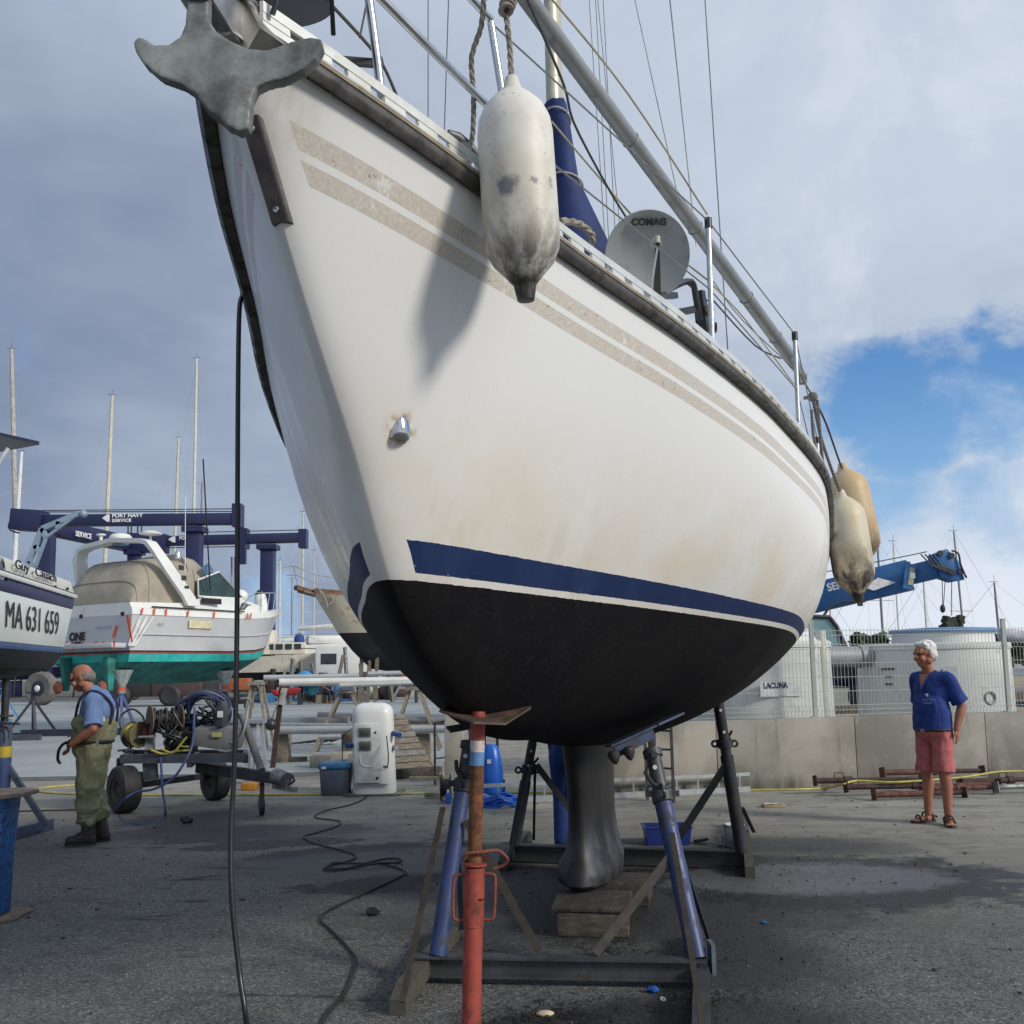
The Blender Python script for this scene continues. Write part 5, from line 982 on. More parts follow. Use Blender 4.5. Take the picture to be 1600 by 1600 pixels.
for k_, a_, fy in ((kL, aL, 0), (kR, aR, 0)):
    bo = MB(); top = k_.lerp(a_, .62); fd = F @ V((.05, -1, 0)); limb(bo, [top, a_ + V((0, 0, -.01))], [.066, .060]); g0 = V((a_.x, a_.y, 0)); bo.cap(g0 - fd * .02 + V((0, 0, .052)), g0 + fd * .16 + V((0, 0, .046)), .052, .045); bo.cap(g0 + V((0, 0, .07)), g0 + fd * .08 + V((0, 0, .07)), .062, .05)
    so = MB(); so.poly([g0 + fd * (.066 + .140 * math.cos(t)) + frame(fd)[1] * .046 * math.sin(t) + V((0, 0, .001)) for t in np.linspace(0, 2 * math.pi, 24, endpoint=False)], (0, 0, .022))
    o = bo.build('boot', bm_, wd_, remesh=.010, sm_it=3, smooth=180); so.build('sole', rubber, o)
# --- someone in blue overalls almost hidden behind the fin keel
o0 = gz(899, 1336); F = rotz(rad(172)); hid = thing('person', 'person in blue overalls almost hidden behind the fin keel', 'person', o0); L = lambda x, y, z: o0 + F @ V((x, y, z))
bd = MB(); hr = F; hc = L(0, -.40, 1.05); TH_ = head_parts(bd, hc, hr, 1.); bd.cap(L(0, -.22, .98), hc, .06); bd.ell(L(0, -.12, .93), (.17, .2, .13), F)
limb(bd, [L(.09, .05, .82), L(.1, -.1, .45), L(.1, .04, .09)], [.085, .055, .04]); limb(bd, [L(-.09, .05, .82), L(-.1, -.05, .45), L(-.1, .1, .09)], [.085, .055, .04])
for s_ in (1, -1): limb(bd, [L(.17 * s_, -.2, .95), L(.17 * s_, -.36, .74), L(.08 * s_, -.50, .70)], [.05, .042, .03]); hand(bd, L(.08 * s_, -.50, .70), F @ V((0, -1, .1)), F @ V((0, 0, -1)), F @ V((-s_, 0, 0)), 1., .5)
bd.build('body', skind, hid, remesh=.010, sm_it=3, smooth=180)
ob = MB(); ob.ell(L(0, -.10, .93), (.20, .24, .16), F); ob.ell(L(0, .06, .82), (.19, .17, .15), F)
limb(ob, [L(.09, .05, .82), L(.1, -.1, .45), L(.1, .03, .12)], [.115, .088, .075]); limb(ob, [L(-.09, .05, .82), L(-.1, -.05, .45), L(-.1, .09, .12)], [.115, .088, .075])
for s_ in (1, -1): limb(ob, [L(.17 * s_, -.2, .95), L(.17 * s_, -.36, .74), L(.10 * s_, -.45, .71)], [.075, .065, .05])
ob.build('overalls', M('blue overalls', (.018, .05, .20), .85, 0, .2, 8, None, .5, 9, .4, 18), hid, remesh=.012, sm_it=3, smooth=180)
ob = MB()
for x, y in ((.1, .03), (-.1, .09)): ob = MB(); ob.cap(L(x, y, .045), L(x, y - .15, .04), .045, .038); ob.build('shoe', rubber, hid)
hb = MB(); hb.ell(TH_(0, .03, .055), (.084, .094, .075), hr); hb.build('hair', M('dark hair', (.03, .022, .018), .8), hid, remesh=.01, sm_it=2)
# --- two people sitting far off between the boats
def sitter(px, y, label, top, hairc, face, sc=1.):
    o0 = gz(px, 1090); q = gy(px, 1076, y); o0 = V((q.x, q.y, 0)); F = rotz(rad(face)); t = thing('person', label, 'person', o0); L = lambda x, y_, z: o0 + F @ V((x, y_, z)) * sc
    bd = MB(); hc = L(0, -.06, 1.30); T = head_parts(bd, hc, F, 1.); bd.cap(L(0, 0, 1.08), hc, .058); bd.ell(L(0, .02, .85), (.17, .12, .30), F)
    for s_ in (1, -1): limb(bd, [L(.09 * s_, 0, .50), L(.12 * s_, -.42, .48), L(.12 * s_, -.40, .05)], [.085, .06, .04]); bd.cap(L(.12 * s_, -.4, .04), L(.12 * s_, -.56, .04), .04); limb(bd, [L(.19 * s_, 0, 1.04), L(.25 * s_, -.06, .78), L(.12 * s_, -.28, .66)], [.05, .043, .03]); hand(bd, L(.12 * s_, -.28, .66), F @ V((-.3 * s_, -.8, -.2)), F @ V((0, 0, -1)), F @ V((-s_, 0, 0)), 1., .5)
    bd.build('body', skin, t, remesh=.012, sm_it=3, smooth=180); sb = MB(); sb.ell(L(0, .01, .84), (.20, .15, .32), F)
    for s_ in (1, -1): limb(sb, [L(.18 * s_, 0, 1.05), L(.235 * s_, -.045, .84)], [.07, .065])
    sb.build('shirt', top, t, remesh=.014, sm_it=3, smooth=180); pb = MB(); pb.ell(L(0, .0, .52), (.19, .17, .12), F)
    for s_ in (1, -1): limb(pb, [L(.09 * s_, 0, .50), L(.12 * s_, -.42, .48), L(.12 * s_, -.4, .15)], [.1, .08, .07])
    pb.build('trousers', M('dark trousers', (.02, .022, .03), .85), t, remesh=.014, sm_it=3, smooth=180); hb = MB(); hb.ell(T(0, .03, .055), (.084, .094, .072), F); hb.build('hair', hairc, t, remesh=.012, sm_it=2)
    MB().box(o0 + V((0, 0, .2)), (.4, .4, .4), F).build('crate_seat', wood, t)
sitter(511, 50., 'person in black shirt sitting among the clutter far behind the trestles', M('black shirt', (.012, .012, .015), .85), M('dark hair'), 40, 1.05)
sitter(497, 51., 'dark haired person with head bowed sitting left of the black shirted one', M('charcoal shirt', (.02, .022, .03), .85), M('black hair', (.01, .01, .011), .7), -60, .95)
# ------------------------------------------------------------------ blue crane behind the right tank
crb = M('crane blue', (.022, .115, .31), .42, 0, .12, 3, (.06, .08, .1), .2, 5)
CD = 31.
cr = thing('mobile_crane', 'blue telescopic crane boom reaching over the white tanks with cab', 'crane', gy(1300, 1030, CD) * 1.); 
b0, b1 = gy(1215, 948, CD + 1.5), gy(1478, 885, CD - .5); dd_ = (b1 - b0).normalized()
MB().beam(b0, b0.lerp(b1, .80), .62, .95, up=(0, 0, 1)).build('boom_section', crb, cr, bevel=.05); MB().beam(b0.lerp(b1, .8), b1, .5, .60).build('boom_section', crb, cr, bevel=.05)
MB().beam(b0.lerp(b1, .02) + V((0, -.325, -.18)), b0.lerp(b1, .80) + V((0, -.325, -.18)), .012, .02).build('weld_seam', M('crane blue dark', (.012, .06, .18), .5), cr)
hd = b1; mb = MB(); mb.poly([hd + V((-.5, -.3, .35)), hd + V((-.05, -.3, .52)), hd + V((.35, -.3, .05)), hd + V((.42, -.3, -.45)), hd + V((.1, -.3, -.5)), hd + V((-.3, -.3, -.35))], V((0, .5, 0))); mb.build('boom_head', M('crane blue'), cr, bevel=.02)
mb = MB()
for k, (x, z) in enumerate(((-.3, .38), (.05, .3), (.3, -.2))): mb.cyl(hd + V((x, -.36, z)), hd + V((x, -.30, z)), .09, n=12)
for k in range(4): mb.tube([hd + V((-.9 + .13 * k, -.34, .36)), hd + V((-.6 + .1 * k, -.36, .0)), hd + V((.1, -.36, -.32 + .05 * k))], .022, 6)
mb.tube(smooth_path([hd + V((.05, -.36, .45)), hd + V((.25, -.36, .35)), hd + V((.30, -.36, .0)), hd + V((.45, -.36, -.4))], 4), .03, 6); mb.build('hydraulic_lines', dkst, cr)
c_ = gy(1409, 900, CD - .2) + V((0, -.36, 0)); mb = MB().box(c_, (.14, .06, .85), Matrix.Rotation(.18, 3, 'Y')); mb.box(c_ + V((.14, .0, -.06)), (.2, .05, .8), Matrix.Rotation(.18, 3, 'Y')); cl_ = mb.build('boom_collar', M('crane blue'), cr); MB().box(c_ + V((.14, -.035, -.05)), (.16, .03, .55), Matrix.Rotation(.18, 3, 'Y')).build('cover_plate', M('weathered plate', (.30, .29, .25), .6, 0, .3, 5), cl_)
c_ = gy(1371, 913, CD) + V((0, -.35, 0)); MB().poly([c_ + V((-.55, 0, -.12)), c_ + V((-.1, 0, .18)), c_ + V((.45, 0, .02)), c_ + V((-.25, 0, -.22))], V((0, .03, 0))).build('white_stripe', M('white sign'), cr)
up_ = dd_.cross(V((0, 1, 0))); up_ = up_ if up_.z > 0 else -up_
q = gy(1243, 931, CD + .9) + V((0, -.37, 0)); text('NAVY SERVICE', .34, basis(q, dd_, up_), winkl, cr, sx=.9, off=.01)
MB().box(gy(1419, 901, CD - .4) + V((.0, -.36, 0)), (.14, .02, .16)).build('warning_label', M('pale label', (.45, .55, .5), .5), cr)
mb = MB(); mb.tube([gy(1262, 899, CD), gy(1420, 868, CD), gy(1448, 862, CD)], .018, 6); mb.build('top_rail', dkst, cr)
hk = gy(1487, 955, CD - .5); 
for k, (x0, x1, yb) in enumerate(((1472, 1473, 950), (1487, 1487, 962), (1477, 1474, 948))): MB().cyl(gy(x0, 905, CD - .5), gy(x1, yb, CD - .5), .012, n=6).build('hoist_rope', dwire, cr)
MB().sph(gy(1473, 951, CD - .5), .11, 8, (.8, .8, 1.2)).build('hook_ball', dkst, cr)
rnd = random.Random(2); mb = MB(); q = gy(1486, 974, CD - .5)
for k in range(16): mb.box(q + V((rnd.uniform(-.28, .3), rnd.uniform(-.2, .2), rnd.uniform(-.16, .14))), (rnd.uniform(.12, .3), .25, rnd.uniform(.1, .25)), Matrix.Rotation(rnd.uniform(-.6, .6), 3, 'Y'))
MB().beam(q + V((0, 0, .2)), gy(1487, 958, CD - .5), .02, .02)
o = mb.build('hanging_load', M('dark tangle', (.045, .05, .03), .9, 0, .5, 5)); tag(o, 'dark ragged load hanging from the crane hook', 'load')
# cab
cb = gy(1285, 1015, CD - 4.5); mb = MB(); D_ = CD - 4.5
prof = [(1262, 960), (1268, 962), (1296, 963), (1306, 975), (1322, 1010), (1318, 1030), (1250, 1030)]
mb.poly([gy(x, y, D_) for x, y in prof], V((0, 1.6, 0))); mb.build('cab', white, cr, bevel=.04)
MB().poly([gy(x, y, D_ - .05) for x, y in ((1266, 966), (1294, 967), (1304, 980), (1314, 1008), (1268, 1008))], V((0, .03, 0))).build('cab_window', M('pale cab glass', (.16, .30, .32), .12, 0, .2, 1), cr)
MB().tube([gy(x, y, D_ - .07) for x, y in ((1264, 963), (1296, 964), (1307, 978), (1322, 1012))], .06, 6).build('window_frame', dkst, cr)
mb = MB().tube(smooth_path([gy(1285, 965, D_), gy(1298, 948, D_), (gy(1320, 940, D_)), gy(1346, 940, D_), gy(1352, 939, D_)], 4), .035, 6); mb.box(gy(1344, 944, D_), (.12, .1, .1)); mb.build('mirror_arm', dkst, cr)
MB().box((cb.x + 1.0, CD + .5, 1.3), (6., 2.2, .5)).build('chassis', dkst, cr)
for k in range(3): MB().lathe([(.3, -.15), (.5, -.15), (.52, -.1), (.52, .1), (.5, .15), (.3, .15)], (cb.x - 1.5 + 2 * k, CD - .5, .52), (0, 1, 0), 24).build('wheel', rubber, cr)
MB().box((b0.x - .6, CD + 1.5, 2.3), (2.2, 1.6, 1.6)).build('turret', crb, cr, bevel=.08)
MB().box((b0.x - .3, CD + 1.5, 3.3), (1.2, 1.1, 1.0)).build('boom_pivot', crb, cr, bevel=.08)
# ------------------------------------------------------------------ generic hulls and distant yachts
def hull_parts(par, L_, B_, zb, zw, zs0, zs1, mats, base, head, over=.12, flare=.75, transom=.75, names=('bottom', 'topsides')):
    h = V((math.cos(head), math.sin(head), 0)); s_ = V((-h.y, h.x, 0)); base = V(base)
    def ring(t, lo):
        bmax = (math.sin(min(1, (1 - t) * 1.9) * math.pi / 2) ** .8) * (1 - (1 - transom) * max(0, (.45 - t) / .45) ** 2); zs = zs0 + (zs1 - zs0) * t * t; pts = []
        rake = over * L_ * max(0, t - .55) / .45
        for sg in (-1, 1):
            prof = [(1., zs), (.965, zs - .35 * (zs - zw)), (flare + .12, zw)] if not lo else [(flare + .12, zw), (.62, zw - .55 * (zw - zb)), (.05, zb + .25 * (zw - zb) * t ** 3)]
            q = []
            for k, z in prof:
                x = t * L_ - over * L_ * (1 - (z - zb) / (zs - zb)) * max(0, (t - .4) / .6) ** 1.3; q.append(base + h * x + s_ * sg * (bmax * B_ / 2 * k + .01) + V((0, 0, z)))
            pts.append(q)
        return pts[0][::1] + pts[1][::-1]
    ts = [0, .1, .25, .4, .55, .7, .8, .88, .94, .98, 1.]
    o = []
    for lo, nm_, m_ in ((True, names[0], mats[0]), (False, names[1], mats[1])): o.append(MB().rings([ring(t, lo) for t in ts]).build(nm_, m_, par, smooth=50))
    return h, s_
def yacht(px, y, top_py, label, mast_mat, hl=9., head=0., z0=2.3, hullm_=None, spread=(.55,), mr=.085, boomc=None, wires=True, grp='distant yachts with masts', lean=0.):
    m0 = gy(px, 1050, y); m0.z = 0; mtop = gy(px, top_py, y); ht = mtop.z
    t = thing('moored_yacht', label, 'yacht', (m0.x, m0.y, 0), grp); hm = hullm_ or white
    h = V((math.cos(head), math.sin(head), 0)); base = m0 - h * hl * .55
    hull_parts(t, hl, hl * .32, z0 - 1., z0, z0 + .95, z0 + 1.25, (navy, hm), base, head)
    s_ = V((-h.y, h.x, 0)); zd = z0 + .95
    MB().rings([[base + h * u * hl + s_ * v * w_ + V((0, 0, z)) for v, z in ((-1, zd), (-.9, zd + hh_), (.9, zd + hh_), (1, zd))] for u, w_, hh_ in ((.28, hl * .11, .5), (.5, hl * .11, .5), (.68, hl * .07, .25))]).build('cabin', hm, t)
    k = MB()
    for sg in (-1, 1): k.box(base + h * .45 * hl + s_ * sg * hl * .108 + V((0, 0, zd + .28)), (hl * .2, .03, .16), Matrix.Rotation(head, 3, 'Z'))
    k.build('cabin_windows', dglass, t)
    MB().box(m0 - h * .3 * 1 + V((0, 0, z0 * .28)), (1.2, .25, z0 * .56), Matrix.Rotation(head, 3, 'Z')).build('keel', navy, t)
    for q in (-.22, .16):
        for sg in (-1, 1): e_ = base + h * hl * (.5 + q) + s_ * sg * hl * .1; MB().beam(e_ + s_ * sg * .35, e_ + V((0, 0, z0 - .4)), .10, .10).build('cradle_leg', dkst, t)
    tp = V((m0.x + lean, m0.y, ht)); MB().tube([V((m0.x, m0.y, zd)), V((m0.x, m0.y, zd)).lerp(tp, .7), tp], [mr, mr, mr * .7], 8).build('mast', mast_mat, t)
    k = MB(); k.cyl(tp, tp + V((0, 0, .5)), .012, n=5); k.beam(tp - V((.35, 0, -.05)), tp + V((.25, 0, .05)), .03, .03); k.build('masthead', dkst, t)
    sp_ = []
    for f in spread:
        zc = zd + (ht - zd) * f; w_ = .9; d_ = V((.97, .25, 0)); c_ = V((m0.x + lean * f, m0.y, zc)); MB().beam(c_ - d_ * w_, c_ + d_ * w_, .05, .04).build('spreader', mast_mat, t); sp_.append((c_ - d_ * w_, c_ + d_ * w_))
    if wires:
        k = MB(); r = .007
        for sg in (0, 1):
            e = base + h * hl * .52 + s_ * (1 if sg else -1) * hl * .15 + V((0, 0, zd))
            if sp_: pts = [tp, sp_[0][sg], V((sp_[0][sg].x, sp_[0][sg].y, zd))]
            else: pts = [tp, e]
            k.tube(pts, r, 4)
        k.tube([tp, base + h * hl * .98 + V((0, 0, zd + .2))], r * 1.6, 4); k.tube([tp, base + V((0, 0, zd))], r, 4); k.build('rigging', M('far wire', (.30, .30, .30), .6), t)
    bm_ = boomc or white; a = V((m0.x, m0.y, zd + 1.3)); MB().tube([a, a - h * hl * .2, a - h * hl * .42], [.09, .08, .05], 8).build('furled_sail', bm_, t)
    return t
mw = M('white mast', (.62, .60, .52), .45, .1, .1, 4); mg = M('grey mast', (.22, .23, .24), .5, .3, .1, 4); bs_ = M('blue sail cover', (.02, .05, .22), .7)
yacht(1383, 62, 850, 'yacht with dark mast head above the crane boom, nearest its collar', mg, 10, 2.6, spread=(.5,), z0=.9)
yacht(1408, 70, 846, 'yacht with slim pale mast crossing the crane boom', mw, 9, .3, spread=(), mr=.06, z0=.9)
yacht(1452, 66, 900, 'yacht with short pale mast behind the crane head', mw, 8, 2.8, spread=(), mr=.07, z0=.9)
yacht(1511, 68, 830, 'yacht with tall grey mast right of the hanging load', mg, 11, .2, spread=(.36,), mr=.075, lean=-.25, z0=.9)
yacht(1566, 64, 910, 'yacht with short dark mast at the right edge of the picture', mg, 9, 2.9, spread=(), mr=.08, lean=-.1, z0=.9)
yacht(1302, 75, 935, 'yacht with thin mast behind the crane cab', mg, 8, .4, spread=(), mr=.05, z0=.9)
# bushes and tree tops beyond the tanks
leafm = []
for k, c in enumerate(((.030, .055, .016), (.045, .075, .024), (.022, .042, .014))): leafm.append(M('foliage %d' % k, c, .7, 0, .45, 1.5))
trunkm = M('bark', (.06, .048, .035), .9)
def bush(px, w_px, top, y, label, seed, leaf=0, n=900):
    rnd = random.Random(seed); c = gy(px, 1045, y); c.z = 0; H_ = gy(px, top, y).z; W_ = w_px / FOC * y / 2; t = thing('tree', label, 'tree', c, 'trees beyond the tanks')
    MB().tube([c, c + V((.1, 0, H_ * .5)), c + V((.0, 0, H_ * .8))], [.16, .12, .05], 7).build('trunk', trunkm, t)
    mb = MB(); cl = [(rnd.uniform(-.75, .75) * W_, rnd.uniform(-.6, .6) * W_, H_ * rnd.uniform(.45, .86), rnd.uniform(.22, .42) * min(W_, H_ * .6)) for _ in range(16)]
    for _ in range(n):
        q = rnd.choice(cl); v = V((rnd.gauss(0, 1), rnd.gauss(0, 1), rnd.gauss(0, 1))).normalized() * q[3] * rnd.uniform(.55, 1.05); p = c + V((q[0], q[1], q[2])) + v; s_ = rnd.uniform(.07, .17); a = V((rnd.gauss(0, 1), rnd.gauss(0, 1), rnd.gauss(0, 1))).normalized(); _, e, f = frame(a)
        mb.quad(p - e * s_, p + f * s_ * .7, p + e * s_, p - f * s_ * .7)
    part(mb.build('crown', leafm[leaf % 3], t, smooth=0), kind='stuff')
bush(1370, 74, 976, 30, 'dark green bushy tree behind the gap between the tanks', 1, 0)
bush(1440, 52, 978, 40, 'small dark tree behind the right tank, left of its lid', 2, 2)
bush(1340, 30, 1003, 50, 'low dark bush behind the pipe between the tanks', 6, 2, 500)
bush(1528, 56, 979, 45, 'mid green tree behind the blue lid of the right tank', 3, 1)
bush(1577, 60, 978, 42, 'dark green tree at the right edge beyond the tanks', 4, 0)
bush(1615, 60, 990, 52, 'tree cut by the right edge beyond the tanks', 5, 1)
# boats and bric-a-brac glimpsed through the fence beside the right tank
t = thing('motor_launch', 'white launch seen through the fence right of the tank', 'boat', gz(1600, 1085)); c_ = gy(1588, 1040, 24); c_.z = 0; hull_parts(t, 5.5, 2.2, .3, .7, 1.35, 1.6, (navy, white), c_, .15); MB().box(c_ + V((1.6, 0, 1.7)), (1.6, 1.3, .6)).build('cabin', white, t, bevel=.1); MB().box(c_ + V((1.6, -.66, 1.75)), (1.2, .04, .25)).build('window', dglass, t)
t = thing('rolled_awning', 'pale grey rolled awning on posts behind the right tank', 'awning', gz(1590, 1070)); a_, b_ = gy(1562, 990, 26), gy(1640, 1000, 26); MB().cyl(a_, b_, .16, n=14).build('roll', M('pale canvas', (.42, .42, .46), .8), t)
for q in (a_, b_): MB().cyl(V((q.x, q.y, 0)), q, .04).build('post', greyp, t)
rnd = random.Random(21)
for k in range(7):
    y = 17.2 + .55 * k; c_ = behind(1322, 1070, 2.6 + .5 * k); c_.z = 0; 
    tag(MB().box(c_ + V((rnd.uniform(-.3, .3), 0, .18 + .19 * (k % 4))), (1.5, .16, .15), Matrix.Rotation(rnd.uniform(-.2, .2), 3, 'Z')).build('stacked_beam', wood if k % 2 else M('pale beam', (.38, .33, .25), .8), bevel=.008), 'timber beam stacked behind the fence between the two tanks', 'timber', 'timber beams behind the fence')
    c2_ = behind(1602, 1070, 1.6 + .6 * k); tag(MB().box(V((c2_.x + .5, c2_.y, .2 + .24 * (k % 5))), (1.9, .2, .18), Matrix.Rotation(rnd.uniform(-.15, .15), 3, 'Z')).build('stacked_beam', wood if k % 2 else M('pale beam'), bevel=.008), 'timber beam stacked behind the fence at the right edge', 'timber', 'timber beams at the right edge')
# ------------------------------------------------------------------ left foreground: blue jack and stand cut by the frame
jb = gz(-14, 1432); jk = thing('support_jack', 'bright blue steel jack with rusty plates at the left edge', 'jack', jb)
bjm = M('bright blue paint', (.018, .12, .36), .5, 0, .15, 5, (.03, .035, .05), .42, 26)
zt = gy(0, 1243, jb.y).z; c_ = V((jb.x, jb.y, 0))
def octo(c, w_, d_, ch): return [c + V((x, y, 0)) for x, y in ((-w_, -d_ + ch), (-w_ + ch, -d_), (w_ - ch, -d_), (w_, -d_ + ch), (w_, d_ - ch), (w_ - ch, d_), (-w_ + ch, d_), (-w_, d_ - ch))]
MB().poly(octo(c_, .22, .20, .07), (0, 0, .014)).build('base_plate', M('rusty plate', (.16, .115, .085), .75, 0, .3, 9, (.08, .05, .035), .4, 8), jk, bevel=.003)
w0, w1 = .088, .116; MB().rings([[c_ + V((x * k, y * k, z)) for x, y in ((-1, -1), (1, -1), (1, 1), (-1, 1))] for k, z in ((w0, .0142), (w0 * 1.05, zt * .5), (w1, zt))]).build('column', bjm, jk, bevel=.01)
mb = MB(); rnd = random.Random(3)
for k in range(26): z = rnd.uniform(.12, zt - .05); f = w0 + (w1 - w0) * z / zt; x = rnd.uniform(.2, .95) * f; mb.cyl(c_ + V((x, -f - .001, z)), c_ + V((x, -f - .003, z)), rnd.uniform(.004, .008), n=7)
part(mb.build('paint_chips', ink, jk), kind='stuff')
MB().poly(octo(c_ + V((0, 0, zt)), .235, .2, .09), (0, 0, .028)).build('top_plate', M('pale rusty plate', (.27, .21, .165), .8, 0, .3, 9, (.12, .08, .06), .4, 8), jk, bevel=.003)
s3 = thing('boat_stand', 'blue grey steel stand with a yellow band at the left edge', 'boat stand', gz(0, 1300), 'steel stands under other boats')
b_ = gz(2, 1304); sc_ = M('blue grey steel', (.075, .10, .15), .5, .1, .2, 7, (.05, .05, .05), .4, 10); D_ = 9.6
q0, q1 = gy(0, 1300, D_), gy(0, 1120, D_); q0.z = 0
MB().cyl(q0, V((q0.x, D_, gy(0, 1183, D_).z)), .075, n=18).build('leg', M('worn navy paint', (.045, .075, .20), .5, 0, .2, 7), s3); MB().cyl(V((q0.x, D_, gy(0, 1183, D_).z)), V((q0.x, D_, gy(0, 1166, D_).z)), .077, n=18).build('yellow_band', M('yellow paint', (.45, .33, .03), .5, 0, .15, 9), s3)
MB().cyl(V((q0.x, D_, gy(0, 1166, D_).z)), V((q0.x, D_, gy(0, 1128, D_).z)), .072, n=18).build('leg', sc_, s3); MB().cyl(V((q0.x, D_, gy(0, 1135, D_).z)), V((q0.x, D_, gy(0, 1060, D_).z)), .035, n=14).build('screw', dkst, s3)
h0 = gy(0, 1130, D_ - .1); MB().tube([h0 + V((-.1, 0, 0)), gy(31, 1131, D_ - .1)], .010, 6).build('turn_bar', gst, s3); MB().tube(smooth_path([gy(6, 1137, D_ - .1), gy(13, 1137, D_ - .1), gy(14, 1155, D_ - .1)], 4), .008, 6).build('locking_handle', gst, s3); MB().box(gy(2, 1119, D_), (.16, .16, .02)).build('collar', gst, s3)
MB().beam(gy(8, 1190, D_), gy(72, 1290, D_ - .0), .05, .045, up=(0, 1, 0)).build('diagonal_brace', sc_, s3); a_, e_ = gz(-60, 1335), gz(78, 1296); MB().beam(V((a_.x, a_.y, .055)), V((e_.x, e_.y, .055)), .09, .11).build('foot_beam', sc_, s3, bevel=.005)
# ------------------------------------------------------------------ white stern with registration number
D1, D0 = V((-4.9, 11., 0)), V((-4.24, 7.7, 0)); tdir = (D1 - D0).normalized(); outn = V((tdir.y, -tdir.x, 0)); outn = outn if outn.x > 0 else -outn
mab = thing('white_motorboat', 'white motorboat stern with dark blue bands and registration letters at left edge', 'motorboat', (D0 + D1) / 2)
def tp(px, py): 
    d = ray(px, py); o = V((0, 0, EYE)); t = (D1 - o).dot(outn) / d.dot(outn); return o + d * t
greenw = M('pale greenish gelcoat', (.70, .74, .69), .35, 0, .05, 2)
zs = [tp(90, 1042).z, tp(92, 1021).z, tp(92, 1010).z, tp(104, 947).z, tp(112, 934).z, tp(112, 925).z, tp(104, 905).z]
zb_, zc_, zd_, ze_, zf_, zg_, zh_ = [tp(x, y).z for x, y in ((84, 1046), (86, 1020), (88, 1011), (106, 950), (110, 934), (112, 926), (103, 904))]
W_ = (D1 - D0).length
def tr(z0, z1, t0, t1, mat, nm_, e0=0., e1=0., depth=5.5):
    a0, b0 = D0 - tdir * .6, D1 - tdir * t0; a1, b1 = D0 - tdir * .6, D1 - tdir * t1; bk = -outn * depth
    return MB().rings([[a0 + outn * e0 + V((0, 0, z0)), b0 + outn * e0 + V((0, 0, z0)), b0 + bk + tdir * -.2 + V((0, 0, z0)), a0 + bk + V((0, 0, z0))], [a1 + outn * e1 + V((0, 0, z1)), b1 + outn * e1 + V((0, 0, z1)), b1 + bk + tdir * -.2 + V((0, 0, z1)), a1 + bk + V((0, 0, z1))]]).build(nm_, mat, mab, bevel=.012)
tr(zb_ - .10, zb_, .8, .55, M('flat black bottom', (.012, .012, .016), .7), 'keel_bottom', -.5, -.1); tr(zb_, zc_, .50, .42, M('flat black bottom'), 'bottom', -.1, 0); tr(zc_, zd_, .42, .40, M('faded blue band', (.04, .085, .2), .5), 'boot_stripe')
tr(zd_, ze_, .40, .08, greenw, 'topsides'); tr(ze_, zf_, .08, .02, M('navy band', (.012, .018, .085), .4), 'navy_band', .004, .004); tr(zf_, zg_ - .012, .0, .0, white, 'rubbing_rail', .03, .03); tr(zg_ - .012, zg_, .0, .0, ink, 'rail_shadow_strip', .02, .02); tr(zg_, zh_, .02, .08, M('cream deck edge', (.66, .64, .56), .4, 0, .05, 3), 'transom_top', -.0, -.03)
text('MA 631 659', .34, basis(tp(6, 961) + outn * .012, tdir, (0, 0, 1)), ink, mab, off=-.002, fit=(tp(89, 966) - tp(6, 957)).length)
q = tp(17, 899); q.z = (zg_ + zh_) / 2 + .015; text('Guy . Cauach', .12, basis(q + outn * .03, tdir, V((0, 0, 1))), ink, mab, ext=.004, fit=(tp(82, 912) - tp(17, 896)).length)
for k in range(6):
    p = tp(9 + 19 * k, 905 + 3.0 * k) + outn * .0; MB().cyl(p, p + outn * .02, .016, n=10).build('drain', ink, mab)
p = tp(0, 889) + outn * .0; MB().torus(p, outn, .085, .02, 20, 8).build('round_vent', steel, mab); MB().cyl(p - outn * .03, p + outn * .006, .07, n=18).build('vent_face', M('dark vent', (.12, .13, .14), .5), mab)
dvm = M('pale blue davit', (.24, .32, .40), .4, .1, .1, 5)
dv = MB(); D_ = 11.6
dpts = [gy(x, y, D_) for x, y in ((44, 880), (66, 826), (124, 802))]; dv.beam(dpts[0], dpts[1], .05, .06); dv.beam(dpts[1], dpts[2], .05, .06); d2 = [gy(x, y, D_) for x, y in ((56, 884), (72, 840), (118, 806))]; dv.beam(d2[0], d2[1], .04, .03); dv.beam(d2[1], d2[2], .04, .03)
for a, b in ((0, 0), (.5, .45), (1, 1)): dv.beam(dpts[0].lerp(dpts[1], a), d2[0].lerp(d2[1], b), .05, .05)
dv.beam(dpts[1].lerp(dpts[2], .45), d2[1].lerp(d2[2], .4), .05, .05); dv.sph(gy(130, 803, D_), .05, 10); dv.build('davit', dvm, mab)
dv = MB(); dv.cyl(gy(-10, 900, 9.5), gy(-8, 770, 9.5), .02); a_, e_ = gy(-30, 765, 9.4), gy(13, 700, 9.4); dv.cyl(a_, e_, .018, n=8); dv.build('arch_tube', M('white tube', (.6, .62, .62), .4), mab)
MB().beam(gy(-70, 676, 9.2), gy(31, 698, 9.8), .6, .035).build('solar_panel', M('dark panel', (.02, .022, .03), .25), mab)
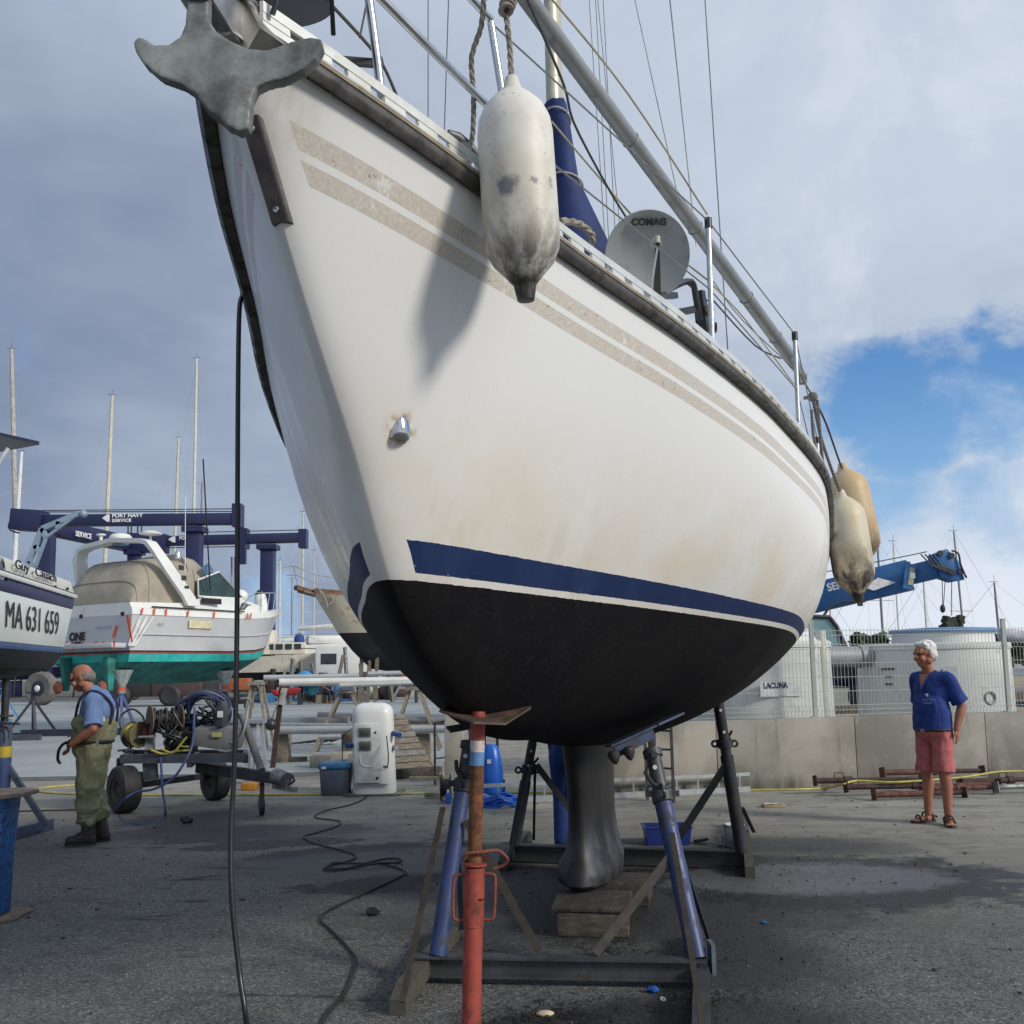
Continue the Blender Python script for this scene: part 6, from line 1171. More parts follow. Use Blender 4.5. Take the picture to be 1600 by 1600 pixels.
# ------------------------------------------------------------------ motor cruiser under repair
CY = 26.; ang = rad(60); ch_ = V((math.cos(ang), math.sin(ang), 0)); cs_ = V((ch_.y, -ch_.x, 0))      # bow direction, starboard side
corner = gy(205, 1000, CY); corner.z = 0
crz = thing('motor_cruiser', 'white motor cruiser with beige canvas, turquoise bottom and orange tape on stands', 'motorboat', corner + ch_ * 4 - cs_ * 1.5)
def cp(a, s, z): return corner + ch_ * (a * .80) - cs_ * s + V((0, 0, z))                 # a forward of the stern, s inboard from the starboard side
BW = 3.3; CL = 9.2
z_b, z_ch, z_wl, z_sh = 1.30, 1.95, 2.12, 3.16
def bwid(a): t = a / CL; return BW / 2 * (1 - max(0, (t - .45) / .55) ** 2.2 * .985)
def crr(a, prof):
    t = a / CL; w_ = bwid(a); q = []
    rise = max(0, t - .5) ** 2 * 1.6
    for k, z, f in prof: q.append((w_ * k, z + rise * f))
    pts = [cp(a + f2, BW / 2 - y, z) for (y, z), f2 in zip(q, [0] * len(q))] + [cp(a, BW / 2 + y, z) for y, z in q[::-1]]
    return pts
turq = M('turquoise antifouling', (.02, .40, .36), .6, 0, .25, 2.5, (.10, .30, .25), .4, 3); turqd = M('worn green antifouling', (.022, .19, .17), .7, 0, .35, 2, (.03, .10, .09), .5, 2.5)
As = [0, 1.5, 3, 4.5, 6., 7., 7.9, 8.6, 9.1]
def bow(a, top): return a - (0 if a < 5 else (1 - top) * ((a - 5) / 4.2) ** 1.6 * 2.0)
def band_(nm_, zlo, klo, zhi, khi, flo, fhi, tlo, thi, mat):
    rs = []
    for a in As:
        w_ = bwid(a); r_ = max(0, a / CL - .45) ** 2
        lo = [cp(bow(a, tlo), BW / 2 + sg * w_ * klo, zlo + r_ * flo) for sg in (-1, 1)]; hi = [cp(bow(a, thi), BW / 2 + sg * w_ * khi, zhi + r_ * fhi) for sg in (-1, 1)]
        rs.append([lo[0], hi[0], hi[1], lo[1]])
    return MB().rings(rs).build(nm_, mat, crz, smooth=30)
band_('bottom', z_b, .06, z_ch - .04, .93, 2.0, 1.3, .0, .35, turqd); band_('chine_band', z_ch - .04, .935, z_wl - .0, .965, 1.3, 1.25, .35, .42, turq); band_('red_line', z_wl, .966, z_wl + .05, .972, 1.25, 1.25, .42, .45, M('red line', (.30, .06, .07), .5)); band_('black_line', z_wl + .05, .973, z_wl + .09, .975, 1.25, 1.25, .45, .47, ink)
clg = M('cruiser gelcoat', (.47, .48, .49), .3, 0, .05, 1.5); band_('topsides', z_wl + .09, .975, z_sh, 1., 1.25, 1.2, .47, .9, clg)
band_('gunwale', z_sh, 1.015, z_sh + .20, .99, 1.2, 1.1, .9, 1., white)
for sg in (-1, 1): MB().tube([cp(bow(a, .68), BW / 2 + sg * bwid(a) * 1.0, (z_wl + z_sh) / 2 + max(0, a / CL - .45) ** 2 * 1.25) for a in As], .025, 6).build('spray_rail', clg, crz)
# transom: step, platform with tape, exhaust, name
MB().box(cp(-.30, BW / 2, z_wl + .22), (.62, BW * .96, .13), Matrix.Rotation(ang, 3, 'Z')).build('swim_platform', clg, crz, bevel=.02)
orange = M('orange tape', (.62, .09, .03), .6); film = M('white masking film', (.62, .62, .60), .5, 0, .15, 4)
for k, s_ in enumerate((.05, .45, .75, 1.25, 1.7, 2.1, 2.6)): MB().box(cp(-.615, s_, z_wl + .22), (.012, .06 + .03 * (k % 3), .22), Matrix.Rotation(ang, 3, 'Z') @ Matrix.Rotation(.2 - .13 * (k % 4), 3, 'X')).build('tape_strip', orange, crz)
for (a, s_, z, L_, tl) in ((-.03, .62, 2.72, .34, .35), (-.02, .05, 2.78, .75, -.30)): MB().box(cp(a - .01, s_, z), (.014, .075, L_), Matrix.Rotation(ang, 3, 'Z') @ Matrix.Rotation(tl, 3, 'X')).build('tape_strip', orange, crz)
for k, a in enumerate((.35, .85, 1.35, 2.3, 3.5, 5.2, 5.4)): MB().box(cp(a, -.055 + (BW / 2 - bwid(a)), z_sh + .09 + max(0, a / CL - .45) ** 2 * 1.2), (.05, .012, .17), Matrix.Rotation(ang, 3, 'Z') @ Matrix.Rotation(.25 - .1 * (k % 3), 3, 'Y')).build('tape_strip', orange, crz)
for k in range(3): MB().beam(cp(.35 + k * .25, -.015, z_sh - .05), cp(-.1 + k * .1, -.03, z_wl + .2), .004, .10 - .02 * k).build('film_strip', film, crz)
MB().box(cp(2.9, -.035, 2.95), (.85, .012, .22), Matrix.Rotation(ang, 3, 'Z')).build('cream_sticker', M('cream patch', (.58, .52, .34), .6), crz)
text('ILLII', .10, basis(cp(1.05, -.04, 2.92), ch_, (0, 0, 1)), M('grey lettering'), crz, off=.002); MB().box(cp(-.03, 1.1, 2.86), (.03, .62, .035), Matrix.Rotation(ang, 3, 'Z')).build('grab_rail', steel, crz)
tdx = cs_; text('ONE', .30, basis(cp(-.03, 2.52, 2.62), cs_ * -1 if False else cs_, (0, 0, 1)), ink, crz, sx=1.05, off=.014)
MB().beam(cp(-.05, 3.2, 2.42), cp(-.05, 2.0, 2.46), .02, .07).build('name_underline', ink, crz)
for s_ in (.35, 2.05): MB().cyl(cp(-.0, s_, 3.18), cp(-.05, s_, 3.18), .055, n=12).build('exhaust_port', ink, crz)
MB().tube(smooth_path([cp(-.05, 2.25, 2.45), cp(-.35, 2.3, 2.42), cp(-.55, 2.7, 2.25), cp(-.6, 3.1, 2.1)], 4), .03, 6).build('ladder_tube', steel, crz)
for s_ in (.7, 2.5):
    dr = MB(); dr.rings([[cp(-.10 + x * k, s_ + y * k, z) for x, y in ((-.2, -.10), (.16, -.12), (.16, .12), (-.2, .10))] for z, k in ((2.05, 1.1), (1.6, .8), (1.15, .55))]); o = dr.build('outdrive', turqd, crz, bevel=.03)
    MB().lathe([(.16, -.05), (.18, 0), (.1, .08)], cp(-.42, s_, 1.25), -ch_, 12).build('propeller_hub', M('red primer', (.28, .08, .05), .7, 0, .3, 5), o)
# cockpit coaming, canvas, arch, windscreen, foredeck
zc0 = z_sh + .20
MB().rings([[cp(a, BW / 2 + sg * w_, z) for sg, w_, z in ((-1, 1.60 * k, zc0), (-1, 1.55 * k, zc0 + h), (1, 1.55 * k, zc0 + h), (1, 1.6 * k, zc0))] for a, k, h in ((.0, 1., .12), (2.2, 1., .18), (3.4, .98, .42), (5.2, .84, .46), (6.8, .55, .32), (8.0, .2, .05))]).build('deck_moulding', white, crz, smooth=30)
canv = M('beige canvas', (.33, .295, .235), .85, 0, .12, 2, (.24, .21, .17), .3, 1.5, .3, 6)
rs = []
for a, h, w_ in ((.15, .10, 1.46), (.35, .62, 1.47), (.9, 1.22, 1.42), (1.8, 1.36, 1.36), (3.0, 1.38, 1.34), (3.5, 1.32, 1.30)):
    rs.append([cp(a, BW / 2 + w_ * math.copysign(abs(math.cos(t)) ** .45, -math.cos(t)), zc0 + .12 + h * abs(math.sin(t)) ** .5) for t in np.linspace(0, math.pi, 21)])
ccv = MB().rings(rs, closed=True).build('cockpit_canvas', canv, crz, smooth=60)
for q in (1, 2, 4): MB().tube([p + V((0, 0, .012)) for p in rs[q]], .014, 5).build('canvas_seam', M('canvas piping', (.22, .195, .155), .8), ccv)
rs = []
for a, h, w_ in ((2.75, 1.42, 1.30), (3.4, 1.36, 1.24), (4.05, 1.02, 1.12)):
    rs.append([cp(a, BW / 2 + w_ * math.copysign(abs(math.cos(t)) ** .45, -math.cos(t)), zc0 + .30 + (h - .05) * abs(math.sin(t)) ** .5) for t in np.linspace(0, math.pi, 21)])
MB().rings(rs).build('windscreen_canvas', canv, crz, smooth=60)
gx = MB(); gx._a([cp(3.62, .33, zc0 + .62), cp(4.6, .46, zc0 + 1.05), cp(5.65, .70, zc0 + .5), cp(3.75, .20, zc0 + .52)], [(0, 3, 2, 1)]); 
MB().poly([cp(2.95, .14, zc0 + .40), cp(5.5, .46, zc0 + .46), cp(4.2, .40, zc0 + 1.20), cp(3.0, .22, zc0 + .88)], -cs_ * .03).build('side_window', M('green glass', (.022, .045, .040), .06, 0, .3, 1.5), crz)
MB().poly([cp(5.5, .48, zc0 + .46), cp(5.5, 2.8, zc0 + .46), cp(4.2, 2.7, zc0 + 1.20), cp(4.2, .42, zc0 + 1.20)], ch_ * .03).build('front_window', M('green glass'), crz)
MB().tube([cp(2.95, .12, zc0 + .40), cp(5.5, .44, zc0 + .46), cp(4.2, .38, zc0 + 1.20), cp(3.0, .20, zc0 + .88)], .03, 6, loop=True).build('window_frame', white, crz)
MB().poly([cp(3.15, .20, zc0 + 1.22), cp(3.5, .20, zc0 + 1.40), cp(3.75, .21, zc0 + 1.22), cp(3.4, .20, zc0 + 1.04)], -cs_ * .05).build('canvas_window', M('blue clear film', (.10, .16, .26), .2), crz)
mb = MB(); ap = [cp(.55, -.02, zc0 + .1)]
rs = []
AP = [(1.5, BW + .02, .15), (1.15, BW + .0, .9), (.95, BW - .06, 1.5), (.90, BW - .22, 1.78), (.9, BW - .5, 1.86), (.88, BW * .5, 1.96), (.9, .5, 1.86), (.92, .24, 1.78), (1.05, .10, 1.55), (1.6, .02, 1.0), (2.3, -.04, .35), (2.5, -.05, .10)]
for i, (a, s_, z) in enumerate(AP):
    p_, q_ = AP[max(i - 1, 0)], AP[min(i + 1, len(AP) - 1)]; ty, tz_ = q_[1] - p_[1], q_[2] - p_[2]; ln = math.hypot(ty, tz_); ny, nz = -tz_ / ln, ty / ln; w5 = .22 if 2 < i < 9 else .26
    rs.append([cp(a + x, s_ + ny * y, zc0 + z + nz * y) for x, y in ((-w5, -.06), (w5, -.06), (w5, .06), (-w5, .06))])
MB().rings(rs).build('radar_arch', white, crz, smooth=50)
zt_ = zc0 + 1.90
MB().lathe([(.20, 0), (.30, .03), (.31, .16), (.24, .24), (.05, .27)], cp(1.2, 1.75, zt_ + .03), n=24).build('radar_dome', white, crz); MB().lathe([(.22, 0), (.25, .05)], cp(1.2, 1.75, zt_ - .03), n=20).build('dome_base', M('pale blue band', (.12, .25, .36), .4), crz)
MB().lathe([(.03, 0), (.03, .16), (.30, .20), (.31, .23), (.15, .30), (.02, .31)], cp(1.3, .6, zt_ - .02), n=24).build('mushroom_antenna', white, crz)
MB().lathe([(.05, 0), (.05, .3), (.13, .33), (.13, .37)], cp(1.2, 2.6, zt_ - .02), n=14).build('mushroom_antenna', white, crz)
MB().lathe([(.04, 0), (.09, .05), (.09, .2), (.04, .3)], cp(1.9, .05, zc0 + 1.35), n=14).build('horn', steel, crz)
for k in range(3): MB().box(cp(1.95 + .12 * k, -.06, zc0 + 1.15 - .28 * k), (.16, .04, .13), Matrix.Rotation(ang, 3, 'Z')).build('vent_grille', dkst, crz)
MB().box(cp(3.45, .02, zc0 + .28), (.72, .05, .16), Matrix.Rotation(ang, 3, 'Z')).build('side_vent', ink, crz); MB().box(cp(2.9, -.025, zc0 + .02), (3.4, .02, .04), Matrix.Rotation(ang, 3, 'Z')).build('dark_trim', ink, crz)
wpts = [cp(5.15, .24, zc0 + .10), cp(5.35, .28, zc0 + .32), cp(6.2, .62, zc0 + .30), cp(6.95, 1.02, zc0 + .12)]; MB().poly(wpts, -cs_ * .06).build('cabin_window', dglass, crz)
MB().beam(cp(3.5, .12, zt_ - 1.3), cp(2.8, -.1, zt_ + 2.45), .03, .03).build('whip_antenna', ink, crz); MB().cyl(cp(2.3, .1, zc0 + 1.0), cp(2.25, .1, zt_ + 1.3), .012, n=6).build('thin_antenna', white, crz)
mb = MB(); rl = [cp(5.3, .30, zc0 + .15), cp(6.0, .42, zc0 + .62), cp(7.4, .95, zc0 + .75), cp(8.7, 1.5, zc0 + .85), cp(8.7, 1.8, zc0 + .85), cp(7.4, 2.4, zc0 + .75)]; mb.tube(smooth_path(rl, 4), .016, 6)
for p, q in ((cp(6.8, .72, zc0 - .0), cp(6.9, .78, zc0 + .70)), (cp(7.6, 1.08, zc0 + .05), cp(7.9, 1.18, zc0 + .78)), (cp(8.5, 1.5, zc0 + .1), cp(8.7, 1.55, zc0 + .85))): mb.cyl(p, q, .014, n=6)
mb.build('bow_rail', steel, crz)
t = thing('fender', 'white fender with black ends tied to the bow rail of the motor cruiser', 'fender', gy(407, 958, 32.5), 'fenders on the motor cruiser'); c_ = gy(408, 944, 32.4); MB().lathe([(.02, -.42), (.15, -.34), (.2, -.2), (.2, .2), (.16, .32)], c_, (-.15, 0, 1), 20).build('body', white, t); MB().lathe([(.16, .32), (.13, .40), (.03, .48)], c_, (-.15, 0, 1), 18).build('cap', ink, t)
t = thing('ball_fender', 'round white and blue fender on the motor cruiser foredeck', 'fender', gy(373, 938, 31), 'fenders on the motor cruiser'); c_ = gy(372, 931, 31.); MB().ell(c_ + V((.05, 0, 0)), (.26, .2, .2)).build('body', white, t); MB().ell(c_ + V((-.16, -.04, .02)), (.15, .19, .18)).build('cap', M('shiny blue', (.03, .09, .30), .25), t)
# stands with film wrapped heads below the cruiser
def tripod(px, base_py, head_py, y, label, w_=.5, mat=None, wrap=False):
    b_ = gy(px, base_py, y); b_.z = 0; hd_ = gy(px, head_py, y).z; t = thing('boat_stand', label, 'boat stand', b_, 'steel stands under other boats'); m_ = mat or M('blue black steel', (.018, .022, .04), .5, .1, .2, 5); top = b_ + V((0, 0, hd_))
    for dx, dy in ((-w_, -.3), (w_ * .5, -.35), (w_, .3), (-w_ * .3, .4)): MB().beam(b_ + V((dx, dy, .02)), top - V((0, 0, .18)), .07, .07).build('leg', m_, t)
    MB().cyl(top - V((0, 0, .3)), top, .06, n=10).build('screw', m_, t); MB().beam(b_ + V((-w_, -.32, .04)), b_ + V((w_, -.32, .04)), .08, .08).build('cross_bar', m_, t)
    if wrap: MB().lathe([(.10, -.2), (.11, 0), (.30, .42), (.28, .43)], top, n=12).build('film_wrap', M('clear film', (.26, .30, .30), .3, 0, .3, 9), t); MB().lathe([(.105, -.12), (.112, -.02)], top, n=12).build('tape_ring', orange, t)
    else: MB().box(top, (.28, .28, .04)).build('head_plate', m_, t)
    return t
tripod(50, 1140, 1082, 27., 'dark blue boat stand left of the man in waders', .55); tripod(188, 1142, 1072, 26.5, 'blue boat stand with film wrapped head behind the man in waders', .35, M('mid blue steel', (.04, .075, .2), .5), True); tripod(350, 1128, 1070, 30., 'dark boat stand with film wrapped head behind the trailer', .5, None, True); tripod(2, 1140, 1076, 36., 'light blue stand far left beside the big tyre', .5, M('sky blue steel', (.06, .20, .42), .5))
a_, e_ = gy(40, 1143, 26.4), gy(210, 1143, 26.4); tag(MB().beam(V((a_.x, 26.2, .09)), V((e_.x, 26.2, .09)), .16, .18).build('support_beam', M('blue black steel')), 'long dark steel beam on the ground below the motor cruiser', 'beam'); a_, e_ = gy(14, 1152, 24.5), gy(60, 1150, 24.5); tag(MB().beam(V((a_.x, 24.6, .07)), V((e_.x, 24.6, .07)), .14, .14).build('support_beam', M('slate steel', (.05, .06, .075), .5)), 'short slate grey steel beam on the ground left of the man in waders', 'beam')
# ------------------------------------------------------------------ blue travel lift
tlb = M('travel lift blue', (.014, .018, .070), .45, 0, .1, 1); LA, LB = 55., 63.
tl = thing('travel_lift', 'dark blue boat lift gantry with white lettering behind the motor cruiser', 'boat lift', gy(220, 1080, 58) * 1.); tl.location.z = 0; ORI[tl.name] = V(tl.location)
def bm2(x0, y0, x1, y1, d0, d1, w_, h, nm_='top_beam', mat=None): return MB().beam(gy(x0, y0, d0), gy(x1, y1, d1), w_, h).build(nm_, mat or tlb, tl, bevel=.03)
bm2(60, 814, 374, 811, LA, LA, .7, .62); bm2(22, 812, 70, 815, LA, LA, 1.1, 1.15, 'winch_housing'); bm2(250, 846, 476, 840, LB, LB, .7, .6)
bm2(70, 822, 200, 850, LA + .5, LB, .7, .95, 'end_beam'); bm2(200, 848, 262, 850, LB, LB, .9, 1.2, 'engine_housing')
def lleg(px, y, top, w_): b_ = gy(px, 1070, y); b_.z = .9; t_ = V((b_.x, b_.y, gy(px, top, y).z)); MB().beam(b_, t_, w_, w_, up=(0, 1, 0)).build('leg', tlb, tl, bevel=.03); MB().box(t_ + V((0, 0, -.15)), (w_ * 1.5, w_ * 1.5, .3)).build('leg_flange', tlb, tl); return b_
l1 = lleg(300, LA, 824, .78); l2_ = lleg(417, LB, 852, .84); l3 = lleg(66, LA, 824, .7); l4 = lleg(205, LB, 860, .7)
for x, y in ((372, LA), (382, LB), (474, LB)): p = gy(x, 806 if y == LA else 842, y); MB().box(p, (.5, .8, 1.3 if x < 470 else 1.2)).build('end_bracket', tlb, tl)
for p in (l1, l3, l4, l2_):
    for s_ in (-1, 1): MB().lathe([(.42, -.26), (.8, -.3), (.93, -.18), (.93, .18), (.8, .3), (.42, .26), (.42, -.26)], V((p.x + .05, p.y - .2, .93)), (.25, 1, 0), 30, cap=False).build('tyre', M('grey tyre', (.14, .135, .125), .9, 0, .2, 3), tl) if s_ > 0 else None
    MB().lathe([(.05, -.34), (.2, -.33), (.42, -.27), (.42, .2)], V((p.x + .05, p.y - .2, .93)), (.25, 1, 0), 20).build('rim', M('dark rim', (.02, .02, .03), .5), tl); MB().lathe([(.02, -.40), (.15, -.37), (.2, -.30)], V((p.x + .05, p.y - .2, .93)), (.25, 1, 0), 14).build('hub_cap', white, tl)
q = gy(186, 812, LA) + V((0, -.37, 0)); text('PORT NAVY', .30, basis(gy(179, 807.5, LA) + V((0, -.37, 0)), (1, 0, 0), (0, 0, 1)), winkl, tl, sx=1.05, off=.012); text('SERVICE', .24, basis(gy(179, 815, LA) + V((0, -.37, 0)), (1, 0, 0), (0, 0, 1)), winkl, tl, sx=1.1, off=.012, sp=1.15)
MB().poly([gy(x, y, LA) + V((0, -.37, 0)) for x, y in ((164, 811), (171, 806), (175.5, 805.5), (175.5, 817), (171, 816.5))], V((0, -.02, 0))).build('logo', winkl, tl)
ed = (gy(200, 850, LB) - gy(70, 822, LA + .5)).normalized(); text('SERVICE', .42, basis(gy(127, 835, LA + 2.6) + V((-.15, -.42, .0)), ed, (0, 0, 1)), winkl, tl, sx=.95, off=.012); text('PORT NAVY', .30, basis(gy(283, 842, LB) + V((0, -.37, 0)), (1, 0, 0), (0, 0, 1)), winkl, tl, sx=.9, off=.01)
MB().poly([gy(x, y, LB) + V((0, -.37, 0)) for x, y in ((266, 844), (272, 840), (277, 839), (277, 849), (272, 848))], V((0, -.02, 0))).build('logo', winkl, tl)
mb = MB()
for k, (x0, y0, x1, y1, d_) in enumerate(((40, 798, 372, 795, LA), (300, 832, 476, 828, LB), (262, 856, 376, 854, LB), (70, 800, 372, 799, LA))): mb.cyl(gy(x0, y0, d_), gy(x1, y1, d_), .03, n=5)
mb.tube(smooth_path([gy(26, 806, LA - .5), gy(14, 818, LA - .5), gy(16, 828, LA - .5), gy(30, 833, LA - .5)], 4), .05, 5); mb.build('hydraulic_lines', dkst, tl)
mb = MB(); 
for x in (200, 205, 215, 221): mb.cyl(gy(x, 820, LA), gy(x, 832, LA + 1), .05, n=5)
for x in (362, 367): mb.cyl(gy(x, 870, LB), gy(x, 935, LB), .06, n=6)
mb.build('sling_cables', M('far wire'), tl); MB().box(gy(377, 862, LB - .6), (.6, .4, 1.6)).build('hook_block', tlb, tl)
# ------------------------------------------------------------------ masts beyond the lift
mc = M('cream mast', (.56, .53, .42), .5, .05, .12, 3)
yacht(157, 75, 618, 'yacht with cream mast and wide spreaders behind the lift beam', mc, 11, 2.9, spread=(.50,), mr=.16, lean=.28); yacht(266, 88, 684, 'yacht with shorter cream mast right of the slanting dark pole', mc, 10, .3, spread=(.33,), mr=.14, lean=.3); yacht(298, 84, 560, 'yacht with the tallest white mast and masthead aerial', mw, 12, 2.7, spread=(.48,), mr=.13, lean=.0)
yacht(28, 80, 545, 'yacht with grey mast leaning left at the left edge', M('weathered grey mast', (.40, .38, .34), .5, 0, .2, 3), 11, .4, spread=(.52,), mr=.2, lean=-1.6); yacht(12, 76, 706, 'yacht with shorter white mast at the left edge', M('bright white mast', (.68, .70, .70), .4), 7, .2, spread=(.42,), mr=.17, lean=.4); yacht(310, 95, 756, 'yacht with short dark mast just right of the tallest mast', mg, 8, 2.6, spread=(), mr=.10)
yacht(472, 92, 800, 'yacht with slim cream mast left of the big yacht bow', mc, 8, .25, spread=(.35,), mr=.10); yacht(436, 84, 876, 'small yacht with short white mast near the wooden bowsprit', mw, 6, 2.9, spread=(), mr=.09); yacht(490, 88, 860, 'yacht with mast half hidden behind the big bow', mc, 9, .2, spread=(.4,), mr=.06); yacht(455, 95, 905, 'distant yacht with thin short mast left of the bow', mg, 6, .1, spread=(), mr=.06)
# ------------------------------------------------------------------ wooden sailing boat with bowsprit
WY = 27.; wb_ = thing('wooden_sailing_boat', 'cream and black wooden sailing boat with timber bowsprit behind the yacht bow', 'sailing boat', gy(600, 1085, WY) * 1.); wb_.location.z = 0; ORI[wb_.name] = V(wb_.location)
def wp(px, py, dy=0.): return gy(px, py, WY + dy)
pr_ = [((497, 930), (545, 1000)), ]
stemp = [(490, 928), (512, 965), (522, 990), (548, 1018), (600, 1040)]
def wring(sx, sy, bx_, by_, w_):
    # from the stem line towards the right and away
    return None
hdg = V((-.80, -.60, 0)); wbow = wp(490, 927); nn_ = V((.6, -.8, 0))
zsh = wbow.z; rs_t, rs_b = [], []
for a, w_ in ((0., .03), (.5, .42), (1.2, .85), (2.4, 1.3), (4.5, 1.6), (7.5, 1.5), (9., 1.2)):
    c_ = wbow - hdg * a; zz_ = zsh - .10 * min(a, 4.); zwl = gy(540, 988, WY).z; xo = max(0, 1 - a / 4.5)
    top = [c_ + nn_ * w_ + V((0, 0, zz_ - c_.z)), c_ - nn_ * w_ + V((0, 0, zz_ - c_.z))]; ml = [c_ - hdg * .75 * xo + nn_ * w_ * .82 + V((0, 0, zwl - c_.z)), c_ - hdg * .75 * xo - nn_ * w_ * .82 + V((0, 0, zwl - c_.z))]; zk = 1.62 - .25 * min(1, a / 3); bt = [c_ - hdg * 1.8 * xo + nn_ * .08 + V((0, 0, zk - c_.z)), c_ - hdg * 1.8 * xo - nn_ * .08 + V((0, 0, zk - c_.z))]
    rs_t.append([top[0], ml[0], ml[1], top[1]]); md_ = [c_ - hdg * 1.2 * xo + nn_ * w_ * .6 + V((0, 0, (zwl + zk) / 2 - c_.z)), c_ - hdg * 1.2 * xo - nn_ * w_ * .6 + V((0, 0, (zwl + zk) / 2 - c_.z))]; rs_b.append([ml[0], md_[0], bt[0], bt[1], md_[1], ml[1]])
MB().rings(rs_t).build('topsides', M('stained cream hull', (.55, .49, .38), .6, 0, .08, 2, (.30, .19, .10), .35, 4), wb_, smooth=50); MB().rings(rs_b).build('bottom', M('flat black bottom'), wb_, smooth=50)
rdw = M('red brown timber', (.13, .062, .036), .7, 0, .3, 5)
MB().beam(wp(462, 918, -.3), wp(560, 948, 1.4), .16, .12).build('bowsprit', rdw, wb_); MB().beam(wp(470, 924, -.2), wp(575, 952, 1.6), .3, .05).build('bowsprit_plank', wood, wb_); MB().beam(wbow + V((0, 0, .06)) + nn_ * .02, wbow - hdg * 5 + nn_ * 1.62 + V((0, 0, -.28)), .10, .14).build('cap_rail', rdw, wb_)
mb = MB(); mb.tube(smooth_path([wp(497, 920), wp(508, 935), wp(512, 945), wp(520, 938), wp(516, 928)], 4), .025, 6); mb.tube([wp(495, 918), wp(505, 926), wp(512, 950)], .02, 6); mb.build('bow_rope', rope, wb_)
mb = MB(); pl = [wp(443, 886, -.5), wp(458, 884, -.3), wp(492, 898, .8), wp(530, 904, 2.)]; mb.tube(pl, .014, 5); pl2 = [wp(448, 899, -.5), wp(462, 898, -.2), wp(495, 912, .8)]; mb.tube(pl2, .012, 5)
for p, q in ((pl[1], wp(466, 918, -.2)), (pl[2], wp(497, 925, .7))): mb.cyl(p, q, .012, n=5)
mb.build('bow_pulpit', steel, wb_)
for k in range(3): p = wp(560 + 12 * k, 1038 + k, 1.); MB().beam(V((p.x, p.y, 0)), p + V((.1, 0, .25)), .1, .1).build('prop_timber', wood, wb_)
# ------------------------------------------------------------------ service pedestal and cool box
ped = gz(582, 1243); t = thing('service_pedestal', 'white rounded electric service pedestal with two dark sockets and a cable', 'pedestal', ped)
pwm = M('pedestal white', (.66, .67, .65), .35, 0, .05, 2, (.45, .45, .32), .25, 3)
W_, D_ = .27, .22; HT = 1.15
mb = MB(); rs = []
for z, k in ((.0, 1.02), (.05, 1.), (.5, .97), (.95, .95), (1.02, .95), (1.07, .90), (1.11, .80), (1.14, .6), (HT, .25)):
    rs.append([ped + V((W_ * k * math.copysign(abs(math.cos(a)) ** .55, math.cos(a)) - .02 * z, D_ * k * math.copysign(abs(math.sin(a)) ** .55, math.sin(a)) + .2, z)) for a in np.linspace(0, 2 * math.pi, 32, endpoint=False)])
mb.rings(rs).build('housing', pwm, t, smooth=50)
fx_ = lambda x, z, y=0.: ped + V((x - .02 * z, .2 - D_ - .005 - y, z))
MB().poly([fx_(-.215, .16), fx_(.125, .16), fx_(.115, .86), fx_(.10, .90), fx_(-.20, .90), fx_(-.21, .86)], V((0, -.045, 0))).build('front_panel', M('pedestal panel', (.60, .61, .60), .35), t, bevel=.01)
for z in (.79, .62):
    MB().box(fx_(-.07, z, .05), (.155, .03, .115)).build('socket_cover', M('socket grey', (.12, .125, .12), .4), t, bevel=.012); MB().box(fx_(-.07, z, .066), (.11, .01, .07)).build('socket_lid', M('socket lid', (.06, .07, .065), .25), t, bevel=.006)
for x, z, r in ((.065, .785, .014), (.075, .22, .018)): MB().cyl(fx_(x, z, .045), fx_(x, z, .055), r, n=14).build('lock', ink, t)
for z in (.76, .58): q = ped + V((.25, .12, z)); MB().cyl(q, q + V((.05, -.06, 0)), .035, n=12).build('side_socket', greyp, t)
q = ped + V((.25, .1, .76)); MB().cyl(q + V((0, -.02, 0)), q + V((.10, -.10, -.02)), .032, n=12).build('plug', M('blue plug', (.015, .06, .25), .4), t); MB().cyl(ped + V((-.27, .05, .62)), ped + V((-.32, -.02, .62)), .035, n=12).build('plug', M('blue plug'), t)
MB().box(fx_(.18, .36, .05), (.06, .02, .02)).build('cable_clip', ink, t); mb = MB(); mb.tube(smooth_path([fx_(-.14, .5, .048), fx_(-.12, .40, .048), fx_(-.05, .36, .048), fx_(.03, .37, .048)], 5), .008, 6); mb.build('embossed_curve', pwm, t); MB().poly([fx_(-.24, .13), fx_(.2, .13), fx_(.2, .145), fx_(-.24, .145)], V((0, -.03, 0))).build('base_seam', greyp, t)
tag(MB().box(ped + V((0, .2, .01)), (.72, .6, .02)).build('plinth', M('gutter concrete')), 'flat concrete plinth under the white pedestal', 'plinth')
cb_ = gz(522, 1244); t = thing('cool_box', 'grey cool box with blue lid beside the white pedestal', 'cool box', cb_)
MB().rings([[cb_ + V((x * k, y * k + .15, z)) for x, y in ((-.19, -.15), (.19, -.15), (.19, .15), (-.19, .15))] for k, z in ((.90, 0), (1., .33))]).build('box', M('slate plastic', (.085, .10, .13), .5), t, bevel=.02)
MB().rings([[cb_ + V((x * k, y * k + .15, z)) for x, y in ((-.2, -.16), (.2, -.16), (.2, .16), (-.2, .16))] for k, z in ((1., .332), (1.02, .36), (.98, .40), (.8, .415))]).build('lid', M('teal blue plastic', (.02, .13, .26), .4), t, bevel=.01); MB().tube([cb_ + V((-.2, .14, .34)), cb_ + V((-.2, .0, .37)), cb_ + V((.2, 0, .37)), cb_ + V((.2, .14, .34))], .012, 6).build('handle', M('teal blue plastic'), t); MB().box(cb_ + V((-.13, -.012, .352)), (.06, .012, .03)).build('sticker', M('white sign'), t)
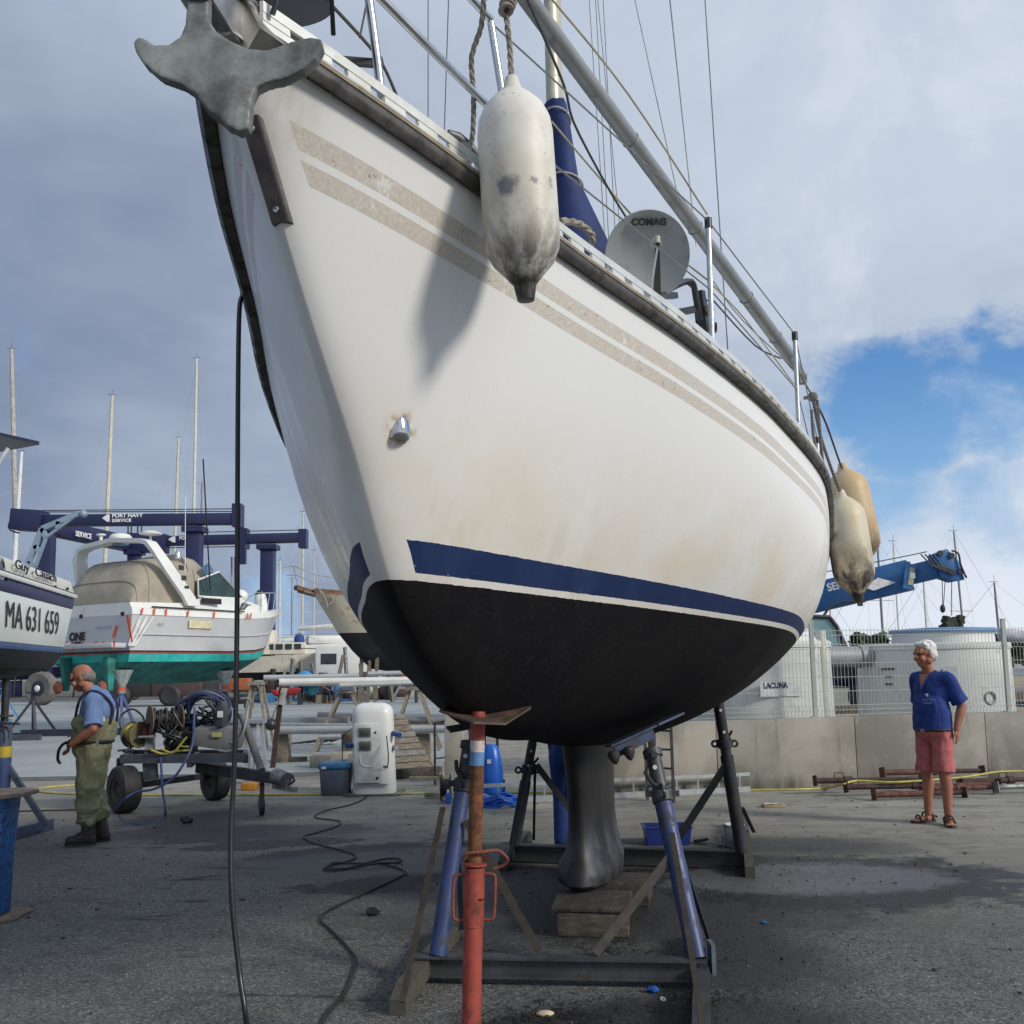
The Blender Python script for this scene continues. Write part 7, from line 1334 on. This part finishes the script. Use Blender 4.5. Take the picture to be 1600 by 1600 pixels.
tag(MB().tube(smooth_path([gy(551, 1138, 13.0), gy(537, 1150, 12.9), gy(535, 1180, 12.9), gz(533, 1243), gz(540, 1246), gz(560, 1246)], 5), .006, 6).build('thin_cable', dwire), 'thin dark cable hanging from the left side of the pedestal', 'cable')
# pallets leaning behind the pedestal
p0_, p1_ = gz(608, 1218), gz(688, 1212); pal = thing('pallet', 'dark timber pallet leaning behind the white pedestal', 'pallet', (p0_ + p1_) / 2); xd = (p1_ - p0_).normalized(); yd = V((-xd.y, xd.x, 0)); w_ = (p1_ - p0_).length
for k in range(10):
    f = k / 9.; a = p0_ + yd * (.15 + .75 * f) + V((0, 0, .06 + .78 * f)); MB().beam(a + xd * (.02 + .0 * f), a + xd * (w_ * (1 - .22 * f)), .03, .105, up=yd * .69 + V((0, 0, .72))).build('plank', wood if k % 3 else M('grey plank', (.16, .15, .135), .85, 0, .3, 8), pal, bevel=.004)
for x in (.15, .85): MB().beam(p0_ + xd * w_ * x * .9 + yd * .2 + V((0, 0, .02)), p0_ + xd * w_ * (x * .8) + yd * .98 + V((0, 0, .84)), .08, .08).build('bearer', woodd, pal)
MB().beam(p0_ + xd * .02 + V((0, 0, .075)), p1_ + V((0, 0, .075)), .14, .13).build('base_board', woodd, pal, bevel=.01)
# concrete blocks
c_ = gz(500, 1201); tag(MB().box(c_ + V((0, .2, .10)), (.36, .3, .2)).build('concrete_block', M('grey block', (.17, .165, .15), .9, 0, .2, 5), bevel=.01), 'grey concrete block left of the pale slab behind the cool box', 'block'); c_ = gz(530, 1194); tag(MB().box(c_ + V((.05, .25, .13)), (.42, .36, .13)).build('concrete_block', M('pale block', (.36, .33, .27), .9, 0, .15, 5), bevel=.01), 'pale concrete slab propped behind the cool box', 'block'); c_ = gz(557, 1200); tag(MB().box(c_ + V((.05, .4, .10)), (.45, .3, .2)).build('concrete_block', M('tan block', (.25, .22, .17), .9, 0, .15, 5), bevel=.01), 'tan concrete block half hidden behind the white pedestal', 'block')
a_, e_ = gz(428, 1192), gz(480, 1190); tag(MB().beam(a_ + V((0, 0, .05)), e_ + V((0, 0, .05)), .12, .07).build('timber_plank', woodd), 'dark plank lying on the slab left of the grey concrete block', 'timber')
# cabinet at the end of the wall and rusty frame
c_ = gz(712, 1226); tag(MB().box(c_ + V((-.02, .2, .5)), (.26, .3, 1.0)).build('meter_cabinet', M('pale cabinet', (.34, .325, .27), .7, 0, .15, 4), bevel=.01), 'pale upright cabinet at the left end of the concrete wall', 'cabinet')
rf = thing('tube_barrier', 'thin rusty tube barrier standing left of the pale cabinet', 'barrier', gz(680, 1226)); p = gz(680, 1226); mb = MB().tube(smooth_path([p, p + V((0, 0, .75)), p + V((.02, .02, .82)), p + V((.10, .05, .84)), p + V((.45, .1, .84)), p + V((.45, .1, .0))], 4), .016, 8); mb.build('tube_loop', rustbr, rf); MB().cyl(p + V((0, 0, .35)), p + V((.45, .1, .38)), .011, n=6).build('cross_tube', rustbr, rf)
# ------------------------------------------------------------------ masts lying on trestles
al2 = M('bare alloy spar', (.42, .43, .43), .4, .4, .1, 3); al3 = M('white spar', (.60, .60, .57), .4, .1, .08, 3)
def spar(x0, y0, x1, y1, d0, d1, r, label, mat, grp='spars lying on trestles'):
    a, b = gy(x0, y0, d0), gy(x1, y1, d1); return tag(MB().cyl(a, b, r, r * .9, 14).build('lying_mast', mat), label, 'mast', grp)
spar(436, 1066, 662, 1062, 19.2, 20.0, .075, 'thick white mast lying on the front trestles', al3); spar(530, 1071, 665, 1066, 18.9, 19.4, .05, 'thin bare mast lying along the front of the thick white one', al2); spar(412, 1059, 560, 1056, 21., 21.4, .06, 'bare alloy mast lying behind the thick white one', al2); spar(575, 1053, 640, 1051, 21.6, 21.8, .055, 'short bare mast lying behind, right of the seated people', al2)
spar(432, 1141, 700, 1139, 17.3, 16.6, .07, 'long alloy mast lying low behind the white pedestal', al2); spar(428, 1133, 560, 1134, 18.2, 18., .05, 'dark alloy mast lying low on timber blocks', M('dull grey alloy')); spar(498, 1118, 700, 1128, 20.0, 19.4, .08, 'grey mast lying low, wrapped in loose film', M('grey spar', (.2, .2, .2), .5, .2, .2, 3)); spar(470, 1128, 545, 1126, 19.6, 19.4, .09, 'bundle of grey tube lying low left of the pedestal', M('grey spar')); spar(500, 1152, 600, 1150, 18., 17.8, .05, 'thin alloy mast lying nearest the slab behind the cool box', al2)
def trestle(x, ytop, ybase, y, label, w_=.55):
    t_ = gy(x, ytop, y); b_ = V((t_.x, t_.y, 0)); t = thing('trestle', label, 'trestle', b_, 'timber trestles under the masts'); m_ = M('trestle timber', (.23, .20, .155), .85, 0, .25, 7)
    for sx in (-1, 1):
        for sy in (-1, 1): MB().beam(b_ + V((sx * w_, sy * .3, 0)), t_ + V((sx * .08, sy * .1, 0)), .05, .07, up=(0, 1, 0)).build('leg', m_, t)
    MB().beam(t_ + V((-.15, 0, -.02)), t_ + V((.15, 0, -.02)), .5, .07).build('top_bar', m_, t); MB().beam(b_ + V((-w_ * .6, -.22, t_.z * .4)), b_ + V((w_ * .6, -.22, t_.z * .4)), .04, .06).build('cross_bar', m_, t)
trestle(542, 1078, 1170, 19.3, 'pale timber trestle under the masts, left of the pedestal', .62); trestle(648, 1074, 1165, 19.6, 'pale timber trestle under the masts, right of the pedestal', .5); trestle(402, 1066, 1140, 21.0, 'pale timber trestle with a white lamp, left end of the masts', .3)
for k, (x, y, d_) in enumerate(((440, 1146, 17.4), (545, 1146, 17.2), (660, 1146, 16.8))): p = gy(x, y, d_); tag(MB().box(V((p.x, p.y + .1, p.z / 2)), (.24, .3, p.z)).build('timber_block', wood, bevel=.01), ('left', 'middle', 'right')[k] + ' of the three timber blocks carrying the low masts', 'timber')
sp1 = gy(500, 1140, 17.6); t = thing('loose_spreaders', 'tangle of dark spreaders and fittings lying under the low masts', 'fittings', gz(492, 1165)); p = gz(492, 1165); mb = MB()
for k in range(6): a = .4 * k; mb.beam(p + V((-.5 + .15 * k, .1 * k, .05)), p + V((.1 + .12 * k, .3 - .1 * k, .1 + .02 * k)), .05, .04)
mb.build('fitting_pile', dkst, t)
bg = gy(448, 1080, 19.5); t = thing('red_bag', 'crumpled red bag hanging beside the end of the masts', 'bag', bg); mb = MB(); rnd = random.Random(5)
for k in range(7): mb.ell(gy(429 + 6 * k, 1080 + (k * 5 % 7) - k * .8, 19.0), (.08 + .03 * (k % 2), .06, .035 + .02 * (k % 3)))
mb.build('fabric', M('red fabric', (.30, .018, .022), .8, 0, .35, 6), t, remesh=.03, sm_it=2)
# post with sign and ball
pb_ = gz(426, 1200); t = thing('rusty_post', 'rusty leaning post with a pale board and black float behind the trailer', 'post', pb_); pt = gy(441, 1072, pb_.y); MB().beam(pb_, pt, .075, .075, up=(0, 1, 0)).build('shaft', rustbr, t); MB().poly([gy(x, y, pb_.y - .08) for x, y in ((433, 1100), (440, 1075), (449, 1075), (444, 1102))], V((0, .02, 0))).build('board', M('pale board', (.42, .40, .36), .7), t); MB().sph(gy(423, 1132, pb_.y - .1), .10, 14).build('float', black, t); MB().tube([gy(441, 1082, pb_.y - .1), gy(430, 1110, pb_.y - .1), gy(424, 1124, pb_.y - .1)], .012, 6).build('chain', galv, t)
# grey steel trestle behind the cart, orange box
ft = thing('steel_trestle', 'pale grey steel trestle behind the trailer drawbar', 'trestle', gz(400, 1222)); b_ = gz(400, 1222); gm_ = M('pale grey steel', (.26, .28, .31), .5, .1, .15, 5)
for x0, x1 in ((384, 392), (404, 396), (418, 408), (392, 398)): MB().beam(gz(x0, 1226), gy(x1, 1128, b_.y), .05, .05, up=(0, 1, 0)).build('leg', gm_, ft)
MB().beam(gy(384, 1127, b_.y), gy(414, 1127, b_.y), .25, .05).build('top_bar', gm_, ft); tag(MB().box(gz(387, 1236) + V((0, .1, .05)), (.20, .18, .10)).build('orange_box', M('orange plastic', (.50, .20, .02), .5), bevel=.012), 'small orange box on the ground behind the trailer', 'box')
# ------------------------------------------------------------------ two wheeled trailer with hose reels
tr_ = thing('hose_trailer', 'rusty two wheeled trailer loaded with hose reels, pump and tank', 'trailer', gz(300, 1262))
cm = M('dark trailer steel', (.055, .058, .065), .5, .2, .25, 7, (.06, .04, .03), .35, 9); cm2 = M('blue grey trailer steel', (.105, .115, .14), .5, .2, .2, 7, (.06, .05, .045), .35, 9)
def wheel(p, r, w_, par, ax=(1, 0, 0)):
    t = MB().lathe([(r * .5, -w_ * .5), (r * .86, -w_ * .52), (r * .97, -w_ * .42), (r, -w_ * .2), (r, w_ * .2), (r * .97, w_ * .42), (r * .86, w_ * .52), (r * .5, w_ * .5), (r * .5, -w_ * .5)], p, ax, 36, cap=False).build('tyre', rubber, par, smooth=30); MB().lathe([(.02, -w_ * .30), (r * .18, -w_ * .32), (r * .2, -w_ * .2), (r * .36, -w_ * .16), (r * .42, -w_ * .36), (r * .52, -w_ * .46), (r * .52, w_ * .4)], p, ax, 28).build('rim', M('rusty rim', (.13, .10, .08), .7, .1, .3, 12, (.06, .04, .03), .4, 12), t, smooth=30)
    return t
wL_, wR_ = gz(193, 1270), gz(336, 1250); wax = V((-.72, -.69, 0)).normalized(); wheel(wL_ + V((0, 0, .265)), .265, .22, tr_, -wax); wheel(wR_ + V((0, .0, .24)), .24, .2, tr_, -wax)
ctop = .62
P = lambda px, py, d_: gy(px, py, d_)
MB().beam(wL_ + V((.15, .1, .30)), wR_ + V((-.1, 0, .30)), .07, .07).build('axle', cm, tr_)
for (x0, y0, d0), (x1, y1, d1), h in (((190, 1186, 11.5), (384, 1184, 11.2), .10), ((205, 1178, 12.4), (384, 1178, 12.1), .10), ((186, 1192, 11.5), (206, 1176, 12.4), .09), ((384, 1186, 11.2), (384, 1178, 12.1), .09), ((296, 1193, 11.3), (310, 1180, 12.2), .09)): MB().beam(P(x0, y0, d0), P(x1, y1, d1), .06, h).build('frame_rail', cm2 if x0 == 190 else cm, tr_)
MB().beam(P(234, 1186, 11.5), P(236, 1218, 11.5), .14, .10, up=(0, 1, 0)).build('upright', cm2, tr_); MB().beam(P(222, 1208, 11.6), P(210, 1232, 11.45), .10, .06).build('spring_arm', cm, tr_)
MB().beam(P(310, 1199, 11.6), P(440, 1217, 10.95), .09, .12).build('drawbar', cm, tr_); MB().cyl(P(430, 1212, 11.), P(447, 1219, 10.9), .085, n=16).build('coupling', galv, tr_); MB().beam(P(428, 1228, 11.), P(462, 1234, 10.85), .06, .05).build('coupling', galv, tr_); MB().tube([P(452, 1226, 10.9), P(460, 1220, 10.85), P(456, 1210, 10.85)], .014, 6).build('lever', cm, tr_)
jw = gz(409, 1273); MB().cyl(jw + V((0, 0, .17)), P(410, 1205, jw.y), .026, n=10).build('jockey_tube', rust, tr_); wheel(jw + V((0, 0, .092)), .092, .05, tr_, (-.93, -.36, 0)); MB().beam(jw + V((-.04, 0, .09)), jw + V((-.02, 0, .2)), .01, .03).build('fork', galv, tr_)
MB().cyl(P(378, 1118, 11.6), P(409, 1204, 11.1), .042, n=12).build('prop_tube', M('grey weathered tube', (.16, .155, .15), .7, .1, .25, 7), tr_); MB().tube(smooth_path([P(360, 1160, 11.3), P(368, 1160, 11.3), P(380, 1145, 11.3), P(388, 1105, 11.4), P(391, 1094, 11.4), P(384, 1091, 11.4), P(376, 1092, 11.4)], 4), .013, 6).build('guard_tube', greyp, tr_)
MB().tube(smooth_path([P(340, 1172, 11.3), P(358, 1174, 11.3), P(366, 1165, 11.3), P(372, 1140, 11.3)], 4), .014, 6).build('guard_tube', greyp, tr_)
# reels
def reel(c, ax, R_, w_, fm, hm, nm_, turns=7):
    d_, a, b = frame(ax); o = MB().cyl(c - d_ * w_ / 2, c + d_ * w_ / 2, R_ * .35, n=16).build(nm_, fm, tr_)
    for s_ in (-1, 1): MB().lathe([(.02, -.006), (R_, -.006), (R_ * 1.01, 0), (R_, .006), (.02, .006)], c + d_ * s_ * w_ / 2, ax, 30).build('flange', fm, o)
    mb = MB(); pts = []
    for k in range(turns * 14): t = k / (turns * 14 - 1); an = k * 2 * math.pi / 14; rr_ = R_ * (.62 + .16 * math.sin(k * .37)); pts.append(c + d_ * ((t * 2) % 1 - .5) * w_ * .85 + (a * math.cos(an) + b * math.sin(an)) * rr_)
    mb.tube(pts, .016, 6); mb.build('wound_hose', hm, o); return o
reel(P(258, 1124, 11.5) , (.80, .55, 0), .165, .34, M('rusty reel', (.16, .11, .075), .75, .1, .3, 9, (.08, .05, .035), .4, 9), rubber, 'rusty_hose_reel')
reel(P(212, 1148, 11.5), (.85, -.5, 0), .15, .14, M('rust green reel', (.10, .09, .045), .6, 0, .3, 9), yel, 'yellow_hose_reel', 5)
mb = MB(); c_ = P(318, 1112, 11.8); rnd = random.Random(6); pts = []
for k in range(150): an = k * .45; pts.append(c_ + V((math.cos(an) * (.24 + .07 * math.sin(k * .31)), .12 * math.sin(k * .53), math.sin(an) * (.19 + .06 * math.cos(k * .23)) + .01)))
mb.tube(smooth_path(pts, 2), .021, 6); mb.build('hose_bundle', M('dark blue hose', (.018, .03, .075), .5, 0, .3, 9), tr_)
mb = MB()
for k in range(9):
    a = P(rnd.uniform(292, 350), rnd.uniform(1085, 1130), 11.7); b = P(rnd.uniform(285, 355), rnd.uniform(1100, 1145), 11.6); m_ = (a + b) / 2 + V((rnd.uniform(-.1, .1), -.1, rnd.uniform(.0, .14))); mb.tube(smooth_path([a, m_, b], 5), .014, 6)
mb.build('loose_hoses', rubber, tr_)
mb = MB()
for k in range(11):
    a = P(rnd.uniform(215, 300), rnd.uniform(1120, 1165), 11.5); b = P(rnd.uniform(230, 300), rnd.uniform(1135, 1180), 11.4); m_ = (a + b) / 2 + V((rnd.uniform(-.12, .12), -.08, rnd.uniform(-.05, .14))); mb.tube(smooth_path([a, m_, b], 5), .011, 6)
mb.build('loose_hoses', black, tr_)
mb = MB()
for q in ([(252, 1170), (270, 1176), (285, 1160), (292, 1152), (282, 1165), (296, 1167)], [(236, 1172), (255, 1178), (275, 1174), (300, 1172)]): mb.tube(smooth_path([P(x, y, 11.35) for x, y in q], 5), .014, 6)
mb.build('yellow_hose_end', yel, tr_)
tk_ = [P(x, y, 11.3) for x, y in ((303, 1137), (372, 1137), (358, 1174), (300, 1165))]; MB().poly(tk_, V((0, .55, 0))).build('fuel_tank', M('grey tank', (.19, .195, .19), .55, 0, .12, 4), tr_, bevel=.015); MB().box(P(339, 1148, 11.27), (.11, .01, .05)).build('yellow_mark', M('pale yellow mark', (.42, .42, .16), .7), tr_)
MB().poly([P(x, y, 11.25) for x, y in ((337, 1108), (346, 1095), (350, 1108), (348, 1136), (335, 1136))], V((0, .2, 0))).build('control_box', M('dark grey plastic', (.04, .043, .045), .5), tr_, bevel=.01); MB().box(P(344, 1116, 11.22), (.06, .01, .07)).build('sticker', M('white sign'), tr_)
MB().box(P(284, 1155, 11.8), (.30, .35, .32)).build('engine', M('black engine', (.02, .02, .022), .5, .2, .3, 9), tr_, bevel=.03)
for k in range(4): MB().cyl(P(270 + 8 * k, 1142 + 6 * (k % 2), 11.55), P(276 + 8 * k, 1148, 11.45), .04, n=10).build('engine_part', dkst, tr_)
MB().beam(P(236, 1120, 11.6), P(234, 1172, 11.5), .10, .06, up=(0, 1, 0)).build('reel_post', greyp, tr_); MB().beam(P(219, 1151, 11.4), P(240, 1150, 11.4), .12, .02).build('reel_bracket', greyp, tr_); MB().box(P(227, 1143, 11.42), (.05, .04, .08)).build('red_valve', M('dark red', (.14, .03, .025), .6), tr_)
for px in (203, 228): MB().beam(P(px, 1180, 11.5), P(px + 2, 1128, 11.6), .03, .03).build('reel_frame', cm, tr_)
MB().tube(smooth_path([P(192, 1174, 11.4), P(202, 1172, 11.4), P(190, 1140, 11.45), P(188, 1120, 11.5), P(206, 1108, 11.55), P(222, 1118, 11.6), P(226, 1130, 11.6)], 5), .012, 6).build('loop_hose', black, tr_)
MB().tube([P(184, 1173, 11.4), P(202, 1171, 11.4), P(200, 1160, 11.4)], .014, 6).build('crank', cm, tr_)
bh = [P(304, 1105, 11.5), P(303, 1130, 11.4), P(300, 1165, 11.2), P(286, 1195, 11.1), P(268, 1218, 11.05), P(240, 1233, 11.0), P(212, 1238, 10.95), P(192, 1252, 10.9), gz(184, 1268), gz(190, 1281), gz(208, 1288), gz(235, 1286), gz(256, 1279), P(258, 1262, 10.95), P(254, 1235, 11.1), P(252, 1200, 11.3), P(250, 1178, 11.4)]
tag(MB().tube(smooth_path(bh, 6), .0135, 8).build('blue_hose', M('faded blue hose', (.04, .07, .19), .5, 0, .2, 9)), 'faded blue hose looping from the trailer down to the ground', 'hose'); tag(MB().tube(smooth_path([gz(-20, 1270) + V((0, 0, .01)), gz(60, 1268) + V((0, 0, .01)), gz(130, 1266) + V((0, 0, .01)), gz(175, 1262) + V((0, 0, .01))], 4), .008, 6).build('ground_cable', rubber), 'thin black cable on the ground behind the man in waders', 'cable')
# ------------------------------------------------------------------ far row of boats, timber and clutter
def cl(px, y): p = gy(px, 1070, y); return V((p.x, p.y, 0))
cbm = cl(440, 60.); t = thing('cream_motorboat', 'cream motorboat with wheelhouse and square windows beside the lift leg', 'motorboat', cbm); hull_parts(t, 8.5, 2.8, 1.0, 1.6, 2.5, 3.0, (M('flat black bottom'), cream), cbm + V((-3.2, 0, 0)), .05); MB().box(cbm + V((-1.3, 0, 3.4)), (1.6, 1.8, 1.5)).build('wheelhouse', cream, t, bevel=.08); MB().box(cbm + V((.4, 0, 3.0)), (2.4, 1.7, .7)).build('cabin', cream, t, bevel=.08)
for k in range(4): MB().box(cbm + V((-.5 + .55 * k, -.87, 3.1)), (.4, .04, .32)).build('window', dglass, t)
MB().box(cbm + V((-1.5, -.92, 3.7)), (.6, .04, .8)).build('window', dglass, t)
for k in range(3): MB().cyl(cbm + V((-.2 + 1.5 * k, -1.3, 1.1)), cbm + V((-.2 + 1.5 * k, -1.3, 1.8)), .16, n=10).build('tyre_fender', rubber, t)
yb_ = cl(532, 60.); t = thing('white_yacht_hull', 'white yacht hull with covered sail standing behind the seated people', 'yacht', yb_); hull_parts(t, 6.2, 2.3, 1.7, 2.3, 3.2, 3.6, (M('flat black bottom'), white), yb_ + V((-2.9, 0, 0)), .35); MB().box(yb_ + V((-.6, -.95, 2.95)), (3.4, .03, .05), Matrix.Rotation(.35, 3, 'Z')).build('hull_stripe', ink, t); MB().box(yb_ + V((-.8, .3, 3.5)), (2.6, 1.2, .5), Matrix.Rotation(.35, 3, 'Z')).build('cabin', white, t, bevel=.1); MB().tube([yb_ + V((-2.6, 0, 4.2)), yb_ + V((.6, .2, 4.35)), yb_ + V((2., .5, 4.1))], [.12, .2, .1], 8).build('furled_sail', M('white canvas', (.55, .55, .52), .8), t); MB().ell(yb_ + V((-2.4, -.5, 3.5)), (.32, .3, .42)).build('blue_cover', M('blue cover', (.02, .06, .26), .7), t)
MB().tube([yb_ + V((-3.4, -.6, 3.2)), yb_ + V((-3.4, -.6, 3.8)), yb_ + V((-.6, -.9, 3.8)), yb_ + V((2., -.6, 4.0))], .02, 5).build('guard_rail', steel, t)
for k in range(2): p_ = yb_ + V((-1 + 2.2 * k, -.4, 0)); MB().beam(p_ + V((-.3, 0, 0)), p_ + V((0, 0, 1.8)), .1, .1).build('cradle_leg', dkst, t); MB().beam(p_ + V((.3, 0, 0)), p_ + V((0, 0, 1.8)), .1, .1).build('cradle_leg', dkst, t)
wt_ = cl(545, 58); t = thing('white_van', 'white van half hidden behind the wooden boat', 'van', wt_); MB().box(wt_ + V((0, 0, 1.75)), (3.6, 1.9, 2.6)).build('body', white, t, bevel=.12); MB().box(wt_ + V((-1.0, -.96, 2.3)), (.9, .03, .6)).build('window', dglass, t)
for s_ in (-1, 1): MB().cyl(wt_ + V((s_ * 1.0, -.8, .35)), wt_ + V((s_ * 1.0, -.95, .35)), .35, n=18).build('wheel', rubber, t)
rnd = random.Random(14)
# stacks and small things between the boats, one object each
sh_ = ['dark steel', 'grey', 'blue', 'cream', 'olive', 'rust brown', 'black', 'wood coloured']
ms_ = [dkst, greyp, M('blue drum', (.03, .12, .26), .5), cream, M('olive tarp', (.10, .10, .06), .8), rustbr, black, wood]
mid = ['at the left end of the far row', 'left of the seated people', 'just right of the seated people', 'below the wooden boat', 'right of the pedestal top', 'near the hull edge']
used = set()
for k in range(34):
    px = 385 + (k * 37.7) % 275; y = 51 + (k * 3.7) % 10; p = cl(px, y); hgt = .5 + ((k * 7) % 10) * .13; ci = (k * 5 + k // 3) % 8; kind = k % 5; kn = {4: 2}.get(kind, kind); mi = min(5, int((px - 385) / 46)); ci = ci if kn != 2 else (0 if k % 3 else 1)
    while (ci, kn, mi) in used: ci = (ci + 1) % 8
    used.add((ci, kn, mi)); col = ms_[ci]
    nm_ = ('wooden_crate', 'plastic_drum', 'steel_cradle', 'tarp_bundle', 'steel_cradle')[kind]
    if kind == 0: o = MB().box(p + V((0, 0, hgt / 2)), (.7 + .1 * (k % 6), .7, hgt), rotz(k * .3)).build(nm_, col, bevel=.03)
    elif kind == 1: o = MB().lathe([(.33, 0), (.36, .05), (.36, hgt), (.32, hgt + .05)], p, n=16).build(nm_, col)
    elif kind == 3: mb = MB(); [mb.ell(p + V((rnd.uniform(-.6, .6), rnd.uniform(-.2, .2), .35)), (.5, .4, .4)) for _ in range(4)]; o = mb.build(nm_, col, remesh=.08, sm_it=2)
    else:
        mb = MB(); w_ = rnd.uniform(.6, 1.); hh_ = rnd.uniform(1.2, 2.)
        for s_ in (-1, 1): mb.beam(p + V((s_ * w_, 0, 0)), p + V((s_ * .1, 0, hh_)), .12, .12)
        mb.beam(p + V((-w_, 0, .1)), p + V((w_, 0, .1)), .12, .12); mb.beam(p + V((-w_ * .5, 0, hh_ * .5)), p + V((w_ * .5, 0, hh_ * .5)), .1, .1); o = mb.build(nm_, col)
    tag(o, 'far ' + sh_[ci] + ' ' + nm_.split('_')[-1] + ' ' + mid[mi], nm_.split('_')[-1], 'clutter between the far boats')
for k in range(9):
    px = 452 + 23 * k; p = cl(px, 50 + (k * 3) % 7); a = rnd.uniform(-.5, .5); tag(MB().beam(p, p + V((a, .2, rnd.uniform(1.6, 3.0))), .16, .16).build('timber_shore', wood if k % 2 else galv), 'upright timber shore leaning among the far clutter', 'timber', 'timber shores among the clutter')
p = cl(476, 49); tag(MB().ell(p + V((0, 0, 1.1)), (.5, .4, .55)).build('blue_bag', M('bright blue bag', (.02, .25, .55), .6), remesh=.08, sm_it=2), 'bright blue bag piled left of the seated people', 'bag'); p = cl(488, 48.5); tag(MB().ell(p + V((0, 0, .8)), (.35, .3, .4)).build('blue_bag', M('pale blue bag', (.06, .32, .42), .6), remesh=.08, sm_it=2), 'small pale blue bag right of the bright blue bag', 'bag')
p = cl(560, 48.); bch = thing('work_bench', 'long low bench loaded with boxes right of the seated people', 'bench', p); MB().box(p + V((0, 0, .95)), (6.5, .9, .09)).build('bench_top', greyp, bch)
for s_ in (-1, 0, 1): MB().box(p + V((s_ * 2.8, 0, .45)), (.1, .8, .9)).build('leg', dkst, bch)
for k in range(10): c_ = p + V((-3. + .66 * k, -.1, 1.14)); tag(MB().box(c_ + V((0, 0, .06 * (k % 3))), (.4, .4, .3 + .12 * (k % 3)), rotz(k)).build('tool_box', (dkst, greyp, black, M('red fabric'), black)[k % 5], bevel=.02), ('dark', 'grey', 'black', 'red', 'black')[k % 5] + ' box on the far bench, ' + ('first', 'second', 'third', 'fourth', 'fifth', 'sixth', 'seventh', 'eighth', 'ninth', 'tenth')[k] + ' from the seated people', 'box', 'boxes on the far bench')
# long dinghies and dark shapes along the far edge of the slab
for k, (px, w2, y, m_, lb) in enumerate(((470, 5., 56., greyp, 'upturned grey dinghy lying at the far edge of the slab, left'), (600, 5.0, 55., M('pale tender', (.30, .29, .26), .6), 'upturned pale dinghy lying behind the right trestle'))):
    p = cl(px, y); tag(MB().lathe([(.02, -w2 / 2), (.35, -w2 / 2.4), (.5, -w2 / 5), (.5, w2 / 3), (.42, w2 / 2), (.1, w2 / 2)], p + V((0, 0, .1)), (1, 0, 0), 20, .7).build('upturned_dinghy', m_), lb, 'dinghy')
p = cl(250, 50); t = thing('forklift', 'dark work vehicle parked under the motor cruiser in the distance', 'vehicle', p); MB().box(p + V((0, 0, 1.0)), (5.5, 2., 1.0)).build('body', M('dark vehicle', (.03, .026, .026), .6), t, bevel=.1); MB().box(p + V((1.2, -.2, 1.2)), (2.5, 1.8, 1.4)).build('engine_cover', M('brown vehicle', (.07, .045, .04), .7), t, bevel=.1)
for s_ in (-1.6, .9): MB().lathe([(.1, -.2), (.4, -.25), (.55, -.15), (.55, .2), (.1, .25)], p + V((s_, -1., .55)), (0, 1, 0), 22).build('wheel', rubber, t)
p = cl(375, 42); t = thing('red_engine_hoist', 'small orange and grey machine under the bow of the motor cruiser', 'machine', p); MB().box(p + V((0, 0, 1.1)), (.9, .6, .5)).build('engine', M('orange machine', (.32, .09, .03), .6), t, bevel=.05); MB().box(p + V((.0, 0, .5)), (1.4, .8, .12)).build('frame', dkst, t)
for s_ in (-.5, .5): MB().cyl(p + V((s_, -.4, .2)), p + V((s_, -.5, .2)), .2, n=16).build('wheel', rubber, t)
# low hills and town edge on the horizon
mb = MB(); rnd = random.Random(31); n = 60; pts = []
for k in range(n + 1): x = -420 + 900 * k / n; pts.append((x, 5. + 3 * math.sin(k * .5) + 2 * math.sin(k * 1.3 + 1) + rnd.uniform(-.8, .8)))
rs = []
for x, h in pts: rs.append([V((x, 640, -1)), V((x, 650, h * .7)), V((x, 670, h)), V((x, 720, -1))])
mb.rings(rs, closed=False, cap=False); tag(mb.build('hills', M('distant scrub', (.06, .075, .06), .9, 0, .3, .03), smooth=0), kind='structure')
